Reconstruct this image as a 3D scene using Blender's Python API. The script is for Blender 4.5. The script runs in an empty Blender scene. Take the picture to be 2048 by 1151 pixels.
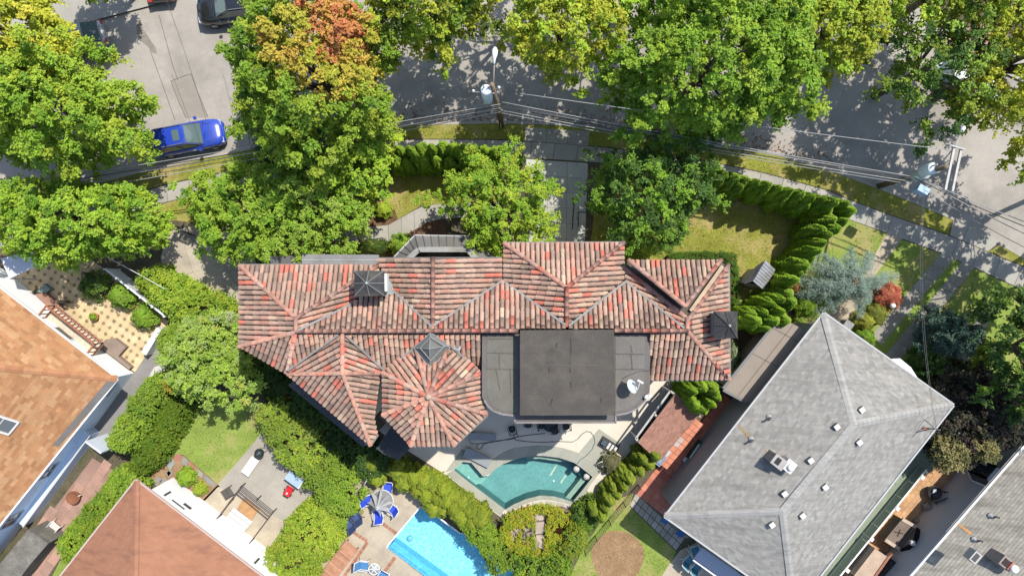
import bpy, math, random
import numpy as np
from mathutils import Vector, Matrix
from mathutils.geometry import tessellate_polygon
S = bpy.context.scene
COL = S.collection
rnd = random.Random(7)
R = math.radians
H, F = 45.0, 1365.0

# ---------------------------------------------------------------- camera, sky, sun, exposure
cd = bpy.data.cameras.new('camera'); cam = bpy.data.objects.new('camera', cd); COL.objects.link(cam)
cam.location = (0, 0, H); cam.rotation_euler = (0, 0, 0)
cd.sensor_width = 36.0; cd.lens = F / 2048 * 36.0; cd.clip_start = 0.5; cd.clip_end = 600
S.camera = cam
SX, SY = -0.396, -0.445                       # shadow offset per metre of height
TO_SUN = Vector((-SX, -SY, 1)).normalized()
W = bpy.data.worlds.new('World'); S.world = W; W.use_nodes = True
nt = W.node_tree; nt.nodes.clear()
sky = nt.nodes.new('ShaderNodeTexSky'); sky.sky_type = 'NISHITA'; sky.sun_disc = False
sky.sun_elevation = math.asin(TO_SUN.z); sky.sun_rotation = math.atan2(TO_SUN.x, TO_SUN.y)
bg = nt.nodes.new('ShaderNodeBackground'); bg.inputs[1].default_value = 0.1654
wo = nt.nodes.new('ShaderNodeOutputWorld')
nt.links.new(sky.outputs[0], bg.inputs[0]); nt.links.new(bg.outputs[0], wo.inputs[0])
sl = bpy.data.lights.new('sun', 'SUN'); sun = bpy.data.objects.new('sun', sl); COL.objects.link(sun)
sl.energy = 4.4; sl.angle = R(0.53); sl.color = (1.0, 0.955, 0.88)
sun.rotation_euler = TO_SUN.to_track_quat('Z', 'Y').to_euler(); sun.location = (20, 22, 60)
S.view_settings.view_transform = 'Standard'; S.view_settings.look = 'None'
S.view_settings.exposure = 0.5; S.view_settings.gamma = 1.0; S.view_settings.use_curve_mapping = False
try:
    S.cycles.use_denoising = True
    S.cycles.max_bounces = 8; S.cycles.transparent_max_bounces = 12; S.cycles.diffuse_bounces = 3
    S.cycles.caustics_reflective = False; S.cycles.caustics_refractive = False
except Exception: pass

# ---------------------------------------------------------------- geometry helpers
def P(px, py, z=0.0):
    """the point at height z seen at picture point (px, py)"""
    f = (H - z) / F
    return Vector(((px - 1024) * f, (575.5 - py) * f, z))
def srgb(r, g, b):
    def c(u):
        u /= 255.0
        return u / 12.92 if u <= 0.04045 else ((u + 0.055) / 1.055) ** 2.4
    return (c(r), c(g), c(b))
WL, KIDS = {}, {}
def adopt(o, parent, wl):
    WL[o.name] = wl
    if parent is not None:
        o.parent = parent; o.location = wl - WL[parent.name]
        KIDS.setdefault(parent.name, []).append(o)
    else:
        o.location = wl
def tag(o, label=None, cat=None, group=None, kind=None, category=None):
    cat = cat or category
    if label: o['label'] = label
    if cat: o['category'] = cat
    if group: o['group'] = group
    if kind: o['kind'] = kind
    return o
def thing(name, label, cat, loc=(0, 0, 0), group=None):
    o = bpy.data.objects.new(name, None); COL.objects.link(o); o.empty_display_size = 0.3
    adopt(o, None, Vector(loc))
    return tag(o, label, cat, group)
def dup(o, loc=None, rz=None, sc=None, label=None, group=None, parent=None):
    c = o.copy(); COL.objects.link(c)
    WL[c.name] = WL[o.name]
    if parent is not None:
        c.parent = parent; KIDS.setdefault(parent.name, []).append(c)
    if loc is not None: c.location = loc; WL[c.name] = Vector(loc)
    if rz is not None: c.rotation_euler = (0, 0, rz)
    if sc is not None: c.scale = sc if hasattr(sc, '__len__') else (sc, sc, sc)
    if label: c['label'] = label
    if group: c['group'] = group
    for k in list(KIDS.get(o.name, [])): dup(k, parent=c)
    return c
class MB:
    """collects faces; build() links them as one mesh object"""
    def __init__(s): s.v, s.f, s.c, s.sm = [], [], [], []
    def add(s, vs, fs, col=(1, 1, 1), smooth=False):
        n = len(s.v); s.v += [tuple(v) for v in vs]
        s.c += [col] * len(vs)
        for f in fs: s.f.append(tuple(n + i for i in f)); s.sm.append(smooth)
        return s
    def box(s, a, b, M=None, col=(1, 1, 1)):
        x0, y0, z0 = a; x1, y1, z1 = b
        vs = [Vector(p) for p in ((x0,y0,z0),(x1,y0,z0),(x1,y1,z0),(x0,y1,z0),(x0,y0,z1),(x1,y0,z1),(x1,y1,z1),(x0,y1,z1))]
        if M is not None: vs = [M @ v for v in vs]
        return s.add(vs, [(3,2,1,0),(4,5,6,7),(0,1,5,4),(1,2,6,5),(2,3,7,6),(3,0,4,7)], col)
    def bar(s, p, q, w, h=None, col=(1, 1, 1), up=(0, 0, 1)):
        p, q = Vector(p), Vector(q); d = (q - p); L = d.length
        if L < 1e-5: return s
        d /= L; u = Vector(up)
        if abs(d.dot(u)) > 0.98: u = Vector((0, 1, 0))
        r = d.cross(u).normalized(); u = r.cross(d); h = w if h is None else h
        M = Matrix((r, d, u)).transposed().to_4x4(); M.translation = p
        return s.box((-w/2, 0, -h/2), (w/2, L, h/2), M, col)
    def tube(s, pts, rad, n=8, col=(1, 1, 1), cap=True):
        pts = [Vector(p) for p in pts]; rs = rad if hasattr(rad, '__len__') else [rad] * len(pts)
        vs, fs = [], []; prev = None
        for i, p in enumerate(pts):
            d = (pts[min(i+1, len(pts)-1)] - pts[max(i-1, 0)]).normalized()
            if prev is None: a = d.orthogonal().normalized()
            else:
                a = (prev - d * prev.dot(d)); a = a.normalized() if a.length > 1e-6 else d.orthogonal().normalized()
            prev = a; b = d.cross(a)
            for k in range(n):
                t = 2 * math.pi * k / n
                vs.append(p + (a * math.cos(t) + b * math.sin(t)) * rs[i])
        for i in range(len(pts) - 1):
            for k in range(n):
                fs.append((i*n+k, i*n+(k+1) % n, (i+1)*n+(k+1) % n, (i+1)*n+k))
        if cap: fs.append(tuple(range(n))[::-1]); fs.append(tuple(range((len(pts)-1)*n, len(pts)*n)))
        return s.add(vs, fs, col, True)
    def lathe(s, c, prof, n=16, col=(1, 1, 1), M=None):
        vs, fs = [], []; c = Vector(c)
        for r, z in prof:
            for k in range(n):
                t = 2 * math.pi * k / n
                v = Vector((r * math.cos(t), r * math.sin(t), z))
                vs.append(c + (M @ v if M is not None else v))
        for i in range(len(prof) - 1):
            for k in range(n):
                fs.append((i*n+k, i*n+(k+1) % n, (i+1)*n+(k+1) % n, (i+1)*n+k))
        fs.append(tuple(range(n))[::-1]); fs.append(tuple(range((len(prof)-1)*n, len(prof)*n)))
        return s.add(vs, fs, col, True)
    def sheet(s, poly, z=None, holes=(), col=(1, 1, 1)):
        """flat polygon (with holes); poly are world points"""
        loops = [[Vector((p[0], p[1], 0)) for p in l] for l in [poly] + list(holes)]
        flat = [p for l in [poly] + list(holes) for p in l]
        tris = tessellate_polygon(loops)
        vs = [Vector((p[0], p[1], p[2] if z is None else z)) for p in flat]
        fs = []
        for t in tris:
            a, b, c = (vs[i] for i in t)
            fs.append(tuple(t) if (b - a).cross(c - a).z >= 0 else tuple(reversed(t)))
        return s.add(vs, fs, col)
    def prism(s, poly, z0, z1, top=True, bottom=False, col=(1, 1, 1)):
        a = sum(poly[i][0]*poly[(i+1) % len(poly)][1] - poly[(i+1) % len(poly)][0]*poly[i][1] for i in range(len(poly)))
        if a < 0: poly = list(reversed(poly))
        n = len(poly)
        vs = [(p[0], p[1], z0) for p in poly] + [(p[0], p[1], z1) for p in poly]
        s.add(vs, [(i, (i+1) % n, n+(i+1) % n, n+i) for i in range(n)], col)
        if top: s.sheet(poly, z1, col=col)
        if bottom: s.sheet(poly, z0, col=col)
        return s
    def build(s, name, mat, parent=None, smooth=None, **tags):
        v = np.array(s.v, dtype=np.float32).reshape(-1, 3)
        lo, hi = v.min(0), v.max(0)
        c = Vector(((lo[0]+hi[0])/2, (lo[1]+hi[1])/2, lo[2]))
        me = bpy.data.meshes.new(name)
        me.from_pydata([tuple(x) for x in (v - np.array(c, dtype=np.float32))], [], s.f)
        at = me.attributes.new('col', 'FLOAT_COLOR', 'POINT')
        cc = np.ones((len(s.v), 4), dtype=np.float32); cc[:, :3] = np.array(s.c, dtype=np.float32)
        at.data.foreach_set('color', cc.ravel())
        me.polygons.foreach_set('use_smooth', [bool(x) if smooth is None else smooth for x in s.sm])
        me.materials.append(mat); me.update()
        o = bpy.data.objects.new(name, me); COL.objects.link(o)
        adopt(o, parent, c)
        return tag(o, **tags) if tags else o
def mesh_np(name, V, Q, C, mat, parent=None, smooth=False, **tags):
    """a mesh from numpy arrays: V (n,3), Q (m,4) quads, C (n,3) colours"""
    V = np.asarray(V, dtype=np.float32); Q = np.asarray(Q, dtype=np.int32); k = Q.shape[1]
    lo, hi = V.min(0), V.max(0); c = np.array([(lo[0]+hi[0])/2, (lo[1]+hi[1])/2, lo[2]], dtype=np.float32)
    me = bpy.data.meshes.new(name)
    me.vertices.add(len(V)); me.vertices.foreach_set('co', (V - c).ravel())
    me.loops.add(Q.size); me.loops.foreach_set('vertex_index', Q.ravel())
    me.polygons.add(len(Q)); me.polygons.foreach_set('loop_start', np.arange(0, Q.size, k, dtype=np.int32))
    try: me.polygons.foreach_set('loop_total', np.full(len(Q), k, dtype=np.int32))
    except Exception: pass
    me.update(calc_edges=True)
    at = me.attributes.new('col', 'FLOAT_COLOR', 'POINT')
    cc = np.ones((len(V), 4), dtype=np.float32); cc[:, :3] = C
    at.data.foreach_set('color', cc.ravel())
    me.polygons.foreach_set('use_smooth', np.full(len(Q), smooth))
    me.materials.append(mat); me.update()
    o = bpy.data.objects.new(name, me); COL.objects.link(o)
    adopt(o, parent, Vector([float(x) for x in c]))
    return tag(o, **tags) if tags else o
def inst(name, me, M, parent, col=None):
    """one more object of a shared mesh at world matrix M (rotation and scale kept)"""
    o = bpy.data.objects.new(name, me); COL.objects.link(o)
    M = M.copy(); w = M.translation.copy()
    if parent is not None:
        o.parent = parent; M.translation = w - WL[parent.name]; KIDS.setdefault(parent.name, []).append(o)
    o.matrix_basis = M; WL[o.name] = w
    if col is not None: o.color = (col[0], col[1], col[2], 1)
    return o

# ---------------------------------------------------------------- materials
def mat(name, col, rough=0.85, var=0.12, scale=1.5, fine=0.1, fscale=25.0, bump=0.15, bscale=60.0, spec=0.3,
        stain=None, stain_scale=0.35, stain_lo=0.5, stain_hi=0.75, metal=0.0, coat=0.0, aniso=None):
    """surface whose colour is  col x mesh colour x object colour  with two scales of mottling, a stain and fine relief"""
    m = bpy.data.materials.new(name); m.use_nodes = True; n = m.node_tree; N = n.nodes; L = n.links; N.clear()
    out = N.new('ShaderNodeOutputMaterial'); b = N.new('ShaderNodeBsdfPrincipled'); L.new(b.outputs[0], out.inputs[0])
    at = N.new('ShaderNodeAttribute'); at.attribute_name = 'col'
    oi = N.new('ShaderNodeObjectInfo')
    geo = N.new('ShaderNodeNewGeometry')
    def mul(a, bb, typ='MULTIPLY', fac=1.0):
        x = N.new('ShaderNodeMix'); x.data_type = 'RGBA'; x.blend_type = typ
        if isinstance(fac, float): x.inputs[0].default_value = fac
        else: L.new(fac, x.inputs[0])
        for i, y in ((6, a), (7, bb)):
            if isinstance(y, tuple): x.inputs[i].default_value = (*y, 1)
            else: L.new(y, x.inputs[i])
        return x.outputs[2]
    c = mul(mul(at.outputs['Color'], oi.outputs['Color']), tuple(col))
    pos = geo.outputs['Position']
    if aniso:                                     # stretched along a direction (angle, ratio)
        mp = N.new('ShaderNodeMapping'); L.new(pos, mp.inputs[0])
        mp.inputs['Rotation'].default_value = (0, 0, aniso[0]); mp.inputs['Scale'].default_value = (1, aniso[1], 1); spos = mp.outputs[0]
    else: spos = pos
    def noise(sc, p, det=4, rgh=0.6):
        t = N.new('ShaderNodeTexNoise'); t.inputs['Scale'].default_value = sc; t.inputs['Detail'].default_value = det
        t.inputs['Roughness'].default_value = rgh; L.new(p, t.inputs['Vector']); return t.outputs[0]
    def ramp(x, lo, hi, a=0.3, bq=0.7):
        r = N.new('ShaderNodeMapRange'); L.new(x, r.inputs[0]); r.inputs[1].default_value = a; r.inputs[2].default_value = bq
        r.inputs[3].default_value = lo; r.inputs[4].default_value = hi; r.clamp = True; return r.outputs[0]
    def grey(x):
        g = N.new('ShaderNodeCombineColor')
        for i in range(3): L.new(x, g.inputs[i])
        return g.outputs[0]
    if var: c = mul(c, grey(ramp(noise(scale, spos), 1 - var, 1 + var)))
    if fine: c = mul(c, grey(ramp(noise(fscale, spos, 2), 1 - fine, 1 + fine)))
    if stain: c = mul(c, tuple(stain), 'MIX', ramp(noise(stain_scale, spos, 6, 0.65), 0.0, 1.0, stain_lo, stain_hi))
    L.new(c, b.inputs['Base Color'])
    b.inputs['Roughness'].default_value = rough; b.inputs['Metallic'].default_value = metal
    b.inputs['Specular IOR Level'].default_value = spec
    if coat: b.inputs['Coat Weight'].default_value = coat; b.inputs['Coat Roughness'].default_value = 0.05
    if bump:
        bp = N.new('ShaderNodeBump'); bp.inputs['Strength'].default_value = bump; bp.inputs['Distance'].default_value = 0.02
        L.new(noise(bscale, pos, 3), bp.inputs['Height']); L.new(bp.outputs[0], b.inputs['Normal'])
    return m
def leaf_mat(name, trans=0.3):
    m = bpy.data.materials.new(name); m.use_nodes = True; n = m.node_tree; N = n.nodes; L = n.links; N.clear()
    out = N.new('ShaderNodeOutputMaterial'); b = N.new('ShaderNodeBsdfPrincipled'); t = N.new('ShaderNodeBsdfTranslucent'); mx = N.new('ShaderNodeMixShader')
    at = N.new('ShaderNodeAttribute'); at.attribute_name = 'col'
    hs = N.new('ShaderNodeHueSaturation'); oi = N.new('ShaderNodeObjectInfo')
    r = N.new('ShaderNodeMapRange'); L.new(oi.outputs['Random'], r.inputs[0]); r.inputs[3].default_value = 0.88; r.inputs[4].default_value = 1.12
    L.new(at.outputs['Color'], hs.inputs['Color']); L.new(r.outputs[0], hs.inputs['Value'])
    L.new(hs.outputs[0], b.inputs['Base Color']); b.inputs['Roughness'].default_value = 0.5; b.inputs['Specular IOR Level'].default_value = 0.25
    tm = N.new('ShaderNodeMix'); tm.data_type = 'RGBA'; tm.blend_type = 'MULTIPLY'; tm.inputs[0].default_value = 1.0
    L.new(hs.outputs[0], tm.inputs[6]); tm.inputs[7].default_value = (1.25, 1.2, 0.5, 1); L.new(tm.outputs[2], t.inputs[0])
    mx.inputs[0].default_value = trans
    L.new(b.outputs[0], mx.inputs[1]); L.new(t.outputs[0], mx.inputs[2]); L.new(mx.outputs[0], out.inputs[0])
    return m
def water_mat(name, tint, ripple=0.25, scale=3.0):
    m = bpy.data.materials.new(name); m.use_nodes = True; n = m.node_tree; N = n.nodes; L = n.links; N.clear()
    out = N.new('ShaderNodeOutputMaterial'); g = N.new('ShaderNodeBsdfGlossy'); g.inputs['Roughness'].default_value = 0.06
    tr = N.new('ShaderNodeBsdfTransparent'); tr.inputs[0].default_value = (*tint, 1)
    mx = N.new('ShaderNodeMixShader'); fr = N.new('ShaderNodeFresnel'); fr.inputs[0].default_value = 1.33
    geo = N.new('ShaderNodeNewGeometry'); t = N.new('ShaderNodeTexNoise'); t.inputs['Scale'].default_value = scale; t.inputs['Detail'].default_value = 3
    t.inputs['Distortion'].default_value = 0.6
    L.new(geo.outputs['Position'], t.inputs['Vector'])
    bp = N.new('ShaderNodeBump'); bp.inputs['Strength'].default_value = ripple; bp.inputs['Distance'].default_value = 0.15
    L.new(t.outputs[0], bp.inputs['Height']); L.new(bp.outputs[0], fr.inputs[1]); L.new(bp.outputs[0], g.inputs['Normal'])
    L.new(fr.outputs[0], mx.inputs[0]); L.new(tr.outputs[0], mx.inputs[1]); L.new(g.outputs[0], mx.inputs[2]); L.new(mx.outputs[0], out.inputs[0])
    return m
def glass_mat(name, col=(0.02, 0.03, 0.035), rough=0.05):
    return mat(name, col, rough, 0, 1, 0, 1, 0, 1, 0.8)
# ---------------------------------------------------------------- material palette
M_ground = mat('soil', (0.10, 0.085, 0.055), 0.95, 0.25, 0.8, 0.3, 12, 0.5, 30, 0.1, stain=(0.05, 0.06, 0.02), stain_scale=0.5)
M_grass = mat('grass', (0.19, 0.195, 0.035), 0.9, 0.18, 0.9, 0.28, 14, 0.6, 40, 0.1, stain=(0.33, 0.26, 0.11), stain_scale=0.55, stain_lo=0.48, stain_hi=0.68)
M_grass_lush = mat('lush_grass', (0.185, 0.245, 0.05), 0.9, 0.16, 0.9, 0.26, 14, 0.6, 40, 0.1, stain=(0.31, 0.24, 0.11), stain_scale=0.45, stain_lo=0.5, stain_hi=0.7)
M_asphalt = mat('asphalt', (0.31, 0.283, 0.25), 0.9, 0.1, 0.5, 0.2, 22, 0.35, 50, 0.15, stain=(0.19, 0.175, 0.155), stain_scale=0.3, stain_lo=0.46, stain_hi=0.75)
M_asphalt_old = mat('asphalt_patch', (0.24, 0.215, 0.185), 0.9, 0.1, 0.8, 0.14, 22, 0.3, 50, 0.15)
M_tar = mat('tar', (0.09, 0.085, 0.08), 0.8, 0.2, 2, 0, 1, 0)
M_concrete = mat('concrete', (0.30, 0.285, 0.25), 0.9, 0.09, 0.7, 0.08, 18, 0.2, 40, 0.15, stain=(0.22, 0.2, 0.17), stain_scale=0.6, stain_lo=0.55, stain_hi=0.8)
M_tan_concrete = mat('tan_concrete', (0.37, 0.315, 0.235), 0.9, 0.1, 0.7, 0.08, 18, 0.2, 40, 0.15, stain=(0.24, 0.21, 0.165), stain_scale=0.5, stain_lo=0.5, stain_hi=0.75)
M_cream = mat('cream_deck', (0.52, 0.47, 0.385), 0.85, 0.06, 0.6, 0.05, 14, 0.12, 30, 0.2, stain=(0.42, 0.37, 0.29), stain_scale=0.5, stain_lo=0.55, stain_hi=0.85)
M_coping = mat('coping_stone', (0.285, 0.285, 0.235), 0.8, 0.07, 0.8, 0.06, 20, 0.12, 30, 0.25)
M_mulch = mat('mulch', (0.13, 0.075, 0.045), 0.95, 0.25, 2, 0.35, 18, 0.7, 25, 0.1)
M_dirt = mat('bare_dirt', (0.245, 0.155, 0.085), 0.95, 0.14, 1.2, 0.2, 12, 0.6, 25, 0.1, stain=(0.32, 0.22, 0.12), stain_scale=1.2, stain_lo=0.55, stain_hi=0.8)
M_paint = mat('paint', (1, 1, 1), 0.6, 0.04, 1.2, 0.03, 20, 0.05, 30, 0.3)          # tinted by the mesh colour
M_stone = mat('stone', (1, 1, 1), 0.9, 0.14, 1.5, 0.12, 20, 0.35, 30, 0.2)           # tinted by the mesh colour
M_metal = mat('metal', (1, 1, 1), 0.4, 0.05, 2, 0.03, 20, 0, 30, 0.5, metal=0.8)
M_plastic = mat('plastic', (1, 1, 1), 0.45, 0.03, 2, 0.02, 20, 0, 30, 0.4)
M_wood = mat('wood', (1, 1, 1), 0.75, 0.16, 3, 0.15, 22, 0.2, 30, 0.25)
M_glass = glass_mat('dark_glass')
M_leaf = leaf_mat('leaf', 0.3)
M_bark = mat('bark', (0.14, 0.11, 0.08), 0.95, 0.2, 3, 0.2, 20, 0.5, 30, 0.1)
G = 0.12                                     # the lots stand one kerb above the street
def pp(pts, z=G): return [P(x, y, z) for x, y in pts]
def sheet(name, mat_, pts, lift=1, holes=(), parent=None, col=(1, 1, 1), base=G, **t):
    z = base + 0.004 * lift
    return MB().sheet(pp(pts, z), z, [pp(h, z) for h in holes], col).build(name, mat_, parent, **t)

def caustic_floor_mat():
    m = mat('caustic_floor_paint', (1, 1, 1), 0.5, 0.05, 0.9, 0.04, 3.0, 0.05); n = m.node_tree; N, L = n.nodes, n.links      # sunlight caustics painted into the pool colour as pale ripple lines
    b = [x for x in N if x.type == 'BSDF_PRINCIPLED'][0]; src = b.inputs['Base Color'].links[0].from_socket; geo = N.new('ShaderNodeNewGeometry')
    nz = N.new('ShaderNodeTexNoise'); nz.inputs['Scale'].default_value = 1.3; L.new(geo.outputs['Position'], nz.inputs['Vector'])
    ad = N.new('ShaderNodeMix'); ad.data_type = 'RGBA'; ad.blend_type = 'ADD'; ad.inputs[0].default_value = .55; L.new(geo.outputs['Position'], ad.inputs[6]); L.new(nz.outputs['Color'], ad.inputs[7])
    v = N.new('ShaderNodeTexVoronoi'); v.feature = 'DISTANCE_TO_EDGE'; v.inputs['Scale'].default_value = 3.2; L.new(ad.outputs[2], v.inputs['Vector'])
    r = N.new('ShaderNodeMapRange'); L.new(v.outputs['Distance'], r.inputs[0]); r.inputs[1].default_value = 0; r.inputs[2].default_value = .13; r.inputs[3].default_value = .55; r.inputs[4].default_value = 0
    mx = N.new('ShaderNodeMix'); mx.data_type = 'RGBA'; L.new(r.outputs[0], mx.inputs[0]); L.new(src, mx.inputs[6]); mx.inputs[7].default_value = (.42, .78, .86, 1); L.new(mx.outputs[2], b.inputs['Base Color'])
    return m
# ---------------------------------------------------------------- pools are cut through every sheet
POOL = [(908,939),(926,923),(940,922),(953,937),(966,952),(978,950),(990,937),(1007,927),(1027,919),(1047,913),(1079,910),(1120,915),(1149,925),(1168,939),(1185,953),(1165,979),(1145,1003),(1131,998),(1108,992),(1081,990),(1052,997),(1027,1008),(1010,1018),(975,991),(940,965)]
NPOOL = [(842,1013),(848,1014),(919,1066),(930,1068),(1080,1178),(1030,1260),(900,1190),(775,1095),(777,1090)]
SKERB = [(-900,560),(-400,470),(0,405),(150,372),(305,335),(417,311),(480,298),(650,262),(815,246),(1000,242),(1100,245),(1180,250),(1300,268),(1420,288),(1536,301),(1640,330),(1662,337),(1756,372),(1836,404),(1912,437),(1999,484),(2048,512),(2300,650),(2700,900)]
NKERB = [(-900,330),(-300,185),(0,95),(200,38),(353,-2),(600,-55),(1000,-95),(1400,-70),(1600,-15),(1726,27),(1803,52),(1900,95),(2048,165),(2300,330),(2700,620)]
FAR = 190
gp = [(-FAR,-FAR),(FAR,-FAR),(FAR,FAR),(-FAR,FAR)]
h0 = [pp(POOL, 0), pp(NPOOL, 0)]
MB().sheet([(x, y, 0) for x, y in gp], 0, h0).build('ground', M_ground, kind='structure')
MB().sheet(pp(SKERB, .004) + list(reversed(pp(NKERB, .004))), .004).build('street', M_asphalt, kind='structure')
def lot(name, kerb, ysign, holes):
    k = pp(kerb, G); x0, x1 = min(v.x for v in k), max(v.x for v in k)
    poly = k + [Vector((FAR-5, k[-1].y, G)), Vector((FAR-5, ysign*(FAR-5), G)), Vector((-FAR+5, ysign*(FAR-5), G)), Vector((-FAR+5, k[0].y, G))]
    b = MB().sheet(poly, G, holes)
    for i in range(len(k) - 1):
        a, c = k[i], k[i+1]; f = (0, 1, 2, 3) if ysign > 0 else (3, 2, 1, 0)
        b.add([a, c, Vector((c.x, c.y, 0)), Vector((a.x, a.y, 0))], [f])
    b.build(name, M_ground, kind='structure')
lot('south_lots', SKERB, -1, [pp(POOL), pp(NPOOL)])
lot('north_lots', NKERB, 1, [])
def offset_line(pts, d):
    out = []
    for i, p in enumerate(pts):
        a, b = pts[max(i-1, 0)], pts[min(i+1, len(pts)-1)]
        t = (Vector((b[0], b[1])) - Vector((a[0], a[1]))).normalized(); out.append(Vector((p[0] - t.y*d, p[1] + t.x*d, p[2])))
    return out
def resample(pts, n):
    pts = [Vector(p) for p in pts]; ds = [0]
    for a, b in zip(pts, pts[1:]): ds.append(ds[-1] + (b - a).length)
    out = []
    for i in range(n + 1):
        s = ds[-1] * i / n; k = 0
        while k < len(ds) - 2 and ds[k+1] < s: k += 1
        t = (s - ds[k]) / max(1e-6, ds[k+1] - ds[k]); out.append(pts[k].lerp(pts[k+1], t))
    return out
def quad_block(b, q, z0, z1, gap=0.012, col=(1, 1, 1)):
    c = sum((Vector((p[0], p[1], 0)) for p in q), Vector()) / 4
    q2 = []
    for p in q:
        d = Vector((p[0], p[1], 0)) - c; q2.append(c + d * max(0.1, 1 - gap * 1.6 / max(d.length, 1e-3)))
    return b.prism([(p.x, p.y) for p in q2], z0, z1, True, False, col)
def jitter(c, a): 
    k = 1 + rnd.uniform(-a, a); return (c[0]*k, c[1]*k*(1+rnd.uniform(-a, a)*.15), c[2]*k*(1+rnd.uniform(-a, a)*.2))
def slab_strip(parent, name, A, B, n, m, z, mat_, col=(1, 1, 1), jit=0.06, gap=0.012):
    a = [resample(pp(A, z), n), resample(pp(B, z), n)]
    for j in range(m):
        for i in range(n):
            def at(ii, jj): return a[0][ii].lerp(a[1][ii], jj / m)
            q = [at(i, j), at(i+1, j), at(i+1, j+1), at(i, j+1)]
            quad_block(MB(), q, z - 0.03, z + rnd.uniform(0, .004), gap, jitter(col, jit)).build(name, mat_, parent)
def pave(parent, name, pts, ang, tw, th, z, mat_, cols, jit=0.08, gap=0.012, stagger=False, inlay=None, skip=0.0):
    poly = pp(pts, z); ca, sa = math.cos(ang), math.sin(ang); me = None
    loc = [(p.x*ca + p.y*sa, -p.x*sa + p.y*ca) for p in poly]
    u0, u1, v0, v1 = min(p[0] for p in loc), max(p[0] for p in loc), min(p[1] for p in loc), max(p[1] for p in loc)
    def inside(u, v):
        r = False
        for i in range(len(loc)):
            (x1, y1), (x2, y2) = loc[i], loc[i-1]
            if (y1 > v) != (y2 > v) and u < (x2-x1)*(v-y1)/(y2-y1) + x1: r = not r
        return r
    def unit(nm):
        b = MB().box((-.5, -.5, 0), (.5, .5, 1)); o = b.build(nm, mat_, parent); o.data.name = nm
        o.data.vertices.foreach_set('co', np.array(b.v, dtype=np.float32).ravel()); return o
    first = None; nn = 0
    rows = int((v1 - v0) / th) + 1; colsn = int((u1 - u0) / tw) + 2
    for j in range(rows):
        for i in range(colsn):
            u = u0 + (i + .5 - (.5 if stagger and j % 2 else 0)) * tw; v = v0 + (j + .5) * th
            if not inside(u, v) or rnd.random() < skip: continue
            def M4(uu, vv, w, h, zz, hh):
                m = Matrix.Rotation(ang, 4, 'Z') @ Matrix.Diagonal((w, h, hh, 1)); m.translation = (uu*ca - vv*sa, uu*sa + vv*ca, zz); return m
            m = M4(u, v, tw - gap, th - gap, z - .03, .03 + rnd.uniform(0, .004)); c = jitter(rnd.choice(cols), jit)
            if first is None:
                first = unit(name); w0 = m.translation.copy(); m.translation = w0 - WL[parent.name]; first.matrix_basis = m; WL[first.name] = w0; first.color = (*c, 1)
            else: inst(name, first.data, m, parent, c)
            nn += 1
            if inlay and (i + j) % 1 == 0:
                inst(inlay[0], first.data, M4(u - tw/2, v - th/2, inlay[1], inlay[1], z - .02, .028), parent, jitter(inlay[2], .15))
    return nn

# kerbs, street repairs
for nm, k, s in (('kerb', SKERB, -1), ('kerb', NKERB, 1)):
    a = pp(k, G); c = offset_line(a, s * 0.16); b = MB()
    for i in range(len(a) - 1):
        q = [a[i], a[i+1], c[i+1], c[i]]
        b.add([(p.x, p.y, .145) for p in q] + [(p.x, p.y, 0) for p in q], [(0,1,2,3) if s > 0 else (3,2,1,0), (0,4,5,1) if s > 0 else (1,5,4,0), (2,6,7,3) if s > 0 else (3,7,6,2)])
    b.build(nm, M_concrete, kind='structure')
sheet('street_patch', M_asphalt_old, [(342,162),(382,148),(416,234),(372,237)], 2, base=0, kind='structure')
b = MB()
for seg in ([(342,162),(360,155),(364,153),(382,148)], [(342,162),(350,185),(356,200),(372,236)], [(382,148),(395,183),(416,234)], [(300,100),(318,150),(350,240)], [(318,30),(345,130),(356,160)], [(600,10),(640,60)], [(455,30),(470,120),(476,240)], [(1200,40),(1215,150),(1222,240)]):
    q = [P(x, y, .013) for x, y in seg]
    for i in range(len(q)-1): b.bar(q[i], q[i+1], .035, .004)
b.build('street_crack', M_tar, kind='structure')
sheet('street_stain', mat('damp_asphalt', (0.19, 0.165, 0.135), 0.8, 0.15, 1.5, 0.12, 20, 0.3), [(272,52),(280,36),(287,60),(296,72),(303,84),(312,96),(314,108),(305,106),(296,94),(286,86),(276,78)], 2, base=0, kind='structure')

sheet('far_pavement', M_concrete, [(-900,326),(-300,181),(0,91),(200,34),(353,-6),(600,-59),(1000,-99),(1400,-74),(1600,-19),(1726,23),(1803,48),(1900,91),(2048,161),(2300,326),(2320,250),(2060,100),(1900,40),(1600,-75),(1400,-130),(1000,-155),(600,-115),(353,-65),(200,-28),(0,30),(-300,120),(-900,270)], 1, kind='structure')
# front pavement: one slab after another
pv = thing('pavement', None, None, P(1000, 290, G)); pv['kind'] = 'structure'
UP = [(-250,520),(-60,470),(150,422),(300,379),(345,366),(500,336),(650,302),(740,286),(815,279),(1000,280),(1100,286),(1220,296),(1417,323),(1536,348),(1662,383),(1689,396),(1776,429),(1899,471),(1976,504),(2048,534),(2250,640)]
LO = [(-240,560),(-50,508),(155,458),(318,408),(352,398),(508,368),(656,332),(744,317),(815,310),(1000,310),(1095,318),(1214,326),(1408,355),(1525,381),(1650,416),(1680,432),(1766,463),(1884,506),(1960,540),(2035,574),(2230,680)]
slab_strip(pv, 'slab', UP, LO, 56, 1, G + .02, M_concrete, jit=.09)
slab_strip(pv, 'slab', [(1899,470),(1976,503)], [(1908,436),(2001,482)], 3, 1, G + .02, M_concrete, jit=.08)
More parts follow.
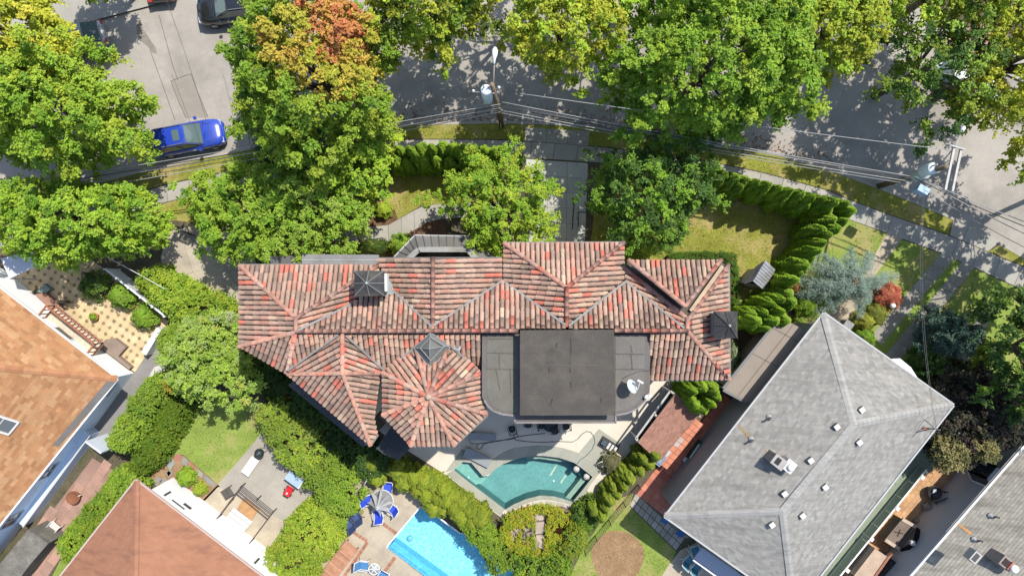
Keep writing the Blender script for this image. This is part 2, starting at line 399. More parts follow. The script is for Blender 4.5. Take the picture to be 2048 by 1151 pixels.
# garden ground
lawn = [(700,330),(1035,318),(1035,400),(905,412),(850,406),(792,440),(760,395),(735,392)]
sheet('front_lawn', M_grass, lawn, 1, kind='structure')
sheet('front_lawn', M_grass, [(1200,330),(1410,357),(1525,383),(1650,418),(1680,434),(1580,600),(1540,660),(1455,640),(1250,610),(1180,500)], 1, kind='structure')
sheet('verge', M_grass, [(200,362),(305,338),(480,302),(650,265),(815,250),(1000,247),(1180,254),(1300,272),(1420,292),(1536,306),(1640,335),(1756,377),(1836,409),(1905,440),(1897,468),(1776,427),(1689,394),(1662,381),(1536,346),(1417,321),(1220,294),(1000,278),(815,277),(650,300),(345,364),(200,405)], 1, kind='structure')
sheet('verge', M_grass, [(2003,488),(2048,516),(2250,640),(2220,620),(2050,532),(1978,503)], 1, kind='structure')
sheet('side_lawn', M_grass_lush, [(1690,436),(1766,465),(1884,508),(1960,542),(2035,576),(2150,640),(2150,800),(1900,800),(1700,690),(1560,600)], 2, kind='structure')
sheet('west_lawn', M_grass, [(200,450),(318,410),(352,400),(500,372),(660,336),(700,332),(735,392),(720,460),(480,480),(430,450),(345,440),(280,470)], 1, kind='structure')
sheet('mulch_bed', M_mulch, [(700,392),(738,392),(764,396),(790,420),(796,440),(772,452),(715,456),(690,440)], 2, kind='structure')
sheet('mulch_bed', M_mulch, [(790,480),(862,440),(885,440),(905,490),(905,530),(600,530),(600,480),(720,480)], 2, kind='structure')
w = thing('garden_path', None, None, P(800, 450, G)); w['kind'] = 'structure'
slab_strip(w, 'slab', [(660,452),(715,453),(772,452),(848,409),(900,408),(1000,404)], [(660,482),(715,483),(790,483),(862,440),(905,436),(1000,432)], 12, 1, G + .016, M_concrete, jit=.05)
dw = thing('driveway', None, None, P(1115, 400, G)); dw['kind'] = 'structure'
slab_strip(dw, 'slab', [(1052,318),(1060,540)], [(1176,326),(1168,540)], 7, 3, G + .016, M_concrete, (1.25, 1.33, 1.36), jit=.08, gap=.008)
slab_strip(dw, 'slab', [(1050,255),(1050,282)], [(1180,262),(1176,292)], 1, 3, G + .016, M_concrete, jit=.08)
wd = thing('driveway', None, None, P(400, 560, G)); wd['kind'] = 'structure'
slab_strip(wd, 'slab', [(340,462),(318,520),(330,575),(452,660)], [(430,440),(500,500),(530,560),(560,640)], 5, 3, G + .012, M_tan_concrete, (0.98, 1.0, 1.05), jit=.03, gap=.006)
for q in ([(1776,464),(1806,476),(1752,548),(1722,556)], [(1722,556),(1752,548),(1722,610),(1690,600)], [(1690,600),(1722,610),(1700,690),(1640,640)]):
    sheet('garden_path', M_tan_concrete, q, 3, kind='structure')
for A, B, n in (([(1884,504),(1744,668)], [(1911,515),(1762,690)], 7), ([(1926,521),(1771,709)], [(1951,533),(1798,722)], 7), ([(1966,617),(1905,715)], [(1992,617),(1935,722)], 4)):
    p_ = thing('garden_path', None, None, P(*A[0], G)); p_['kind'] = 'structure'
    slab_strip(p_, 'slab', A, B, n, 1, G + .02, M_concrete, (.86, .84, .82), jit=.06)

# mansion pool terrace
sheet('pool_deck', M_cream, [(740,845),(905,700),(1380,700),(1378,762),(1340,812),(1275,884),(1150,1042),(1090,1030),(1010,1040),(893,950),(820,903),(770,870)], 3, [POOL], kind='structure')
cop = thing('pool_coping', None, None, P(1060, 900, G)); cop['kind'] = 'structure'
def coping(A, B, n): slab_strip(cop, 'coping_stone', A, B, n, 1, G + .03, M_coping, jit=.05, gap=.004)
coping([(908,939),(940,965),(975,991),(1010,1018)], [(893,947),(930,977),(964,1003),(1000,1030)], 6)
coping([(908,939),(926,923)], [(890,944),(924,897)], 2)
coping([(926,923),(940,922),(953,937),(966,952)], [(924,897),(938,905),(960,922),(972,931)], 3)
coping([(966,952),(978,950),(990,937),(1007,927),(1027,919),(1047,913),(1079,910),(1120,915),(1149,925)], [(972,931),(978,925),(985,918),(1005,904),(1024,896),(1041,893),(1075,890),(1120,893),(1158,905)], 12)
coping([(1149,925),(1168,939),(1185,953)], [(1158,905),(1200,930),(1205,938)], 3)
coping([(1185,953),(1165,979),(1145,1003)], [(1205,938),(1181,968),(1156,1012)], 4)
coping([(1145,1003),(1131,998),(1108,992),(1081,990),(1052,997),(1027,1008),(1010,1018)], [(1150,1010),(1131,1006),(1106,1000),(1081,998),(1055,1005),(1032,1015),(1020,1026)], 9)
slab_strip(cop, 'deck_tile', [(1150,1011),(1131,1007),(1106,1001),(1081,999),(1055,1006),(1032,1016)], [(1150,1028),(1131,1022),(1106,1015),(1081,1013),(1058,1018),(1040,1024)], 6, 1, G + .02, M_stone, (.42, .40, .35), jit=.3)
sheet('spa_terrace', M_coping, [(1198,857),(1242,887),(1207,934),(1158,904)], 6, kind='structure')
def basin(name, outline, top, depth, floor, wall, wl, wmat, label, fmat):
    t = thing(name, label, 'pool', P(*outline[0], 0))
    q = pp(outline, top); a = MB(); n = len(q)
    a.add([(p.x, p.y, top) for p in q] + [(p.x, p.y, -depth) for p in q], [tuple(x) for x in ((i, (i+1) % n, n+(i+1) % n, n+i) for i in range(n))], wall)
    a.build('pool_wall', fmat, t)
    MB().sheet([(p.x, p.y, -depth) for p in q], -depth, col=floor).build('pool_floor', fmat, t)
    MB().sheet([(p.x, p.y, wl) for p in q], wl).build('water', wmat, t)
    return t
M_tile = mat('pool_tile', (1, 1, 1), 0.5, 0.1, 0.8, 0.12, 5.0, 0.1, 30, 0.3)
t_ = basin('swimming_pool', POOL, G + .012, 1.25, (.135, .29, .285), (.07, .17, .175), -.06, water_mat('teal_water', (.86, .97, .96), .35, 2.2), 'teal swimming pool with a curved edge behind the tile roofed mansion', M_tile)
# benches and steps under the water
for pts, z0, col in (([(908,939),(926,923),(942,924),(966,953),(978,952),(965,968),(950,972)], -.45, (.2, .38, .33)), ([(1047,913),(1079,911),(1120,916),(1140,923),(1120,924),(1079,918),(1055,920)], -.35, (.27, .33, .27)), ([(1165,955),(1172,962),(1140,1001),(1131,997)], -.35, (.27, .33, .27)), ([(1149,926),(1184,953),(1168,960),(1146,940)], -.75, (.05, .17, .17))):
    MB().prism([(p.x, p.y) for p in pp(pts, -.1)], -1.24, z0, col=col).build('pool_bench', M_tile, t_)
for p0, p1 in (((1100,950),(1113,930)), ((1121,965),(1134,946))):
    MB().bar(P(*p0, -1.235), P(*p1, -1.235), .12, .02, (.45, .5, .4)).build('pool_light', M_tile, t_)
for x, y in ((1151,932),(1171,947)):
    b = MB().lathe(P(x, y, -.75), [(.16, 0), (.16, .55), (.2, .6), (.2, .72)], 16, (.42, .41, .38)); b.build('pool_stool', M_stone, t_)
b = MB().lathe(P(1107,961,-1.23), [(.09, 0), (.07, .03)], 12, (.6, .65, .6)); b.build('pool_drain', M_tile, t_)
b = MB().lathe(P(937,954,-.44), [(.09, 0), (.07, .03)], 12, (.5, .65, .75)); b.build('pool_drain', M_tile, t_)
# the neighbours' blue pool
t_ = basin('swimming_pool', NPOOL, G + .012, 1.3, (.19, .60, .74), (.10, .42, .62), -.05, water_mat('blue_water', (.92, .98, 1), .6, 2.6), 'bright blue straight sided pool at the bottom edge between hedge and concrete terrace', caustic_floor_mat())
MB().prism([(p.x, p.y) for p in pp([(778,1095),(786,1086),(910,1176),(898,1188)], -.1)], -1.29, -.5, col=(.10, .42, .62)).build('pool_bench', M_tile, t_)
b = MB(); q = offset_line(pp(NPOOL[-2:] + NPOOL[:7], G), 0); o_ = offset_line(q, .09)
for i in range(len(q)-1): quad_block(b, [q[i], q[i+1], o_[i+1], o_[i]], 0.05, G + .035, 0, (.6, .6, .58))
b.build('pool_rim', M_paint, t_)
b = MB().lathe(P(820,1075,-1.29), [(.2, 0), (.2, .12), (.12, .2)], 16, (.15, .42, .6)); b.build('pool_cleaner', M_plastic, t_)
# neighbours' terrace: big slabs with brick courses between
nt_ = thing('pool_terrace', None, None, P(750, 1080, G)); nt_['kind'] = 'structure'
sheet('terrace_base', M_tan_concrete, [(640,1000),(735,945),(800,960),(845,1005),(772,1093),(900,1192),(880,1230),(520,1230),(600,1080)], 1, parent=nt_)
for A, B, n, m in (([(700,1012),(700,1060)], [(762,1002),(732,1080)], 1, 1), ([(700,1062),(640,1160)], [(732,1083),(676,1176)], 2, 1), ([(702,1056),(766,985)], [(735,1078),(800,1010)], 2, 1), ([(738,1080),(765,1045)], [(768,1098),(794,1069)], 1, 1), ([(737,1083),(690,1160)], [(787,1115),(745,1185)], 1, 1), ([(770,1048),(812,985)], [(797,1066),(842,1010)], 2, 1), ([(773,1145),(795,1113)], [(850,1190),(872,1175)], 1, 2)):
    slab_strip(nt_, 'slab', A, B, n, m, G + .02, M_tan_concrete, jit=.05)
for p0, p1 in (((763,1044),(796,1068)), ((701,1059),(734,1081)), ((735,1083),(672,1175)), ((790,1113),(768,1143))):
    a, c = P(*p0, G), P(*p1, G); n = int((c - a).length / .115)
    d = (c - a).normalized(); s = Vector((-d.y, d.x, 0))
    for i in range(n):
        b = MB(); p = a + d * (i + .5) * (c - a).length / n
        M = Matrix((d, s, Vector((0, 0, 1)))).transposed().to_4x4(); M.translation = p
        b.box((-.05, -.11, 0), (.05, .11, .026), M, jitter((.30, .135, .085), .2)); b.build('brick', M_stone, nt_)
# garden behind the red roof
sheet('back_lawn', M_grass_lush, [(381,840),(430,800),(516,800),(524,866),(436,968),(366,908),(342,912),(357,874)], 2, kind='structure')
sheet('soil_border', M_dirt, [(300,950),(335,905),(352,870),(376,835),(385,842),(360,876),(345,912),(366,910),(440,972),(410,1000),(330,985)], 1, kind='structure', col=(1, 1.02, 1.05))
bt = thing('back_terrace', None, None, P(500, 970, G)); bt['kind'] = 'structure'
sheet('terrace_base', M_concrete, [(522,864),(575,900),(640,960),(640,1000),(536,1110),(500,1100),(395,1010),(436,968)], 1, parent=bt)
slab_strip(bt, 'slab', [(522,866),(437,970)], [(618,992),(574,1042)], 3, 2, G + .012, M_concrete, (1.02, .98, .93), jit=.03)
slab_strip(bt, 'slab', [(436,972),(405,1005)], [(573,1043),(533,1105)], 1, 2, G + .012, M_tan_concrete, jit=.04)
for q in ([(613,996),(622,1003),(603,1024),(594,1018)], [(575,1040),(586,1048),(541,1112),(528,1105)], [(620,1000),(640,985),(660,1000),(560,1151),(545,1130)]):
    sheet('grass_strip', M_grass_lush, q, 3, kind='structure')
fl = thing('stepping_path', None, None, P(370, 930, G)); fl['kind'] = 'structure'
for q in ([(330,928),(343,916),(352,925),(340,940)], [(345,914),(356,905),(367,912),(355,924)], [(367,912),(378,919),(374,934),(362,926)], [(380,920),(392,932),(384,942),(376,934)], [(333,944),(342,936),(346,947),(338,955)], [(318,962),(330,952),(338,962),(328,972)], [(330,946),(337,939),(344,944),(338,952)], [(395,936),(408,946),(404,956),(394,948)], [(410,948),(432,966),(428,974),(406,956)], [(304,962),(316,950),(326,958),(314,972)]):
    b = MB(); quad_block(b, pp(q), G, G + .03, .02, jitter(rnd.choice([(.21, .22, .21), (.24, .23, .21), (.30, .13, .10)]) , .1)); b.build('flagstone', M_stone, fl)
# paved yard of the orange house
yd = thing('paved_yard', None, None, P(180, 620, G)); yd['kind'] = 'structure'
yard = [(-10,560),(90,492),(160,515),(330,600),(332,655),(285,722),(266,742),(70,575),(18,592)]
sheet('yard_base', M_stone, yard, 1, parent=yd, col=(.2, .16, .1))
pave(yd, 'paver', yard, R(-34), .5, .5, G + .02, M_stone, [(.52, .405, .235), (.49, .38, .22), (.55, .43, .26)], .06, .01, inlay=('inlay_tile', .2, (.22, .165, .09)))
sheet('alley', M_asphalt_old, [(332,655),(345,700),(300,800),(212,905),(165,882),(268,745),(285,722)], 2, kind='structure', col=(.85, .9, 1))
wk = thing('brick_walk', None, None, P(150, 1040, G)); wk['kind'] = 'structure'
sheet('walk_base', M_stone, [(185,915),(226,940),(150,1060),(70,1190),(0,1190),(60,1080)], 2, parent=wk, col=(.26, .16, .13))
pave(wk, 'paver', [(185,915),(226,940),(150,1060),(70,1190),(0,1190),(60,1080)], R(56), .9, .62, G + .02, M_stone, [(.33, .20, .155), (.36, .22, .17), (.30, .19, .15)], .1, .012, True)
sheet('grass_strip', M_grass_lush, [(120,1120),(150,1120),(110,1200),(80,1200)], 4, kind='structure')
# red tiled terrace and grey slabs of the grey house
rt = thing('tile_terrace', None, None, P(1360, 920, G)); rt['kind'] = 'structure'
red = [(1440,790),(1520,830),(1452,905),(1352,1040),(1318,1022),(1268,984),(1300,952),(1345,895),(1400,840)]
sheet('terrace_base', M_stone, red, 2, parent=rt, col=(.12, .06, .05))
pave(rt, 'terracotta_tile', red, R(52), .46, .46, G + .022, M_stone, [(.44, .155, .10), (.40, .14, .095), (.47, .18, .12)], .1, .014)
gs = thing('stepping_terrace', None, None, P(1310, 1040, G)); gs['kind'] = 'structure'
slab_strip(gs, 'paving_slab', [(1271,985),(1370,1075)], [(1259,1010),(1352,1100)], 11, 2, G + .02, M_stone, (.31, .29, .24), jit=.14, gap=.02)
slab_strip(gs, 'paving_slab', [(1290,1003),(1380,1075)], [(1274,988),(1371,1076)], 9, 1, G + .02, M_stone, (.29, .27, .235), jit=.14, gap=.02)
slab_strip(gs, 'paving_slab', [(1305,1015),(1395,1078)], [(1292,1004),(1382,1076)], 8, 1, G + .02, M_stone, (.25, .235, .21), jit=.14, gap=.02)
sheet('yard_lawn', M_grass_lush, [(1268,985),(1259,1012),(1352,1102),(1310,1190),(1120,1190),(1170,1090),(1230,1000)], 2, kind='structure')
c0 = P(1235, 1112, G); MB().sheet([(c0.x + (1.74 + .06*math.sin(5*k) )*math.cos(k), c0.y + (1.74 + .05*math.sin(3*k+1))*math.sin(k), G + .016) for k in [i*math.pi/32 for i in range(64)]], G + .016).build('dirt_circle', M_dirt, kind='structure')
sheet('side_path', M_tan_concrete, [(1340,1125),(1360,1100),(1400,1080),(1450,1115),(1520,1190),(1300,1190)], 3, kind='structure')
# the alley east of the grey house
sheet('east_alley', mat('alley_concrete', (0.20, 0.235, 0.17), 0.9, 0.12, 0.8, 0.1, 15, 0.2), [(1905,800),(1940,880),(1842,955),(1640,1200),(1540,1200),(1700,1010)], 2, kind='structure')
bw = thing('brick_yard', None, None, P(1800, 1020, G)); bw['kind'] = 'structure'
by = [(1842,955),(1905,905),(1960,930),(1905,1010),(1760,1190),(1640,1200)]
sheet('yard_base', M_stone, by, 2, parent=bw, col=(.2, .13, .09))
pave(bw, 'paver', by, R(50), .36, .3, G + .02, M_stone, [(.43, .25, .125), (.40, .23, .12), (.46, .28, .15)], .1, .014, True)
# grass blades on the open lawns
def blades(name, polys, per, h, cols, seed):
    g = np.random.default_rng(seed); Vs, Cs = [], []
    for pts in polys:
        q = np.array([(p.x, p.y) for p in pp(pts)]); lo, hi = q.min(0), q.max(0)
        n = int(np.prod(hi - lo) * per); xy = lo + g.random((n, 2)) * (hi - lo); ins = np.zeros(n, bool)
        for i in range(len(q)):
            (x1, y1), (x2, y2) = q[i], q[i-1]
            ins ^= ((y1 > xy[:, 1]) != (y2 > xy[:, 1])) & (xy[:, 0] < (x2-x1)*(xy[:, 1]-y1)/(y2-y1+1e-9) + x1)
        xy = xy[ins]; n = len(xy); a = g.random(n)*6.283; hh = h*(.5+g.random(n)); w = .02+.02*g.random(n)
        z = np.full(n, G + .006); d = np.stack([np.cos(a), np.sin(a)], 1); lean = (g.random((n, 2))-.5)*h*1.6
        v = np.zeros((n, 3, 3)); v[:, 0, :2] = xy - d*w[:, None]; v[:, 1, :2] = xy + d*w[:, None]; v[:, 2, :2] = xy + lean
        v[:, :2, 2] = z[:, None]; v[:, 2, 2] = z + hh
        k = np.array(cols)[g.integers(0, len(cols), n)] * (.75 + .5*g.random((n, 1))); Vs.append(v.reshape(-1, 3)); Cs.append(np.repeat(k, 3, 0))
    V = np.concatenate(Vs); C = np.concatenate(Cs)
    mesh_np(name, V, np.arange(len(V)).reshape(-1, 3), C, M_leaf, kind='stuff', label='short grass growing over the lawns', category='grass') if False else tag(mesh_np(name, V, np.arange(len(V)).reshape(-1, 3), C, M_leaf), 'short dry grass growing over the lawns and verges', 'grass', kind='stuff')
blades('grass', [[(700,318),(1000,318),(905,410),(850,405),(792,438),(745,390)], [(1330,370),(1525,385),(1670,430),(1580,590),(1460,620),(1250,580)], [(815,251),(1180,256),(1536,308),(1756,379),(1897,466),(1689,394),(1417,321),(1000,277),(815,276)], [(1690,438),(1960,544),(2040,590),(1900,700),(1720,600)], [(305,340),(480,304),(345,362),(300,375)]], 55, .07, [(.20, .2, .04), (.26, .23, .07), (.17, .2, .035)], 3)
blades('grass', [[(385,842),(430,805),(514,805),(521,866),(436,965),(366,906),(345,908)], [(1266,988),(1258,1012),(1350,1102),(1310,1170),(1130,1170),(1230,1000)]], 60, .06, [(.17, .22, .04), (.23, .22, .07)], 4)
# ---------------------------------------------------------------- roofs: a face is a polygon seen at picture points, lying in a plane given by three points
class Face:
    def __init__(s, poly, anch):
        a, b, c = (P(*q) for q in anch); n = (b - a).cross(c - a).normalized()
        if n.z < 0: n = -n
        s.n, s.o = n, a; s.poly = [s.hit(x, y) for x, y in poly]
        g = Vector((n.x, n.y, 0)); g.normalize()
        s.dn = (g - n * g.dot(n)).normalized(); s.u = n.cross(s.dn).normalized()
        s.uv = [((p - a).dot(s.u), (p - a).dot(s.dn)) for p in s.poly]
    def hit(s, px, py):
        d = Vector(((px - 1024) / F, (575.5 - py) / F, -1)); c = Vector((0, 0, H))
        return c + d * ((s.o - c).dot(s.n) / d.dot(s.n))
    def at(s, u, v, h=0.0): return s.o + s.u * u + s.dn * v + s.n * h
    def spans(s, k, x):
        """where the line uv[k] = x runs inside the polygon"""
        c = []
        for i in range(len(s.uv)):
            p, q = s.uv[i-1], s.uv[i]
            if (p[k] > x) != (q[k] > x): c.append(p[1-k] + (x - p[k]) / (q[k] - p[k]) * (q[1-k] - p[1-k]))
        c.sort(); return list(zip(c[::2], c[1::2]))
    def frame(s, u, v, h=0.0):
        M = Matrix((s.u, s.dn, s.n)).transposed().to_4x4(); M.translation = s.at(u, v, h); return M
    def deck(s, b, h, col):
        pts = [p + s.n * h for p in s.poly]; t = tessellate_polygon([[Vector((p.x, p.y, 0)) for p in pts]])
        fs = []
        for f in t:
            a, bb, c = (pts[i] for i in f); fs.append(tuple(f) if (bb-a).cross(c-a).z > 0 else tuple(reversed(f)))
        b.add(pts, fs, col)
def barrel_mesh(name, mat_, w=.122, h=.105, L=1.0, seg=6, taper=.8, lift=.035):
    vs, fs = [], []
    for j, (y, k, z) in enumerate(((0, taper, 0), (L, 1, lift))):
        for i in range(seg + 1):
            t = math.pi * i / seg; vs.append((-w*k*math.cos(t), y, z + h*k*math.sin(t)))
    for i in range(seg): fs.append((i, seg+1+i, seg+2+i, i+1))
    fs.append(tuple(range(seg+1, 2*seg+2)))
    me = bpy.data.meshes.new(name); me.from_pydata(vs, [], fs)
    at = me.attributes.new('col', 'FLOAT_COLOR', 'POINT'); at.data.foreach_set('color', [1.0]*4*len(vs))
    me.polygons.foreach_set('use_smooth', [True]*seg + [False]); me.materials.append(mat_); me.update(); return me, vs, fs
M_tilemat = mat('fired_clay', (1, 1, 1), 0.85, 0.2, 0.9, 0.2, 16, 0.25, 30, 0.25, stain=(.36, .28, .19), stain_scale=1.7, stain_lo=.62, stain_hi=.7)
M_slate = mat('roll_roofing', (1, 1, 1), 0.9, 0.12, 0.9, 0.14, 18, 0.3, 45, 0.2, stain=(.13, .115, .085), stain_scale=.7, stain_lo=.5, stain_hi=.8)
M_stucco = mat('stucco', (1, 1, 1), 0.9, 0.05, 0.8, 0.05, 20, 0.25, 40, 0.15)
TILE = [((.345, .228, .168), 34), ((.28, .187, .14), 27), ((.21, .145, .113), 8), ((.37, .20, .145), 20), ((.46, .145, .10), 8), ((.40, .29, .2), 3)]
def tile_col(): return jitter(rnd.choices([t[0] for t in TILE], [t[1] for t in TILE])[0], .1)
EV, RZ = 8.7, 10.2
MN = [(600,660,RZ),(1370,660,RZ),(1003,562,9.0)]; MS = [(600,664,RZ),(1374,664,RZ),(1400,757,EV)]
AP = (857,793,11.0); OCT = [(767,745),(767,828),(822,889),(908,889),(973,827),(963,745),(905,688),(822,692)]
faces = [Face(*f) for f in [
 ([(480,531),(757,530),(592,636)], [(480,531,EV),(757,530,EV),(592,636,9.95)]),
 ([(480,531),(592,636),(592,662),(480,691)], [(480,531,EV),(480,691,EV),(592,645,10.0)]),
 ([(592,636),(594,660),(705,607),(762,560),(757,531)], [(592,636,9.95),(592,660,9.99),(757,532,EV)]),
 ([(597,660),(705,607),(762,560),(790,582),(865,652),(865,657)], MN),
 ([(755,518),(865,516),(865,653),(790,583),(765,540)], [(865,516,10.0),(865,640,10.03),(757,530,8.75)]),
 ([(866,516),(1003,516),(1003,561),(868,650)], [(866,516,10.0),(866,640,10.03),(1003,520,8.8)]),
 ([(1004,562),(868,652),(868,657),(1132,657),(1132,650)], MN),
 ([(1008,487),(1247,486),(1133,575)], [(1008,487,EV),(1247,486,EV),(1133,575,9.9)]),
 ([(1008,487),(1133,575),(1132,648),(1008,562)], [(1133,575,9.9),(1133,645,9.94),(1008,520,EV)]),
 ([(1247,486),(1247,561),(1134,648),(1133,575)], [(1133,575,9.9),(1133,645,9.94),(1247,520,EV)]),
 ([(1250,562),(1136,652),(1138,657),(1372,657),(1368,652)], MN),
 ([(1257,521),(1440,521),(1370,612)], [(1257,521,9.35),(1440,521,9.35),(1370,612,10.55)]),
 ([(1250,537),(1372,637),(1371,658),(1250,563)], [(1372,636,10.0),(1371,658,10.06),(1250,550,8.75)]),
 ([(1455,531),(1377,637),(1374,661),(1457,756)], [(1377,636,10.0),(1374,660,10.1),(1456,640,8.75)]),
 ([(1300,667),(1374,665),(1457,756),(1300,757)], MS),
 ([(482,692),(591,666),(577,737),(577,747)], [(482,692,EV),(577,747,EV),(591,666,RZ)]),
 ([(593,667),(677,667),(579,738)], MS),
 ([(685,668),(685,745),(582,744),(577,738),(680,669)], [(685,672,10.05),(685,742,9.75),(579,742,8.85)]),
 ([(686,668),(692,669),(768,736),(768,745),(686,745)], [(686,672,10.05),(686,742,9.75),(768,740,8.95)]),
 ([(578,749),(684,747),(740,887)], [(578,749,EV),(740,887,EV),(685,746,9.75)]),
 ([(686,747),(760,747),(748,835),(754,866),(742,887)], [(686,746,9.75),(741,887,EV),(759,765,8.85)]),
 ([(694,668),(962,668),(962,742),(768,738)], MS)] +
 [([OCT[i], OCT[(i+1) % 8], AP[:2]], [(*OCT[i], 9.4), (*OCT[(i+1) % 8], 9.4), AP]) for i in range(8)]]
mansion = thing('mansion', 'large mansion under red and brown barrel tile roofs with a black flat centre', 'house', P(1000, 640, 0))
db = MB()
for f in faces: f.deck(db, -.02, (.06, .045, .04))
roof = db.build('roof', M_tilemat, mansion)
bar_me, bvs, bfs = barrel_mesh('roof_tile', M_tilemat)
jobs = []
for fi, f in enumerate(faces):
    us = [p[0] for p in f.uv]; u = min(us) + .13; EXP = .52
    while u < max(us) - .04:
        for v0, v1 in f.spans(0, u):
            v = v1; ph = rnd.uniform(-.12, .06)
            while v > v0 + .06:
                top = max(v0, v - EXP - ph); ph = 0; L = (v - top) + (.05 if top > v0 else 0)
                jobs.append((f, u + rnd.uniform(-.008, .008), top - (.05 if top > v0 else 0), L, rnd.uniform(-.006, .012)))
                v = top
        u += .262
jobs.sort(key=lambda j: -j[0].at(j[1], j[2]).z)
TV = np.array(bvs); nV = len(bvs); Vs, Qs, Cs = [], [], []; T4 = np.array([q for q in bfs if len(q) == 4]); capq = [(7,8,9,10),(7,10,11,12),(7,12,13,13)]
for k, (f, u, v, L, h) in enumerate(jobs):
    M = f.frame(u, v, h) @ Matrix.Rotation(rnd.uniform(-.02, .02), 4, 'Z') @ Matrix.Diagonal((1, L, 1, 1)); c = tile_col()
    if k < 300: inst('roof_tile', bar_me, M, roof, c)
    else:
        m = np.array(M); Vs.append(TV @ m[:3, :3].T + m[:3, 3]); Cs.append(np.tile(c, (nV, 1)))
n = len(Vs); q0 = np.concatenate([T4, [(7,8,12,13),(8,9,11,12),(9,10,10,11)]])
q0 = np.array([q for q in q0 if len(set(q)) == 4]); Q = (q0[None] + (np.arange(n) * nV)[:, None, None]).reshape(-1, 4)
o = mesh_np('roof_tiles', np.concatenate(Vs), Q, np.concatenate(Cs), M_tilemat, roof, kind='stuff')
for p in o.data.polygons: pass
ridge_me, _, _ = barrel_mesh('ridge_tile', M_tilemat, .125, .125, 1.0, 6, .85, .03)
def ridge(p, q, h=.03, step=.46):
    a, c = P(*p), P(*q)
    if a.z < c.z: a, c = c, a
    d = (c - a); n = max(1, int(d.length / step)); d.normalize(); s = d.cross(Vector((0, 0, 1))).normalized(); up = s.cross(d)
    for i in range(n):
        l = (c - a).length / n; M = Matrix((s, d, up)).transposed().to_4x4(); M.translation = a + d * (l * i - .03) + Vector((0, 0, h))
        if up.z < 0: M = M
        inst('ridge_tile', ridge_me, M @ Matrix.Diagonal((1, l + .05, 1, 1)), roof, jitter(rnd.choices([(.39, .205, .15), (.33, .18, .135), (.43, .15, .105), (.36, .23, .18)], [5, 3, 1.2, 2])[0], .1))
for p, q in [((592,636,9.97),(480,531,EV)), ((592,636,9.97),(757,531,EV)), ((592,634,9.97),(592,663,RZ)), ((592,662,RZ),(1036,661,RZ)), ((1230,661,RZ),(1375,661,RZ)), ((592,664,RZ),(480,692,EV)),
 ((591,666,RZ),(577,737,8.9)), ((685,664,RZ-.1),(685,747,9.75)), ((685,746,9.75),(577,747,EV)), ((685,746,9.75),(768,746,8.95)), ((685,745,9.75),(741,889,EV)), ((865.5,656,10.1),(865.5,514,10.02)),
 ((1133,575,9.92),(1008,486,EV)), ((1133,575,9.92),(1248,485,EV)), ((1133,652,10.02),(1133,573,9.93)), ((1370,612,10.57),(1257,520,9.35)), ((1370,612,10.57),(1441,520,9.35)), ((1374,637,10.02),(1250,536,8.75)),
 ((1376,638,10.02),(1456,530,8.75)), ((1374,662,RZ),(1374,635,10.02)), ((1374,661,RZ),(1458,758,EV))] + [(AP, (*v, 9.42)) for v in OCT[:6]]: ridge(p, q)
ridge((857,793,11.0), (834,703,9.75)); ridge((857,793,11.0), (893,700,9.75))
MB().lathe(P(857,793,11.08), [(.16, 0), (.16, .1), (.08, .16)], 10, (.36, .27, .2)).build('finial', M_tilemat, roof)
# lead valleys
def pz(anch, x, y): return Face([(0, 0), (1, 0), (0, 1)], anch).hit(x, y)
for an, p, q in ((MN, (1003,562), (868,650)), (MN, (1009,563), (1131,649)), (MN, (1250,563), (1137,651)), (MN, (1251,563), (1367,655)), (MS, (678,669), (577,740)), (MS, (693,670), (768,738)), (MN, (786,580), (864,652)), (MN, (703,608), (597,660)), (MS, (769,742), (826,698)), (MS, (905,693), (958,740))):
    MB().bar(pz(an, *p) + Vector((0, 0, .13)), pz(an, *q) + Vector((0, 0, .13)), .1, .05, (.22, .22, .21)).build('valley_flashing', M_slate, roof)
# the trough between the doubled hips on the east wing
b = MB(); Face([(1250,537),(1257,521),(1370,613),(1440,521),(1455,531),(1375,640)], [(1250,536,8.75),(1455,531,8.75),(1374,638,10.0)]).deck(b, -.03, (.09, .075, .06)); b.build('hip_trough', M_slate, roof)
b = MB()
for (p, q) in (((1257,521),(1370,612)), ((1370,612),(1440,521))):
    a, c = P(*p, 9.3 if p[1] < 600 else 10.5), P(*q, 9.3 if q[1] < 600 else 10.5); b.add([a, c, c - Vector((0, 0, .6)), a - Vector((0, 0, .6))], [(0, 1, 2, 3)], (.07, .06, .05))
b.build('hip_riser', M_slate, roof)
p0 = P(1445,532,8.95); p1 = P(1381,622,9.95); MB().bar(p0, p1, .2, .08, (.34, .26, .18)).build('mortar_bed', M_stone, roof)
# walls under the eaves
def inset(pts, d):
    n = len(pts); a = sum(pts[i].x*pts[(i+1) % n].y - pts[(i+1) % n].x*pts[i].y for i in range(n)); s = 1 if a > 0 else -1; out = []
    for i in range(n):
        e0 = (pts[i] - pts[i-1]).to_2d().normalized(); e1 = (pts[(i+1) % n] - pts[i]).to_2d().normalized()
        n0 = Vector((-e0.y, e0.x)) * s; n1 = Vector((-e1.y, e1.x)) * s; m = (n0 + n1); m = m / max(.3, m.dot(n0)) if m.length > 1e-4 else n0
        out.append(Vector((pts[i].x + m.x*d, pts[i].y + m.y*d, pts[i].z)))
    return out
STUC = (.47, .41, .33)
def walls(pts, z1, ins, name, parent, col, m_=None, z0=0.0, top=True):
    q = inset([P(x, y, z1) for x, y in pts], ins); return MB().prism([(p.x, p.y) for p in q], z0, z1 - .12, top, False, col).build(name, m_ or M_stucco, parent)
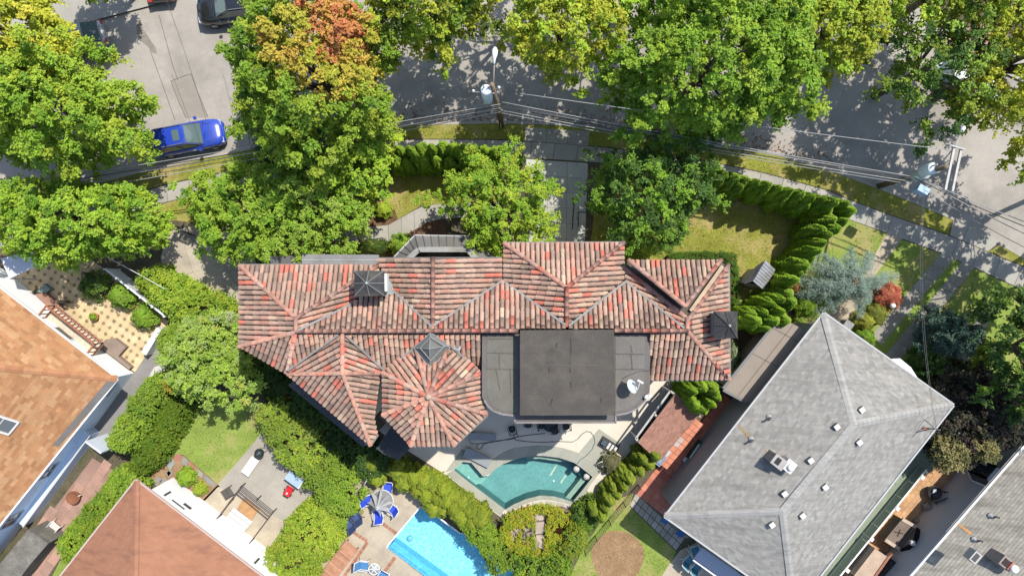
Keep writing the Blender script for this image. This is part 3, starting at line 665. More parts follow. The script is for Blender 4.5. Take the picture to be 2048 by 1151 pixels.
wl = walls([(482,533),(757,532),(757,520),(1001,519),(1010,489),(1246,488),(1252,524),(1454,533),(1454,752),(1300,752),(1296,660),(962,660),(962,740),(768,740),(748,835),(740,884),(578,748),(482,692)], EV, .45, 'wall', mansion, STUC)
walls(OCT, 9.2, .4, 'tower_wall', mansion, STUC)
b = MB()
for x in range(510, 740, 58):
    for z in (5.6,):
        q = P(x, 532, EV); b = MB().box((q.x-.5, q.y-.47, z), (q.x+.5, q.y-.40, z+1.5), None, (1, 1, 1)); b.build('window', M_glass, mansion)
for x in (1055, 1110, 1200):
    q = P(x, 489, EV); MB().box((q.x-.5, q.y-.47, 5.6), (q.x+.5, q.y-.40, 7.1)).build('window', M_glass, mansion)
for x in (1330, 1390):
    q = P(x, 757, EV)
    for z in (1.5, 5.4): MB().box((q.x-.5, q.y+.40, z), (q.x+.5, q.y+.60, z+1.5)).build('window', M_glass, mansion)
# eave gutters
b = MB()
for p, q in (((480,530),(757,529)), ((755,517),(1003,516)), ((1008,486),(1247,485)), ((1300,759),(1458,758)), ((1457,532),(1459,758)), ((822,891),(908,891)), ((908,891),(975,829)), ((742,889),(756,868))):
    b.bar(P(*p, EV-.08 if p[0] not in (822,908) else 9.3), P(*q, EV-.08 if q[0] not in (822,908,975) else 9.3), .13, .1, (.16, .15, .14))
b.build('gutter', M_paint, mansion)
# black flat roof with curved ends, raised square in the middle
ZF, ZB = 9.85, 10.75
fr = [(964,668),(964,793),(967,800),(974,812),(985,822),(1003,829),(1028,832),(1028,846),(1233,846),(1233,831),(1255,827),(1275,818),(1290,803),(1299,785),(1300,770),(1300,668)]
walls(fr, ZF, .12, 'block_wall', mansion, STUC, top=False)
ft = MB().prism([(p.x, p.y) for p in pp(fr, ZF)], ZF - .28, ZF, col=(.115, .105, .098)).build('flat_roof', M_slate, mansion)
inr = [(974,674),(974,788),(979,803),(990,815),(1006,822),(1040,825),(1040,674)]
MB().sheet(pp(inr, ZF + .02), ZF + .02, col=(.125, .118, .10)).build('roof_membrane', M_slate, ft)
MB().sheet(pp([(1231,673),(1289,673),(1289,783),(1280,799),(1266,812),(1248,820),(1231,822)], ZF + .02), ZF + .02, col=(.135, .126, .115)).build('roof_membrane', M_slate, ft)
for p, q in (((974,705),(1028,706)), ((974,737),(1030,738)), ((998,706),(999,737)), ((992,738),(1000,780)), ((1020,738),(1022,785)), ((1262,690),(1264,705)), ((1231,707),(1288,708)), ((1231,738),(1289,738)), ((1262,708),(1265,738)), ((978,677),(1030,677))):
    MB().bar(P(*p, ZF + .03), P(*q, ZF + .03), .05, .02, (.09, .085, .075)).build('roof_seam', M_slate, ft)
b = MB(); q = pp(fr[1:15], ZF); qi = inset(q, .05)
for i in range(1, len(q) - 1): b.bar((*qi[i][:2], ZF + .03), (*qi[i+1][:2], ZF + .03), .09, .07, (.2, .185, .18)) if i < len(q)-2 else None
b.build('parapet', M_slate, ft)
bxp = [(1040,660),(1040,830),(1231,830),(1228,659)]
bx = MB().prism([(p.x, p.y) for p in inset(pp(bxp, ZB), .12)], ZF - .1, ZB - .1, col=(.1, .09, .08)).build('penthouse_wall', M_slate, mansion)
top = MB().prism([(p.x, p.y) for p in pp(bxp, ZB)], ZB - .14, ZB, bottom=True, col=(.07, .062, .053)).build('penthouse_roof', mat('black_membrane', (1, 1, 1), 0.9, .14, .7, .14, 18, .3, 45, .2, stain=(.098, .086, .07), stain_scale=.6, stain_lo=.52, stain_hi=.72), mansion)
for y in (694, 729, 764, 797): MB().bar(P(1041, y, ZB + .004), P(1229, y + 1, ZB + .004), .03, .012, (.082, .073, .062)).build('roof_seam', M_slate, top)
for x, y, x2, y2 in ((1114,685,1112,694),(1141,676,1142,694),(1142,694,1140,728),(1098,735,1098,745),(1140,735,1141,745),(1141,763,1142,775),(1105,797,1100,812),(1202,795,1202,803)): MB().bar(P(x, y, ZB + .006), P(x2, y2, ZB + .006), .06, .018, (.045, .04, .038)).build('roof_seam', M_slate, top)
# chimneys with ribbed metal caps
def chimney(c, corners, apex, z0, z, ribs8, side=None):
    t = thing('chimney', c, 'chimney', P(*apex, z0)) if False else mansion
    cx = sum(p[0] for p in corners)/4; cy = sum(p[1] for p in corners)/4
    q = [P(cx + (x-cx)*.82, cy + (y-cy)*.82, z) for x, y in corners]; sh = MB().prism([(p.x, p.y) for p in q], z0, z - .05, col=(.2, .19, .18)).build('chimney', M_stucco, roof)
    e = [P(x, y, z) for x, y in corners]; a = P(*apex, z + .42); b = MB()
    b.add(e + [a] + [v - Vector((0, 0, .08)) for v in e], [(0,3,4),(3,2,4),(2,1,4),(1,0,4),(5,6,7,8),(0,1,6,5),(1,2,7,6),(2,3,8,7),(3,0,5,8)], (.04, .04, .042))
    b.build('chimney_cap', M_slate, roof)
    r = MB(); ends = e + ([(e[i] + e[(i+1) % 4]) / 2 for i in range(4)] if ribs8 else [])
    for v in ends: r.bar(v + Vector((0, 0, .02)), a + Vector((0, 0, .02)), .05, .05, (.13, .13, .125) if ribs8 == 1 else (.05, .05, .05))
    r.lathe(a, [(.07, -.02), (.07, .07), (.02, .12)], 8, (.3, .32, .3)); r.build('cap_rib', M_slate, roof)
chimney('', [(708,541),(768,541),(769,591),(709,592)], (733,566), 8.8, 10.95, 1)
chimney('', [(1428,622),(1475,622),(1475,676),(1427,676)], (1459,651), 8.0, 10.55, 2)
MB().bar(P(772,547,10.6), P(772,582,10.6), .2, .5, (.55, .55, .52)).build('chimney_panel', M_paint, roof)
MB().sheet([pz(MN, x, y) + Vector((0, 0, .14)) for x, y in ((770,548),(782,560),(790,586),(768,592))], None, col=(.22, .26, .25)).build('chimney_flashing', M_slate, roof)
# lead covered cricket behind the octagon
b = MB(); e = [P(861,665,10.25), P(827,695,9.85), P(861,736,10.05), P(906,689,9.75)]; a = P(859,697,10.7)
b.add(e + [a], [(0,1,4),(1,2,4),(2,3,4),(3,0,4)], (.13, .137, .137)); ck = b.build('roof_cricket', M_slate, roof)
inn = [P(861,674,10.42), P(841,695,10.25), P(862,720,10.3), P(890,690,10.3)]
for s_ in [(e[i], e[(i+1) % 4]) for i in range(4)] + [(e[i], a) for i in range(4)] + [(inn[i] + Vector((0, 0, .06)), inn[(i+1) % 4] + Vector((0, 0, .06))) for i in range(4)]:
    MB().bar(s_[0] + Vector((0, 0, .03)), s_[1] + Vector((0, 0, .03)), .04, .045, (.24, .25, .245)).build('lead_strip', M_slate, ck)
MB().sheet([P(x, y, 9.86) for x, y in ((903,688),(925,692),(918,702),(904,696))], None, col=(.28, .29, .28)).build('valley_flashing', M_slate, roof)
# lower roofs and bay below the eaves
b = MB(); b.prism([(p.x, p.y) for p in pp([(604,508),(757,509),(757,535),(604,535)], 5.2)], 4.9, 5.2, bottom=True, col=(.19, .19, .19)); ca = b.build('entrance_canopy', M_slate, mansion)
MB().bar(P(604,520,5.22), P(757,520,5.22), .05, .03, (.3, .3, .3)).build('roof_seam', M_slate, ca)
MB().prism([(p.x, p.y) for p in pp([(538,513),(603,510),(603,534),(545,536)], 5.0)], 4.75, 5.0, bottom=True, col=(.10, .10, .10)).build('entrance_canopy', M_slate, mansion)
walls([(606,512),(755,512),(755,533),(606,533)], 4.95, .25, 'porch_wall', mansion, STUC)
outer = [P(788,514,4.3), P(830,470,4.3), P(940,472,4.3), P(985,515,4.3)]; inner = [P(818,517,5.1), P(838,499,5.1), P(936,499,5.1), P(952,517,5.1)]
bay = MB().prism([(p.x, p.y) for p in [inner[0], inner[1], inner[2], inner[3]]], 0, 4.6, col=(.02, .02, .02)).build('bay_wall', M_slate, mansion)
for k in range(3):
    nn = (4, 7, 3)[k]
    for i in range(nn):
        t0, t1 = i/nn, (i+1)/nn; q = [outer[k].lerp(outer[k+1], t0), outer[k].lerp(outer[k+1], t1), inner[k].lerp(inner[k+1], t1), inner[k].lerp(inner[k+1], t0)]
        b = MB(); b.add(q + [v - Vector((0, 0, .06)) for v in q], [(0,3,2,1),(4,5,6,7),(0,1,5,4),(1,2,6,5),(2,3,7,6),(3,0,4,7)], jitter((.135, .13, .125), .07))
        b.bar(q[0] + Vector((0, 0, .03)), q[3] + Vector((0, 0, .03)), .04, .05, (.08, .08, .08)); b.build('roof_panel', M_slate, bay)
for k in range(3):
    MB().bar(inner[k] + Vector((0, 0, .1)), inner[k+1] + Vector((0, 0, .1)), .3, .22, (.25, .25, .24)).build('parapet', M_slate, bay)
    MB().bar(outer[k], outer[k+1], .08, .1, (.33, .33, .32)).build('roof_edge', M_slate, bay)
# dark lean-to roofs on the south-west side
for pts, z, nm in (([(570,772),(600,752),(752,880),(722,897)], 5.6, 'lean_to_roof'), ([(752,896),(784,850),(826,889),(797,920),(768,908)], 5.2, 'porch_roof')):
    q = pp(pts, z); 
    if nm == 'lean_to_roof': q[0].z -= .5; q[3].z -= .5
    b = MB(); b.add(q + [v - Vector((0, 0, .1)) for v in q], [tuple(reversed(range(len(q)))) if (q[1]-q[0]).cross(q[2]-q[1]).z < 0 else tuple(range(len(q)))] + [(i, (i+1) % len(q), len(q)+(i+1) % len(q), len(q)+i) for i in range(len(q))], (.05, .052, .06))
    lr = b.build(nm, M_slate, mansion)
    n = 14 if nm == 'lean_to_roof' else 6
    for i in range(1, n):
        a, c = q[0].lerp(q[3] if nm == 'porch_roof' else q[3], i/n), q[1].lerp(q[2], i/n)
        if nm == 'lean_to_roof': a, c = q[0].lerp(q[3], i/n), q[1].lerp(q[2], i/n)
        MB().bar(a + Vector((0, 0, .03)), c + Vector((0, 0, .03)), .03, .04, (.07, .072, .08)).build('roof_seam', M_slate, lr)
    walls(pts, z - .6, .2, 'porch_wall', mansion, STUC)
# ---------------------------------------------------------------- shingled houses next door
def shingle_roof(parent, faces, cols, course, tw, mat_, solo=0, name='shingle', jit=.1, deckcol=(.1, .08, .06), h=.014, thick=.03):
    db = MB()
    for f in faces: f.deck(db, -.03, deckcol)
    roof = db.build('roof', mat_, parent); jobs = []
    for f in faces:
        v1 = max(p[1] for p in f.uv); v = v1 - course / 2; v0 = min(p[1] for p in f.uv); k = 0
        while v > v0:
            for a, b in f.spans(1, v):
                u = a - rnd.uniform(0, tw)
                while u < b:
                    w_ = tw * rnd.uniform(.8, 1.2); x0, x1 = max(a, u), min(b, u + w_)
                    if x1 - x0 > .012: jobs.append((f, x0, x1, v))
                    u += w_
            v -= course
    if solo:
        jobs.sort(key=lambda j: (j[0].at(j[1], j[3]).xy.length)); me = None
    Vs, Cs = [], []
    for k, (f, x0, x1, v) in enumerate(jobs):
        c = jitter(rnd.choice(cols), jit)
        if k < solo:
            M = f.frame((x0+x1)/2, v, h) @ Matrix.Rotation(-.04, 4, 'X') @ Matrix.Diagonal((x1-x0-.003, course*1.04, 1, 1))
            if me is None:
                me = bpy.data.meshes.new(name); me.from_pydata([(-.5,-.5,-.01),(.5,-.5,-.01),(.5,.5,-.01),(-.5,.5,-.01),(-.5,-.5,0),(.5,-.5,0),(.5,.5,.004),(-.5,.5,.004)], [], [(4,5,6,7),(0,1,5,4),(1,2,6,5),(2,3,7,6),(3,0,4,7)])
                at = me.attributes.new('col', 'FLOAT_COLOR', 'POINT'); at.data.foreach_set('color', [1.0]*32); me.materials.append(mat_)
            inst(name, me, M, roof, c); continue
        a, b = v - course*.52, v + course*.5; g = .001
        Vs.append([f.at(x0+g, a, 0), f.at(x1-g, a, 0), f.at(x1-g, b, h), f.at(x0+g, b, h), f.at(x1-g, b, h-.012), f.at(x0+g, b, h-.012)]); Cs.append([c]*6)
    if Vs:
        n = len(Vs); V = np.array([[tuple(p) for p in q] for q in Vs]).reshape(-1, 3); q0 = np.array([(0,3,2,1),(3,5,4,2)]) 
        Q = (q0[None] + (np.arange(n)*6)[:, None, None]).reshape(-1, 4)
        nrm = np.cross(V[1]-V[0], V[2]-V[0]); 
        if nrm[2] > 0: Q = np.concatenate([np.array([(0,1,2,3)]) + (np.arange(n)*6)[:, None], np.array([(3,2,4,5)]) + (np.arange(n)*6)[:, None]])
        mesh_np(name + 's', V, Q, np.array(Cs).reshape(-1, 3), mat_, roof, kind='stuff')
    return roof
def caps(roof, mat_, segs, w, cols, name='ridge_cap', step=.3):
    for p, q in segs:
        a, c = P(*p), P(*q); n = max(2, int((c-a).length / step))
        for i in range(n):
            b = MB(); s = a.lerp(c, i/n); e = a.lerp(c, (i+1.05)/n); d = (c-a).normalized(); sd = Vector((-d.y, d.x, 0)).normalized()
            v = []
            for pt, up in ((s, .035), (e, .05)): v += [pt - sd*w/2 + Vector((0, 0, up-.045)), pt + Vector((0, 0, up+.02)), pt + sd*w/2 + Vector((0, 0, up-.045))]
            b.add(v, [(0,1,4,3),(1,2,5,4)] if (v[1]-v[0]).cross(v[4]-v[1]).z > 0 else [(3,4,1,0),(4,5,2,1)], jitter(rnd.choice(cols), .06)); b.build(name, mat_, roof)
def window(parent, p, q, z0, z1, nrm, frame=(.6, .6, .58), mull=1):
    """a framed window on a wall from p to q (world xy), standing proud along nrm"""
    p, q = Vector((p.x, p.y, 0)), Vector((q.x, q.y, 0)); d = (q-p).normalized(); n = Vector((nrm[0], nrm[1], 0)).normalized()
    M = Matrix((d, n, Vector((0, 0, 1)))).transposed().to_4x4(); M.translation = p; L = (q-p).length
    w = MB().box((0, -.02, z0), (L, .035, z1), M).build('window', M_glass, parent)
    b = MB()
    for x in [0, L] + [L*(i+1)/(mull+1) for i in range(mull)]: b.box((x-.04, .0, z0-.04), (x+.04, .07, z1+.04), M, frame)
    b.box((-.04, .0, z1-.03), (L+.04, .072, z1+.05), M, frame); b.box((-.06, .0, z0-.06), (L+.06, .11, z0+.03), M, frame)
    b.build('window_frame', M_paint, w); return w
def wall_block(parent, pts_eave, ez, ins, col, name='wall', m_=None):
    q = inset([P(x, y, ez) for x, y in pts_eave], ins); MB().prism([(p.x, p.y) for p in q], 0, ez - .05, True, False, col).build(name, m_ or M_stucco, parent); return q
def gutters(parent, segs, z, col, w=.13):
    for p, q in segs: MB().bar(P(*p, z), P(*q, z), w, .12, col).build('gutter', M_paint, parent)
# grey shingle house
SH = 4.8
M_gsh = mat('grey_shingle', (1, 1, 1), 0.92, 0.10, 1.1, 0.1, 16, 0.3, 50, 0.15, stain=(.125, .12, .11), stain_scale=.3, stain_lo=.5, stain_hi=.9, aniso=(R(42), 7.0))
gh = thing('house', 'hip roofed house under pale grey shingles with rows of white roof vents', 'house', P(1640, 930, 0))
ge = [(1647,627),(1905,809),(1588,1213),(1330,1031)]; r1, r2 = (1708,848,6.6), (1565,1021,6.6)
gf = [Face([ge[0], ge[1], r1[:2]], [(*ge[0],SH),(*ge[1],SH),r1]), Face([ge[1], ge[2], r2[:2], r1[:2]], [(*ge[1],SH),(*ge[2],SH),(1636,934,6.6)]),
      Face([ge[2], ge[3], r2[:2]], [(*ge[2],SH),(*ge[3],SH),r2]), Face([ge[3], ge[0], r1[:2], r2[:2]], [(*ge[3],SH),(*ge[0],SH),(1636,934,6.6)])]
gr = shingle_roof(gh, gf, [(.245, .236, .214), (.23, .221, .2), (.262, .253, .23), (.212, .204, .186)], .15, .27, M_gsh, jit=.09, deckcol=(.2, .2, .19), h=.02)
caps(gr, M_gsh, [((*ge[0],SH+.02), r1), ((*ge[1],SH+.02), r1), (r1, r2), ((*ge[3],SH+.02), r2), ((*ge[2],SH+.02), r2)], .42, [(.29, .282, .262), (.275, .267, .248)])
gw = wall_block(gh, ge, SH, .5, (.34, .33, .31))
gutters(gh, [((1646,625),(1328,1031)), ((1328,1032),(1588,1216)), ((1648,625),(1907,808)), ((1907,810),(1590,1215))], SH - .02, (.36, .36, .355), .1)
for i, (x, y) in enumerate([(1721,818),(1671,852),(1716,883),(1619,919),(1648,972),(1567,985),(1603,1029),(1542,1047)]):
    f = gf[[0,3,1,3,1,3,1,2][i]]; p = f.hit(x, y); b = MB(); M = Matrix.Rotation(R(38), 4, 'Z'); M.translation = p + Vector((0, 0, .05))
    b.box((-.16, -.16, 0), (.16, .16, .12), M, (.08, .08, .08)); v = b.build('roof_vent', M_paint, gr)
    MB().box((-.15, -.14, .1), (.15, .14, .18), M, (.5, .49, .47)).build('vent_lid', M_paint, v)
for x, y in ((1538,833),(1502,877)):
    p = gf[3].hit(x, y); b = MB().lathe(p, [(.17, 0), (.15, .06), (.06, .08), (.06, .3)], 12, (.3, .3, .3)); b.tube([p + Vector((0, 0, .3)), p + Vector((-.1, -.06, .42)), p + Vector((-.22, -.12, .38))], .06, 8, (.07, .07, .07)); b.build('vent_pipe', M_paint, gr)
p = gf[3].hit(1546, 916); M = Matrix.Rotation(R(-38), 4, 'Z'); M.translation = p
b = MB().box((-.42, -.28, -.3), (.3, .28, .95), M, (.26, .22, .19)); chy = b.build('chimney', M_stone, gr)
MB().box((-.46, -.32, .95), (.34, .32, 1.02), M, (.3, .28, .26)).build('chimney_cap', M_stone, gr)
MB().box((-.3, -.2, 1.0), (.0, .2, 1.03), M, (.03, .03, .03)).build('flue', M_stone, gr)
M2 = M.copy(); M2.translation = gf[3].hit(1562, 920) + Vector((0, 0, .1)); MB().box((-.1, -.33, 0), (.5, .33, .75), M2, (.62, .61, .58)).build('chimney_hood', M_paint, gr)
MB().lathe(M2 @ Vector((.25, 0, .74)), [(.2, 0), (.2, .16), (.12, .2)], 14, (.66, .65, .62)).build('flue_pot', M_paint, gr)
for q_ in ([(1527,898),(1533,900),(1546,912),(1541,914)], [(1474,848),(1480,850),(1503,874),(1497,876)], [(1533,909),(1545,915),(1541,920),(1531,914)]):
    MB().sheet([gf[3].hit(x, y) + Vector((0, 0, .035)) for x, y in q_], None, col=(.30, .20, .10)).build('rust_streak', M_stone, gr)
# service mast on the roof
b = MB(); t0 = gf[1].hit(1846, 848) + Vector((0, 0, 1.1))
for x, y in ((1834,863),(1858,856),(1848,838)): b.tube([gf[1].hit(x, y) + Vector((0, 0, .02)), t0], .02, 6, (.12, .11, .1))
b.tube([gf[1].hit(1846,854), t0 + Vector((0, 0, .5))], .03, 6, (.2, .19, .18)); b.bar(gf[1].hit(1843,856) + Vector((0, 0, .06)), gf[1].hit(1859,857) + Vector((0, 0, .06)), .06, .05, (.35, .1, .07)); b.build('service_mast', M_paint, gr)
# entry awning on the east wall
b = MB(); e = [P(1783,717,3.3), P(1800,716,3.3), P(1822,734,3.2), P(1836,756,3.1), P(1836,770,3.6), P(1785,732,3.7)]
b.add(e, [(5,4,3,2,1,0)] if (e[1]-e[0]).cross(e[2]-e[1]).z < 0 else [(0,1,2,3,4,5)], (.58, .6, .62)); b.build('door_awning', M_paint, gh)
# flat brown carport beside it
cp = thing('carport', 'flat brown felt roofed carport between tiled mansion and grey shingle house', 'carport', P(1540, 720, 0))
cpp = [(1562,634),(1613,662),(1500,806),(1449,778)]
cr = MB().prism([(p.x, p.y) for p in pp(cpp, 3.4)], 3.22, 3.4, bottom=True, col=(.235, .20, .165)).build('roof', M_slate, cp)
cr.data.materials[0] = mat('brown_felt', (1, 1, 1), .92, .08, .8, .1, 20, .25, 45, .15, stain=(.19, .16, .13), stain_scale=.8, stain_lo=.55, stain_hi=.8)
for p, q in (((1587,648),(1475,792)), ((1505,706),(1556,734)), ((1545,655),(1598,684))): MB().bar(P(*p, 3.405), P(*q, 3.405), .045, .016, (.13, .11, .095)).build('roof_seam', M_slate, cr)
gutters(cp, [((1558,636),(1446,776)), ((1446,779),(1499,808))], 3.35, (.14, .14, .14), .16)
walls([(1568,640),(1608,662),(1498,800),(1454,777)], 3.2, .15, 'wall', cp, (.2, .18, .16))
for x, y in ((1506,806),(1454,779)): MB().bar(P(x, y, 3.2), Vector((P(x, y, 3.2).x, P(x, y, 3.2).y, G)), .1, .1, (.2, .3, .27)).build('post', M_paint, cp)
# grey-tan house at the lower right
dh = thing('house', 'tan grey shingled house with long white gutter at the lower right corner', 'house', P(2000, 1100, 0))
M_tsh = mat('tan_shingle', (1, 1, 1), .92, .1, 1.1, .1, 16, .3, 50, .15, stain=(.105, .097, .08), stain_scale=.3, stain_lo=.47, stain_hi=.85, aniso=(R(42), 7.0))
d0, d1 = (2330,560), (1730,1254)
SD = 3.8
df = Face([d0, d1, (2330,1254)], [(2050,890,SD),(1822,1151,SD),(2050,1151,5.7)])
dr = shingle_roof(dh, [df], [(.25, .235, .20), (.232, .216, .186), (.27, .252, .215)], .17, .34, M_tsh, jit=.09, deckcol=(.18, .165, .14), h=.02)
gutters(dh, [((2050,888),(1730,1254)), ((2050,888),(2330,566))], SD + .0, (.56, .56, .55), .13)
q = wall_block(dh, [(2330,570),(1735,1254),(2330,1254)], SD, .4, (.46, .46, .46))
for x, y in ((1980,1030),(1947,1077)):
    p = df.hit(x, y); b = MB().lathe(p, [(.17, 0), (.15, .06), (.06, .08), (.06, .32)], 12, (.28, .28, .28)); b.tube([p + Vector((0, 0, .3)), p + Vector((.12, .06, .44)), p + Vector((.26, .0, .4))], .06, 8, (.06, .06, .06)); b.build('vent_pipe', M_paint, dr)
p = df.hit(1995, 1116); M = Matrix.Rotation(R(-40), 4, 'Z'); M.translation = p
MB().box((-.5, -.3, -.2), (.28, .3, .9), M, (.25, .21, .18)).build('chimney', M_stone, dr)
MB().box((-.4, -.2, .9), (.0, .2, .93), M, (.04, .03, .03)).build('flue', M_stone, dr)
MB().box((.0, -.26, .9), (.12, .26, 1.0), M, (.34, .1, .07)).build('chimney_brick', M_stone, dr)
MB().lathe(M @ Vector((.28, 0, .9)), [(.24, 0), (.24, .22), (.14, .3)], 14, (.62, .62, .6)).build('flue_pot', M_paint, dr)
MB().sheet([df.hit(x, y) + Vector((0, 0, .03)) for x, y in ((1913,1047),(1917,1045),(1944,1064),(1940,1068))], None, col=(.42, .22, .08)).build('rust_streak', M_stone, dr)
nw = (-.75, .66); 
def dwall(t): return q[0].lerp(q[1], t)
def onwall(px, py, z):
    a, b_ = q[0], q[1]; p = P(px, py, z); d = (b_ - a).to_2d().normalized(); return a + Vector((d.x, d.y, 0)) * (p.to_2d() - a.to_2d()).dot(d)
for (x0, y0, x1, y1, z0, z1, bay) in ((1975,915,1944,952,1.7,3.4,True), (1862,1047,1848,1062,2.0,2.9,False), (1805,1112,1790,1130,2.0,2.9,False)):
    a, c = onwall(x0, y0, 2.5), onwall(x1, y1, 2.5)
    if bay:
        n_ = Vector((nw[0], nw[1], 0)).normalized(); d = (c-a).normalized(); a2, c2 = a + n_*.55 + d*.3, c + n_*.55 - d*.3
        b = MB().prism([(v.x, v.y) for v in (a, a2, c2, c)], z0 - .15, z0, bottom=True, col=(.5, .52, .55)); b.prism([(v.x, v.y) for v in (a, a2, c2, c)], z1, z1 + .12, bottom=True, col=(.5, .52, .55)); bw_ = b.build('bay_window', M_paint, dh)
        for s, e in ((a, a2), (a2, c2), (c2, c)):
            b = MB(); b.add([(s.x, s.y, z0), (e.x, e.y, z0), (e.x, e.y, z1), (s.x, s.y, z1)], [(0,1,2,3)]); b.build('pane', M_glass, bw_)
            for v in (s, e): MB().bar((v.x, v.y, z0), (v.x, v.y, z1), .09, .09, (.62, .64, .66)).build('frame', M_paint, bw_)
    else:
        n_ = Vector((nw[0], nw[1], 0)).normalized(); d = (c-a).normalized(); M = Matrix((d, n_, Vector((0,0,1)))).transposed().to_4x4(); M.translation = a
        ac = MB().box((0, -.05, z0), ((c-a).length, .42, z1-.35), M, (.36, .34, .31)).build('window_unit', M_paint, dh); MB().box((.08, .05, z1-.36), ((c-a).length-.08, .34, z1-.34), M, (.06, .06, .06)).build('grille', M_paint, ac)
# orange house
oh = thing('house', 'house under orange brown shingles with white front wall and wooden balcony', 'house', P(60, 800, 0))
M_osh = mat('orange_shingle', (1, 1, 1), .92, .12, 1.2, .12, 16, .3, 50, .15)
OE = 3.6; o0 = (235,757)
of = [Face([o0, (0,735), (-360,704), (-360,297)], [(0,575,OE),(*o0,OE),(0,735,5.35)]), Face([o0, (-190,1287), (-360,1287), (-360,704), (0,735)], [(*o0,OE),(0,1050,OE),(0,735,5.35)])]
orf = shingle_roof(oh, of, [(.325, .18, .09), (.295, .15, .072), (.355, .205, .105), (.27, .135, .064), (.33, .168, .08)], .2, .5, M_osh, 300, jit=.05, deckcol=(.25, .12, .06), h=.01)
caps(orf, M_osh, [((*o0,OE+.02), (0,735,5.37)), ((0,735,5.37), (-120,725,6.2))], .4, [(.33, .165, .085), (.31, .145, .072)])
MB().sheet([of[1].hit(x, y) + Vector((0, 0, .05)) for x, y in ((219,757),(233,763),(118,892),(106,889))], None, col=(.125, .12, .115)).build('roof_patch', M_slate, orf)
b = MB(); e = [of[1].hit(x, y) + Vector((0, 0, .14)) for x, y in ((-14,825),(42,843),(22,867),(-34,850))]
sk = MB().add(e, [(3,2,1,0)]).build('skylight', glass_mat('skylight_glass', (.09, .1, .1)), orf)
for i in range(4): MB().bar(e[i], e[(i+1) % 4], .1, .16, (.5, .49, .46)).build('skylight_frame', M_paint, sk)
MB().bar((e[0]+e[1])/2, (e[3]+e[2])/2, .06, .12, (.4, .39, .36)).build('skylight_frame', M_paint, sk)
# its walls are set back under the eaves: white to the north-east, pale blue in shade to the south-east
wb = [P(267,745,G), P(-300,295,G), P(-400,1300,G), P(-150,1300,G), P(15,1090,G), P(168,881,G)]
MB().prism([(p.x, p.y) for p in wb], 0, OE - .08, col=(.8, .8, .79)).build('wall', M_stucco, oh)
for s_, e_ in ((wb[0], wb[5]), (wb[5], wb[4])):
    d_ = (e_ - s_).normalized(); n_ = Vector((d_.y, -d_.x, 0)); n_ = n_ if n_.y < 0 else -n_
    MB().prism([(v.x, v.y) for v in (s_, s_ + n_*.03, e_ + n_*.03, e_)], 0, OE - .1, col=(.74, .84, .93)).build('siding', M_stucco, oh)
gutters(oh, [((236,758),(0,1051)), ((0,1051),(-60,1126)), ((236,756),(0,573)), ((0,573),(-80,511))], OE - .03, (.6, .6, .6), .1)
w0 = P(267,745,G); w1 = P(-300,295,G); dd = (w1 - w0).normalized(); nn_ = Vector((-dd.y, dd.x, 0)); nn_ = nn_ if nn_.y > 0 else -nn_
def ow(px, py, z):
    p = P(px, py, z); return w0 + dd * (p - w0).dot(dd)
window(oh, ow(150,676,1.8), ow(118,652,1.8), 1.2, 2.5, nn_, (.56, .57, .58), 0)
# bay with wooden balcony rail
bal = MB(); ra, rb = ow(195,690,2.2), ow(95,620,2.2); ra2, rb2 = ra + nn_*1.0, rb + nn_*1.0
bal.prism([(v.x, v.y) for v in (ra, ra2, rb2, rb)], 1.55, 1.72, bottom=True, col=(.5, .42, .32)); bl = bal.build('balcony', M_wood, oh)
RW = (.31, .12, .065)
for s, e in ((ra, ra2), (ra2, rb2), (rb2, rb)):
    MB().bar((s.x, s.y, 2.65), (e.x, e.y, 2.65), .1, .08, RW).build('rail', M_wood, bl); MB().bar((s.x, s.y, 1.82), (e.x, e.y, 1.82), .07, .07, RW).build('rail', M_wood, bl)
    n = max(3, int((e-s).length / .26))
    for i in range(n + 1):
        p = s.lerp(e, i/n); MB().bar((p.x, p.y, 1.7), (p.x, p.y, 2.65), .055, .055, jitter(RW, .1)).build('baluster', M_wood, bl)
# lower roofs, beds and windows around the orange house
for pts, z, col, nm in (([(205,632),(214,636),(258,700),(285,722),(267,742),(190,690)], .62, (.24, .17, .13), 'planter_wall'), ([(70,585),(84,583),(128,620),(118,634)], .62, (.26, .15, .12), 'planter_wall')):
    pass
for z, pts, nm, lab, cat, col in ((.55, [(195,690),(212,678),(228,676),(252,694),(236,712),(262,734),(258,738)], 'planter', 'low grey brick planter against the white wall of the orange roofed house', 'planter', (.22, .17, .14)),
                                  (.5, [(70,588),(90,585),(126,618),(112,628)], 'planter', 'low reddish brick planter beside the wooden balcony stairs', 'planter', (.27, .15, .11))):
    MB().prism([(p.x, p.y) for p in pp(pts, z)], G, z, col=col).build(nm, M_stone, label=lab, category=cat)
sw0, sw1 = P(168,881,G), P(15,1090,G); ds = (sw1 - sw0).normalized(); ns = Vector((ds.y, -ds.x, 0)); ns = ns if ns.y < 0 else -ns
def sw(px, py, z):
    p = P(px, py, z); return sw0 + ds * (p - sw0).dot(ds)
for x0, y0, x1, y1, z0, z1 in ((232,775,212,800,1.6,2.8), (127,946,103,970,1.6,2.8), (52,1040,28,1064,1.6,2.8)):
    window(oh, sw(x0, y0, 2.2), sw(x1, y1, 2.2), z0, z1, ns, (.45, .5, .55), 1)
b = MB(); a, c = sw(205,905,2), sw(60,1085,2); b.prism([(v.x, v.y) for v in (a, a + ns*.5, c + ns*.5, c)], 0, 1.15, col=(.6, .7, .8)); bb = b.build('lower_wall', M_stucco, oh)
MB().bar((*(a + ns*.5).xy, 1.2), (*(c + ns*.5).xy, 1.2), .1, .1, (.42, .44, .46)).build('coping', M_paint, bb)
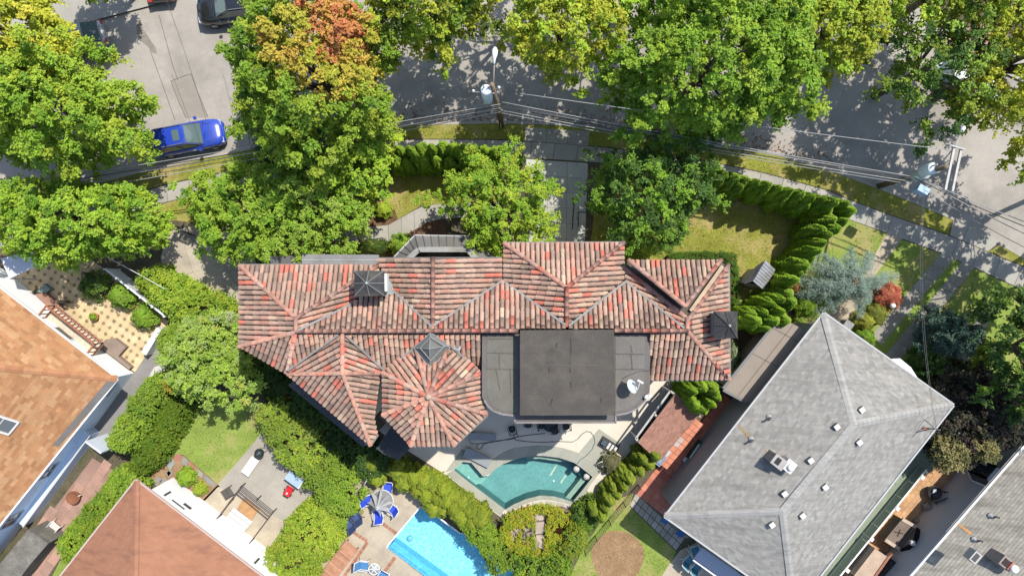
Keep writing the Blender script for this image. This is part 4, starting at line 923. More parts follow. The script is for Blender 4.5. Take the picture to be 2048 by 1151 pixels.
MB().prism([(p.x, p.y) for p in pp([(172,881),(203,904),(201,907),(170,884)], 2.4)], 0, 2.4, col=(.55, .6, .66)).build('wing_wall', M_stucco, oh)
MB().prism([(p.x, p.y) for p in pp([(57,1058),(96,1086),(60,1128),(36,1160),(-60,1200),(-20,1150)], 1.9)], 0, 1.9, col=(.15, .14, .12)).build('concrete_stoop', mat('worn_concrete', (1, 1, 1), .95, .25, 1.6, .2, 16, .5, 30, .1, stain=(.30, .27, .22), stain_scale=1.6, stain_lo=.6, stain_hi=.75), oh)
# red brown roof house at the bottom left
rh = thing('house', 'house under a smooth faded red hip roof with a white back wall', 'house', P(300, 1120, 0))
M_rsh = mat('faded_red_shingle', (1, 1, 1), .9, .06, .6, .06, 16, .2, 50, .15, stain=(.14, .07, .052), stain_scale=.5, stain_lo=.5, stain_hi=.8, aniso=(R(50), 4.0))
RE = 3.3; k0 = (273,960)
rf = [Face([k0, (650,1247), (268,1247), (270,1151)], [(*k0,RE),(512,1143,RE),(270,1151,5.3)]), Face([k0, (270,1151), (268,1247), (46,1247)], [(*k0,RE),(130,1140,RE),(270,1151,5.3)])]
rr = shingle_roof(rh, rf, [(.27, .13, .078), (.262, .125, .074), (.28, .136, .082)], .2, .45, M_rsh, jit=.025, deckcol=(.31, .14, .095), h=.006)
caps(rr, M_rsh, [((*k0,RE+.02), (270,1151,5.32)), ((270,1151,5.32), (268,1247,6.2))], .4, [(.275, .132, .08)])
rb = [P(306,976,G), P(346,954,G), P(620,1160,G), P(520,1300,G), P(60,1300,G), P(150,1165,G)]
MB().prism([(p.x, p.y) for p in rb], 0, RE - .08, col=(.78, .785, .78)).build('wall', M_stucco, rh)
gutters(rh, [((273,958),(514,1142)), ((514,1142),(650,1246)), ((272,958),(128,1141)), ((128,1141),(46,1246))], RE - .02, (.42, .33, .3), .09)
v0, v1 = P(346,954,G), P(620,1160,G); dv = (v1 - v0).normalized(); nv = Vector((-dv.y, dv.x, 0)); nv = nv if nv.y > 0 else -nv
def rw_(px, py, z):
    p = P(px, py, z); return v0 + dv * (p - v0).dot(dv)
for x0, y0, x1, y1, z0_, z1_ in ((360,982,384,1001,2.3,2.42),(376,994,390,1005,1.75,2.0),(338,980,341,983,1.7,2.5),(514,1117,517,1120,1.7,2.5)):
    a_, c_ = rw_(x0, y0, 2), rw_(x1, y1, 2); MB().prism([(v.x, v.y) for v in (a_, a_ + nv*.03, c_ + nv*.03, c_)], z0_, z1_, True, True, (.06, .06, .065)).build('wall_slot', M_paint, rh)
st = MB(); a, c = rw_(446,1040,.6), rw_(484,1068,.6)
for i in range(3): st.prism([(v.x, v.y) for v in (a, a + nv*(.85-.25*i), c + nv*(.85-.25*i), c)], 0, .2 + .16*i, col=(.5, .5, .48))
sp = st.build('steps', M_stucco, rh)
MB().prism([(v.x, v.y) for v in (a + nv*.9 + dv*.25, a + nv*1.75 + dv*.15, c + nv*1.75 - dv*.15, c + nv*.9 - dv*.1)], .1, .22, col=(.36, .2, .09)).build('landing', M_wood, sp)
RI = (.07, .05, .045)
pa, pc = a - dv*.35, c + dv*.75
for s, e in ((pa, pa + nv*2.6), (pc, pc + nv*2.5), (pa + nv*2.6, pc + nv*2.5)):
    long_ = abs((e-s).normalized().dot(dv)) > .5
    for z, o_ in (((1.0, .1), (.9, -.15), (.8, -.4), (.7, -.65)) if long_ else ((.95, 0), (.6, 0))):
        MB().bar((*(s + nv*o_).xy, z), (*(e + nv*o_).xy, z), .036, .04, RI).build('stair_rail', M_paint, sp)
for s in (pa, pa + nv*1.3, pa + nv*2.6, pc, pc + nv*2.5, (pa+pc)/2 + nv*2.55): MB().bar((s.x, s.y, G), (s.x, s.y, 1.0), .05, .05, RI).build('rail_post', M_paint, sp)
# glimpse of brick drive and porch across the street is ground only
sheet('brick_drive', M_stone, [(1880,90),(1960,40),(2020,60),(1990,130),(1930,130)], 2, kind='structure', col=(.36, .2, .17))
# ---------------------------------------------------------------- foliage made of leaf-sized faces
def unit(a): return a / np.maximum(1e-6, np.linalg.norm(a, axis=-1, keepdims=True))
def leaf_faces(pos, nrm, axis, L, Wd, col):
    nrm = unit(nrm); t = unit(axis - nrm * (axis * nrm).sum(1, keepdims=True)); b = np.cross(nrm, t)
    L = L[:, None]; Wd = Wd[:, None]; V = np.empty((len(pos), 4, 3), dtype=np.float32)
    V[:, 0] = pos - t * L * .5; V[:, 1] = pos + b * Wd * .5 + t * L * .08 + nrm * L * .1; V[:, 2] = pos + t * L * .5 - nrm * L * .06; V[:, 3] = pos - b * Wd * .5 + t * L * .08 + nrm * L * .1
    n = len(pos); return V.reshape(-1, 3), np.arange(4 * n, dtype=np.int32).reshape(-1, 4), np.repeat(col, 4, 0)
LS = .68
def sprays(g, C, out, r, ns, nl, leaf, cols, up=.55, spread=.75, wid=.62, flat=.8):
    """leaves along short sprays that leave clump centres C in about the directions out"""
    K = len(C); d = unit(out[:, None] * .75 + np.array([0, 0, up]) + spread * g.normal(size=(K, ns, 3)) * np.array([1, 1, .6]))
    r = (np.broadcast_to(r, (K,))[:, None, None, None] if True else r)
    t = g.random((K, ns, nl, 1)) ** .8; pos = C[:, None, None] + d[:, :, None] * t * r + g.normal(size=(K, ns, nl, 3)) * .09 * r
    pos[..., 2] -= (t[..., 0] ** 2) * r[..., 0] * .18
    nrm = np.array([0, 0, 1.0]) * flat + d[:, :, None] * .35 + g.normal(size=(K, ns, nl, 3)) * .38
    ax = d[:, :, None] + g.normal(size=(K, ns, nl, 3)) * .6; n = K * ns * nl
    L = leaf * LS * (.7 + .6 * g.random(n)); c = np.broadcast_to(cols[:, None, None], (K, ns, nl, 3)) * (.82 + .36 * g.random((K, ns, nl, 1))) * (.9 + .2 * g.random((K, ns, 1, 1)))
    return leaf_faces(pos.reshape(-1, 3), nrm.reshape(-1, 3), ax.reshape(-1, 3), L, L * wid, c.reshape(-1, 3))
def mix(g, pal, n):
    """n colours blended from a palette of (colour, weight)"""
    cs = np.array([p[0] for p in pal]); w = np.array([p[1] for p in pal], float); w /= w.sum()
    a = cs[g.choice(len(cs), n, p=w)]; b = cs[g.choice(len(cs), n, p=w)]; t = g.random((n, 1)) * .5; return a * (1 - t) + b * t
GREEN = [((.18, .31, .028), 4), ((.24, .365, .034), 3), ((.11, .21, .02), 2), ((.29, .38, .045), 1)]
LIME = [((.28, .385, .034), 4), ((.335, .41, .04), 3), ((.195, .30, .026), 2), ((.385, .42, .058), 1)]
YELLOW = [((.36, .37, .034), 4), ((.305, .34, .03), 3), ((.21, .26, .024), 2), ((.41, .38, .05), 1)]
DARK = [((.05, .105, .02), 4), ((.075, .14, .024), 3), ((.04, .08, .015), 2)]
OLIVE = [((.23, .33, .045), 4), ((.285, .38, .06), 3), ((.165, .265, .035), 2), ((.32, .34, .08), 1)]
PURPLE = [((.045, .032, .028), 4), ((.06, .048, .034), 2), ((.04, .05, .026), 3), ((.10, .08, .05), 1)]
GREY = [((.24, .31, .09), 4), ((.21, .29, .06), 3), ((.30, .34, .19), 1)]
def crown_points(g, c, rad, K, lo=-.3, inner=.5, rag=.16):
    i = np.arange(K) + .5; z = 1 - (1 - lo) * i / K; ph = i * 2.39996 + g.random() * 6; s = np.sqrt(np.maximum(0, 1 - z * z))
    d = np.stack([s * np.cos(ph), s * np.sin(ph), z], 1); d = unit(d + g.normal(size=d.shape) * .1)
    a = np.arctan2(d[:, 1], d[:, 0]); k = np.ones(K)
    for f in (2, 3, 5, 7, 11): k += rag * g.normal() * .6 * np.cos(f * a + g.random() * 6) * s
    k *= inner + (1 - inner) * g.random(K) ** .45 * (.9 + .25 * g.random(K))
    return np.array(c) + d * np.array(rad) * k[:, None], d
def tree(name, label, px, py, zc, rpx, rz, pal, K=150, ns=8, nl=11, leaf=.25, clump=.75, seed=1, cat='tree', group=None, rag=.16, lo=-.42, palf=None, limbs=14, rpy=None, up=.55, spread=.75, inner=.34, bark=None, scale_w=.62, trunk_r=None, root=None):
    g = np.random.default_rng(seed); c = P(px, py, zc); k = (H - zc) / F; rx = rpx * k - clump*.45; ry = (rpy or rpx) * k - clump*.45
    K = int(K * 1.25); nl = int(nl * 1.62); clump *= .92; pal = [(tuple(1.18*x for x in a), w) for a, w in pal]; C, d = crown_points(g, c, (rx, ry, rz), K, lo, inner, rag)
    C[:, 2] = np.maximum(C[:, 2], .5)
    cols = palf(g, C, d) if palf else mix(g, pal, K)
    V, Q, Cc = sprays(g, C, d, clump * .88 * (.7 + .6 * g.random(K)), ns, nl, leaf, cols, up, spread*.85, scale_w)
    t = thing(name, label, cat, (c.x, c.y, G), group)
    mesh_np('crown', V, Q, Cc, M_leaf, t)
    b = MB(); base = P(*root, 0) if root else Vector((c.x, c.y, 0)); r0 = trunk_r or .05 * max(rx, ry) + .05; fork = Vector((c.x, c.y, max(.5, zc - rz * .35)))
    b.tube([base, base.lerp(fork, .5) + Vector((g.normal()*.05, g.normal()*.05, 0)), fork, Vector((c.x, c.y, zc + rz*.5))], [r0*1.25, r0, r0*.85, r0*.25], 9)
    for j in g.choice(K, min(limbs, K), replace=False):
        e = Vector([float(x) for x in C[j]]); s = base.lerp(fork, .75 + .25*g.random()); m = s.lerp(e, .5) + Vector((0, 0, rz*.12))
        b.tube([s, m, e], [r0*.5, r0*.3, r0*.08], 6, cap=False)
    b.build('trunk', bark or M_bark, t); return t
def strip(name, label, pts, width, ht, pal, per=26, seed=1, cat='hedge', leaf=.15, clump=.34, ns=6, nl=8, lump=.18, z0=None, up=.5, group=None, spread=.7, square=2.6):
    """a hedge along pts (px, py of the middle of its top)"""
    g = np.random.default_rng(seed); hs = ht if hasattr(ht, '__len__') else [ht]*len(pts); ws = width if hasattr(width, '__len__') else [width]*len(pts)
    W_ = [P(x, y, h*.9) for (x, y), h in zip(pts, hs)]
    leaf *= 1.15; pal = [(tuple(.9*x for x in a), w) for a, w in pal]; ds = np.concatenate([[0], np.cumsum([(b-a).to_2d().length for a, b in zip(W_, W_[1:])])]); Lt = ds[-1]
    xy = np.array([[p.x, p.y] for p in W_]); K = int((Lt + .6) * per * (np.mean(ws) + np.mean(hs)*.8))
    s = g.random(K) * Lt; x = np.interp(s, ds, xy[:, 0]); y = np.interp(s, ds, xy[:, 1]); hh = np.interp(s, ds, hs); ww = np.interp(s, ds, ws)
    tx = np.interp(np.minimum(s+.2, Lt), ds, xy[:, 0]) - np.interp(np.maximum(s-.2, 0), ds, xy[:, 0]); ty = np.interp(np.minimum(s+.2, Lt), ds, xy[:, 1]) - np.interp(np.maximum(s-.2, 0), ds, xy[:, 1])
    nn = unit(np.stack([-ty, tx], 1)); a = (g.random(K)*1.24 - .12) * math.pi
    ca, sa = np.cos(a), np.sin(a); q = square; f = (np.abs(ca)**q + np.abs(sa)**q) ** (-1/q)
    lm = 1 + lump * (np.sin(s*2.3 + seed) * .5 + np.sin(s*5.1 + 2*seed + a) * .5) + .1*g.normal(size=K)
    end = np.minimum(1, np.minimum(s, Lt - s) / .35 + .35)
    off = ca * f * ww/2 * lm * end; z = hh*.35 + np.maximum(-.3, sa) * f * hh*.65 * (1 + .5*(lm-1)) * (.7 + .3*end)
    C = np.stack([x + nn[:, 0]*off, y + nn[:, 1]*off, np.maximum(.1, z)], 1); out = np.stack([nn[:, 0]*ca, nn[:, 1]*ca, np.maximum(0, sa)], 1)
    cols = mix(g, pal, K); lowf = np.sin(s*1.3 + seed*2) * .12; cols = cols * (1 + lowf[:, None])
    V, Q, Cc = sprays(g, C, out, clump * (.7 + .6*g.random(K)), ns, nl, leaf, cols, up, spread)
    t = thing(name, label, cat, (xy[:, 0].mean(), xy[:, 1].mean(), G), group); mesh_np('foliage', V, Q, Cc, M_leaf, t)
    b = MB()
    for p, q2, h1, w1 in zip(W_, W_[1:], hs, ws): b.bar((p.x, p.y, h1*.38), (q2.x, q2.y, h1*.38), w1*.5, h1*.75, (.35, .4, .2))
    b.build('stems', M_bark, t); return t  # added dark core box, stops light and view passing through the foliage
# ---- street and garden trees
tree('maple_tree', 'yellow green street tree at the top left corner over the silver car', -2, 76, 6.4, 140, 4.4, YELLOW, 280, 9, 11, .27, .85, 11, rpy=135)
tree('maple_tree', 'broad bright green tree at the left edge west of the blue car', 122, 232, 6.0, 172, 5.4, LIME[:2] + GREEN[:2], 400, 9, 11, .25, .8, 12, rpy=106)
tree('maple_tree', 'dense round green tree at the left edge over the paved yard', 150, 442, 4.2, 182, 3.4, GREEN + LIME[:1], 290, 9, 11, .24, .72, 13, rpy=90)
tree('ornamental_tree', 'olive green spreading tree beside the western driveway', 492, 424, 3.7, 124, 2.5, LIME[:1] + GREEN, 220, 9, 11, .2, .66, 14, rpy=98, rag=.2)
tree('ornamental_tree', 'fine leaved green tree between driveway and front garden path', 632, 418, 3.9, 120, 2.6, GREEN[:2] + OLIVE[:2], 230, 9, 12, .18, .62, 15, rpy=98, rag=.2)
def autumn(g, C, d):
    k = len(C); a = mix(g, GREEN + LIME[:2], k); red = mix(g, [((.58, .27, .10), 4), ((.56, .33, .08), 3), ((.58, .21, .09), 1)], k); org = mix(g, [((.50, .41, .06), 3), ((.53, .36, .065), 2), ((.40, .41, .045), 3)], k)
    cx, cy = C[:, 0].mean(), C[:, 1].mean(); x = (C[:, 0] - cx); y = (C[:, 1] - cy); r2 = ((x - 1.3)/2.6)**2 + ((y - .9)/3.0)**2 + .12*g.normal(size=k); r3 = ((x - 1.9)/1.0)**2 + ((y - 1.5)/1.8)**2 + .15*g.normal(size=k); up_ = d[:, 2] > .0
    o = np.where(((r2 < 1) & up_)[:, None], org, a); return np.where(((r3 < 1) & up_)[:, None], red, o)
tree('maple_tree', 'maple turning orange and red on top among green branches', 632, 152, 6.8, 172, 6.0, GREEN, 540, 9, 12, .25, .78, 16, rpy=180, palf=autumn, rag=.2)
tree('young_tree', 'small green tree below the orange maple beside the clipped hedge', 722, 305, 4.4, 78, 2.2, LIME[:2] + GREEN[:2], 110, 8, 11, .22, .62, 17, rpy=86)
tree('street_tree', 'sparse yellow green tree at the top edge right of the orange maple', 860, 15, 7.0, 130, 4.2, YELLOW[:2] + LIME[:2] + DARK[:1], 190, 8, 10, .25, .8, 18, rpy=98, rag=.25)
tree('street_tree', 'yellow green loose crowned tree over the street beside the lamp arm', 1125, 62, 7.0, 112, 4.0, YELLOW[:2] + LIME[:2], 150, 8, 10, .24, .75, 19, rpy=98, rag=.25)
tree('maple_tree', 'largest bright green tree reaching over the street at the top right of centre', 1420, 132, 7.2, 210, 6.4, LIME[:1] + GREEN, 520, 9, 12, .25, .8, 20, rpy=158, rag=.2)
tree('street_tree', 'yellow green tree behind the largest green tree at the top edge', 1655, 70, 6.8, 92, 3.8, YELLOW[:2] + LIME[:2], 130, 8, 10, .25, .75, 21, rpy=88)
tree('street_tree', 'dark thin crowned tree over the shaded street at the top right', 1865, 130, 6.2, 110, 3.8, DARK[:2] + OLIVE[:1] + YELLOW[2:3], 120, 8, 9, .24, .8, 22, rpy=130, rag=.25)
tree('street_tree', 'yellow leaved tree at the top right corner', 2030, 120, 7.2, 120, 4.6, YELLOW, 210, 8, 10, .26, .85, 23, rpy=190, rag=.22)
tree('street_tree', 'green tree cut by the top edge beyond the yellow crowns', 1290, -75, 7.5, 130, 3.4, GREEN + LIME[:1], 110, 7, 7, .32, .85, 24)
tree('street_tree', 'tree beyond the top edge whose shade dapples the street', 1075, -100, 7.5, 130, 3.2, LIME, 62, 7, 7, .32, .9, 25)
tree('street_tree', 'tree beyond the top edge shading the far kerb', 1790, -60, 7.0, 120, 3.0, LIME, 95, 7, 7, .32, .9, 26)
tree('street_tree', 'tree beyond the right edge shading the pavement by the pole', 2190, 332, 8.0, 140, 2.6, LIME, 95, 7, 7, .32, .9, 261, root=(2090,385), trunk_r=.14)
tree('street_tree', 'tree beyond the right edge shading the lower garden paths', 2214, 486, 8.0, 158, 2.6, DARK + OLIVE[2:3], 115, 7, 7, .32, .9, 262, root=(2095,480), trunk_r=.14)
tree('street_tree', 'tree beyond the top right shading the road bend', 1960, -80, 7.5, 130, 3.2, LIME, 80, 7, 7, .32, .9, 263)
tree('street_tree', 'small tree at the top edge above the silver hatchback', 178, -76, 5.0, 72, 2.4, YELLOW[:2] + GREEN[:1], 90, 8, 10, .25, .75, 264)
tree('ginkgo_tree', 'bright green star shaped young tree in front of the bay window', 1000, 412, 4.6, 122, 2.4, LIME[:2] + GREEN[:2], 230, 8, 13, .17, .62, 27, rpy=100, rag=.22, up=.3, limbs=22)
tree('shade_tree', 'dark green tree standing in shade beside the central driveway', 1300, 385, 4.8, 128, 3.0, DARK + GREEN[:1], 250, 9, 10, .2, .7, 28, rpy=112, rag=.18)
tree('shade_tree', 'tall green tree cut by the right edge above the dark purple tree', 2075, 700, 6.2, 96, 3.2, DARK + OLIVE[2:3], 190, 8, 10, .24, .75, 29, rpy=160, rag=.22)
tree('plum_tree', 'dark purple leaved tree between the two grey roofed houses', 1938, 832, 2.9, 106, 1.7, PURPLE, 260, 9, 10, .2, .66, 30, rpy=104, rag=.18)
tree('shrub', 'tan leaved shrub beside the end of the white railed alley', 1893, 905, 4.0, 32, 1.2, [((.24, .215, .08), 3), ((.30, .26, .11), 2), ((.11, .11, .04), 3)], 45, 8, 10, .17, .5, 31, 'shrub')
tree('shrub', 'tan leaved shrub under the white gutter at the right', 1960, 895, 4.0, 26, 1.2, [((.24, .215, .08), 3), ((.30, .26, .11), 2), ((.11, .11, .04), 3)], 36, 8, 10, .17, .5, 32, 'shrub')
tree('smoke_tree', 'large grey green bush between the western lawn and the tiled roof', 424, 730, 3.2, 92, 2.0, OLIVE + OLIVE[:3] + GREY[:1], 230, 9, 10, .17, .6, 33, 'shrub', rpy=82, rag=.25)
tree('smoke_tree', 'grey leaved bush against the west eave of the tiled roof', 420, 680, 3.2, 66, 2.0, GREY + OLIVE, 120, 9, 10, .16, .55, 34, 'shrub', rpy=60)
tree('shrub', 'golden yellow shrub beside the grey alley of the orange house', 348, 767, 2.2, 17, .9, [((.36, .27, .03), 3), ((.30, .25, .03), 2)], 26, 7, 9, .13, .3, 35, 'shrub')
tree('conifer', 'dark conifer on the shaded lawn at the right', 1885, 665, 2.6, 48, 1.9, [((.055, .10, .075), 3), ((.075, .125, .09), 2)], 100, 8, 10, .17, .6, 36, rag=.3)
tree('shrub', 'round dark green shrub beside the arched door awning', 1850, 728, 1.6, 40, 1.3, DARK, 90, 8, 9, .14, .4, 37, 'shrub')
tree('shrub', 'lime green shrub on the shaded lawn at the right edge', 1972, 705, 1.8, 26, 1.0, YELLOW[:2] + LIME[:1], 45, 7, 9, .17, .45, 38, 'shrub')
# blue cedar: long drooping arms
g = np.random.default_rng(40); cols = [((.36, .46, .41), 3), ((.27, .38, .33), 2), ((.44, .53, .48), 2)]
t = thing('weeping_cedar', 'blue grey weeping cedar with long arms beside the bell shaped shrubs', 'tree', P(1665, 560, G)); Vl, Cl, b = [], [], MB()
root = P(1668, 566, .1); nbase = 0; Ql = []
arms = [(1610,520),(1600,560),(1612,600),(1640,625),(1620,535),(1640,512),(1662,600),(1690,520),(1700,505),(1732,520),(1700,545),(1720,568),(1728,600),(1718,625),(1750,572),(1770,556),(1785,552),(1650,580),(1630,570),(1660,530),(1680,560),(1605,585),(1735,508),(1712,590),(1645,545),(1690,575)]
for (x, y) in arms:
    hz = 1.6 + g.random()*1.5; e = P(x, y, .7 + g.random()*.9); top = root + Vector((0, 0, hz)); m = top.lerp(e, .55) + Vector((0, 0, .5)); pts = [top.lerp(m, k/4) for k in range(4)] + [m.lerp(e, k/4) for k in range(5)]
    b.tube(pts, [.05]*4 + [.04, .035, .03, .02, .012], 5, cap=False)
    A = np.array([tuple(p) for p in resample(pts, 20)])[3:]; A = A + g.normal(size=A.shape)*.1; d = np.tile(np.array((e-root).normalized()), (len(A), 1))
    V, Q, Cc = sprays(g, A, d, .45, 9, 11, .13, mix(g, cols, len(A)), .15, .8, .3); Vl.append(V); Cl.append(Cc); Ql.append(Q + nbase); nbase += len(V)
b.tube([Vector((root.x, root.y, 0)), root + Vector((0, 0, 3))], [.12, .05], 8); mesh_np('crown', np.concatenate(Vl), np.concatenate(Ql), np.concatenate(Cl), M_leaf, t); b.build('trunk', M_bark, t)
# ---- clipped and columnar evergreens, one plant after another
def arbor_mesh(seed, h=4.2, r=.52, n=5200, leaf=.13, pal=None, pw=2.0):
    g = np.random.default_rng(seed); z = g.random(n) ** .8; a = g.random(n)*6.283; rr = r * (1 - z**pw) ** .6 * (1 + .16*np.sin(3*a + 9*z + seed) + .12*np.sin(7*a - 5*z)) * (.75 + .25*g.random(n)**.5)
    pos = np.stack([rr*np.cos(a), rr*np.sin(a), .1 + z*h], 1); out = np.stack([np.cos(a), np.sin(a), .5 + 1.2*z**3], 1)
    nrm = out + g.normal(size=(n, 3))*.35; ax = np.stack([np.cos(a)*.5, np.sin(a)*.5, np.ones(n)], 1) + g.normal(size=(n, 3))*.3; L = leaf*(.7 + .6*g.random(n))
    k = np.floor(a*2.2 + z*7 + seed).astype(int) % 7; c = mix(g, pal, 7)[k] * (.8 + .4*g.random((n, 1))); return leaf_faces(pos, nrm, ax, L, L*.6, c)
ARB = [((.17, .30, .018), 4), ((.24, .36, .02), 3), ((.13, .24, .015), 2)]
YARB = [((.225, .29, .024), 4), ((.27, .31, .03), 3), ((.155, .225, .02), 2)]
def protos(name, pal, k, h, r, n, leaf, seed, pw=2.0, cat='hedge plant'):
    out = []
    for i in range(k):
        t = thing(name, 'x', cat, (0, 0, 0)); V, Q, C = arbor_mesh(seed + i, h, r, n, leaf, pal, pw); mesh_np('foliage', V, Q, C, M_leaf, t)
        MB().tube([(0, 0, 0), (0, 0, h*.8)], [.06, .03], 6).build('trunk', M_bark, t); out.append(t)
    return out
ORD = 'first second third fourth fifth sixth seventh eighth ninth tenth eleventh twelfth thirteenth fourteenth fifteenth sixteenth seventeenth eighteenth nineteenth twentieth twenty-first twenty-second twenty-third'.split()
def row(pr, tips, h0, label, group, hj=.14, wj=.2, cat=None):
    left = not isinstance(label, tuple); order = sorted(range(len(tips)), key=lambda i: tips[i][0]); rank = {i: r for r, i in enumerate(order)}
    for i, tp in enumerate(tips):
        x, y = tp[:2]; k = (tp[2] if len(tp) > 2 else 1) * (1 + rnd.uniform(-hj, hj)); p = P(x, y, h0*k*.92); s = (1 + rnd.uniform(-wj, wj))
        src = pr[i % len(pr)]; lb = ORD[rank[i]] + ' from the left of the ' + label
        if not src.get('used'):
            src['used'] = 1; o = src; o.location = (p.x, p.y, G); o['label'] = lb; o['group'] = group; o.rotation_euler = (0, 0, rnd.uniform(0, 6.28)); o.scale = (s, s, k)
        else: o = dup(src, (p.x, p.y, G), rnd.uniform(0, 6.28), (s, s, k), lb, group)
        if 'used' in o.keys() and o is not src: del o['used']
pr = protos('arborvitae', ARB, 3, 4.2, .55, 5200, .13, 50)
row(pr, [(776+i*21.5, 303-9*math.sin(i/10*3.1), 1) for i in range(11)] + [(1001,300,1.05)], 4.2, 'tall clipped arborvitae row west of the central driveway', 'arborvitae along the western front pavement')
row(pr, [(788,318,.8),(812,322,.78),(846,316,.8),(872,318,.78),(900,320,.72),(928,320,.72),(955,312,.82),(980,318,.78),(830,306,.95),(915,303,.95)], 4.2, 'shorter arborvitae filling the western front row', 'shorter arborvitae of the western front row', .06)
row(pr, [(1424,346),(1446,350),(1468,356),(1490,361),(1512,366),(1534,371),(1556,377),(1578,382),(1600,388),(1622,394),(1644,399),(1666,404),(1690,408),(1436,362,.82),(1480,372,.82),(1524,384,.82),(1568,396,.82),(1612,407,.82),(1656,418,.82)], 4.2, 'arborvitae in the curved row beside the eastern pavement', 'arborvitae along the eastern front pavement')
row(pr, [(1698,422),(1684,442),(1668,458),(1652,470),(1640,486),(1630,502),(1618,516),(1606,530),(1596,546),(1586,560),(1660,440,.9),(1640,460,.85)], 4.0, 'arborvitae between the pavement corner and the small shed', 'arborvitae along the eastern side of the lawn')
row(pr, [(1572,588),(1556,598),(1578,604),(1538,606),(1556,622),(1524,624),(1544,640),(1508,642),(1528,655),(1566,640),(1502,628)], 3.8, 'arborvitae clumped behind the brown carport', 'arborvitae clumped behind the carport')
row(pr, [(1402,772),(1424,778),(1430,792),(1420,806),(1404,815),(1388,808),(1380,796),(1384,780),(1408,786,.85)], 3.8, 'bright arborvitae ringed beside the brown pergola roof', 'arborvitae ringed beside the pergola roof')
py_ = protos('arborvitae', YARB, 2, 3.0, .48, 3600, .13, 60, 1.6)
row(py_, [(1312,914),(1300,930),(1288,922,1.1),(1282,946),(1270,940,.9),(1262,960),(1250,976),(1244,962,.8),(1236,990),(1222,1004),(1212,1018),(1228,978,.8),(1204,1036),(1250,950,.7),(1190,1024,.8)], 3.0, 'young arborvitae between curved pool and dirt circle', 'young arborvitae beside the curved pool')
bp_ = protos('round_bush', YARB, 2, 1.9, .62, 2600, .15, 70, 3.0, 'bush')
row(bp_, [(792,944),(810,950),(806,966),(828,958),(846,966),(834,980),(864,972),(852,992),(872,998),(884,982),(890,1004),(902,994),(882,1018),(906,1018),(922,1010),(922,1034),(940,1026),(944,1046),(958,1040),(868,1016,.9),(744,930,.9),(752,956,.8)], 1.9, 'lumpy yellow green bushes above the blue pool', 'lumpy bushes above the blue pool', .15, .2)
# single clipped shrubs
def shrub(name, label, x, y, h, rpx, pal, seed, leaf=.1, n=5000, pw=2.6, rpy=None):
    p = P(x, y, h*.6); k = (H - h*.6)/F; t = thing(name, label, 'shrub', (p.x, p.y, G)); V, Q, C = arbor_mesh(seed, h, rpx*k, n, leaf, pal, pw); V = V * np.array([1, (rpy or rpx)/rpx, 1]) + np.array([p.x, p.y, G])
    mesh_np('foliage', V, Q, C, M_leaf, t); MB().tube([(p.x, p.y, 0), (p.x, p.y, h*.6)], [.05, .03], 6).build('stem', M_bark, t)
shrub('barberry', 'round red barberry clipped to a ball beside the white globe lamp', 1776, 592, 1.5, 28, [((.46, .13, .085), 4), ((.52, .19, .10), 2), ((.34, .09, .07), 2), ((.34, .24, .08), 1)], 80, .1, 7000)
shrub('boxwood', 'olive green clipped dome shrub below the red barberry', 1750, 627, 1.3, 24, [((.2, .23, .04), 3), ((.24, .26, .045), 2)], 81, .08, 6000)
shrub('boxwood', 'yellow green clipped ball shrub beside the house corner path', 1728, 642, 1.4, 19, [((.28, .32, .045), 3), ((.32, .33, .05), 2)], 82, .09, 5000)
shrub('boxwood', 'green clipped shrub tucked behind the grey roof edge', 1728, 675, 1.4, 21, GREEN, 83, .09, 5000)
shrub('round_shrub', 'small round green shrub in the mulch bed beside the front path', 767, 419, 1.1, 16, LIME[:2], 84, .11, 2600)
shrub('round_shrub', 'green shrub at the edge of the mulch bed under the fine leaved tree', 735, 405, 1.0, 16, GREEN, 85, .11, 2000)
shrub('small_shrub', 'rusty brown shrub beside the arborvitae clump', 1582, 573, 1.4, 15, [((.24, .10, .035), 3), ((.18, .13, .03), 2)], 86, .1, 2200)
shrub('small_shrub', 'leafy green shrub below the blue cedar near the carport', 1612, 610, 1.2, 24, GREEN, 87, .12, 3000)
shrub('small_shrub', 'brownish shrub at the corner of the brown carport', 1600, 645, .9, 14, OLIVE, 88, .1, 1600)
shrub('small_shrub', 'bright green flowering shrub beside the white walled back terrace', 372, 953, 1.0, 18, LIME[:1] + GREEN, 89, .12, 2600)
shrub('small_shrub', 'thin yellow green shrub beside the white wall of the red roof', 400, 976, .9, 13, LIME, 90, .12, 900)
shrub('entrance_shrub', 'dark olive shrub in front of the grey entrance canopy', 745, 494, 1.2, 42, OLIVE + DARK, 91, .12, 5000, rpy=18)
shrub('entrance_shrub', 'bright green shrub beside the grey metal bay roof', 800, 488, 1.8, 22, GREEN + LIME[:1], 92, .13, 2600)
shrub('entrance_shrub', 'light green shrub between the driveway and the east wing', 1282, 492, 2.6, 36, LIME[:2] + GREEN, 93, .14, 5200, rpy=24)
shrub('entrance_shrub', 'green shrub against the wall right of the central wing', 1240, 474, 2.6, 20, GREEN, 94, .14, 2600)
shrub('small_shrub', 'spiky grey green grass clump beside the spa terrace', 1222, 925, .9, 24, [((.15, .15, .07), 3), ((.2, .19, .1), 2)], 95, .16, 1300, 1.6)
shrub('small_shrub', 'white dotted shrub in the narrow gap behind the right chimney', 1462, 712, 1.6, 16, [((.2, .24, .12), 2), ((.3, .33, .22), 1), ((.08, .12, .03), 2)], 96, .1, 1800, rpy=38)
shrub('potted_shrub', 'low green shrub under the trees in the paved yard', 188, 570, 1.6, 30, GREEN + DARK, 97, .15, 2200)
shrub('potted_shrub', 'low reddish green shrub beside the terracotta pot in the paved yard', 244, 590, 1.5, 26, GREEN + OLIVE + [((.2, .09, .04), 1)], 98, .15, 2000)
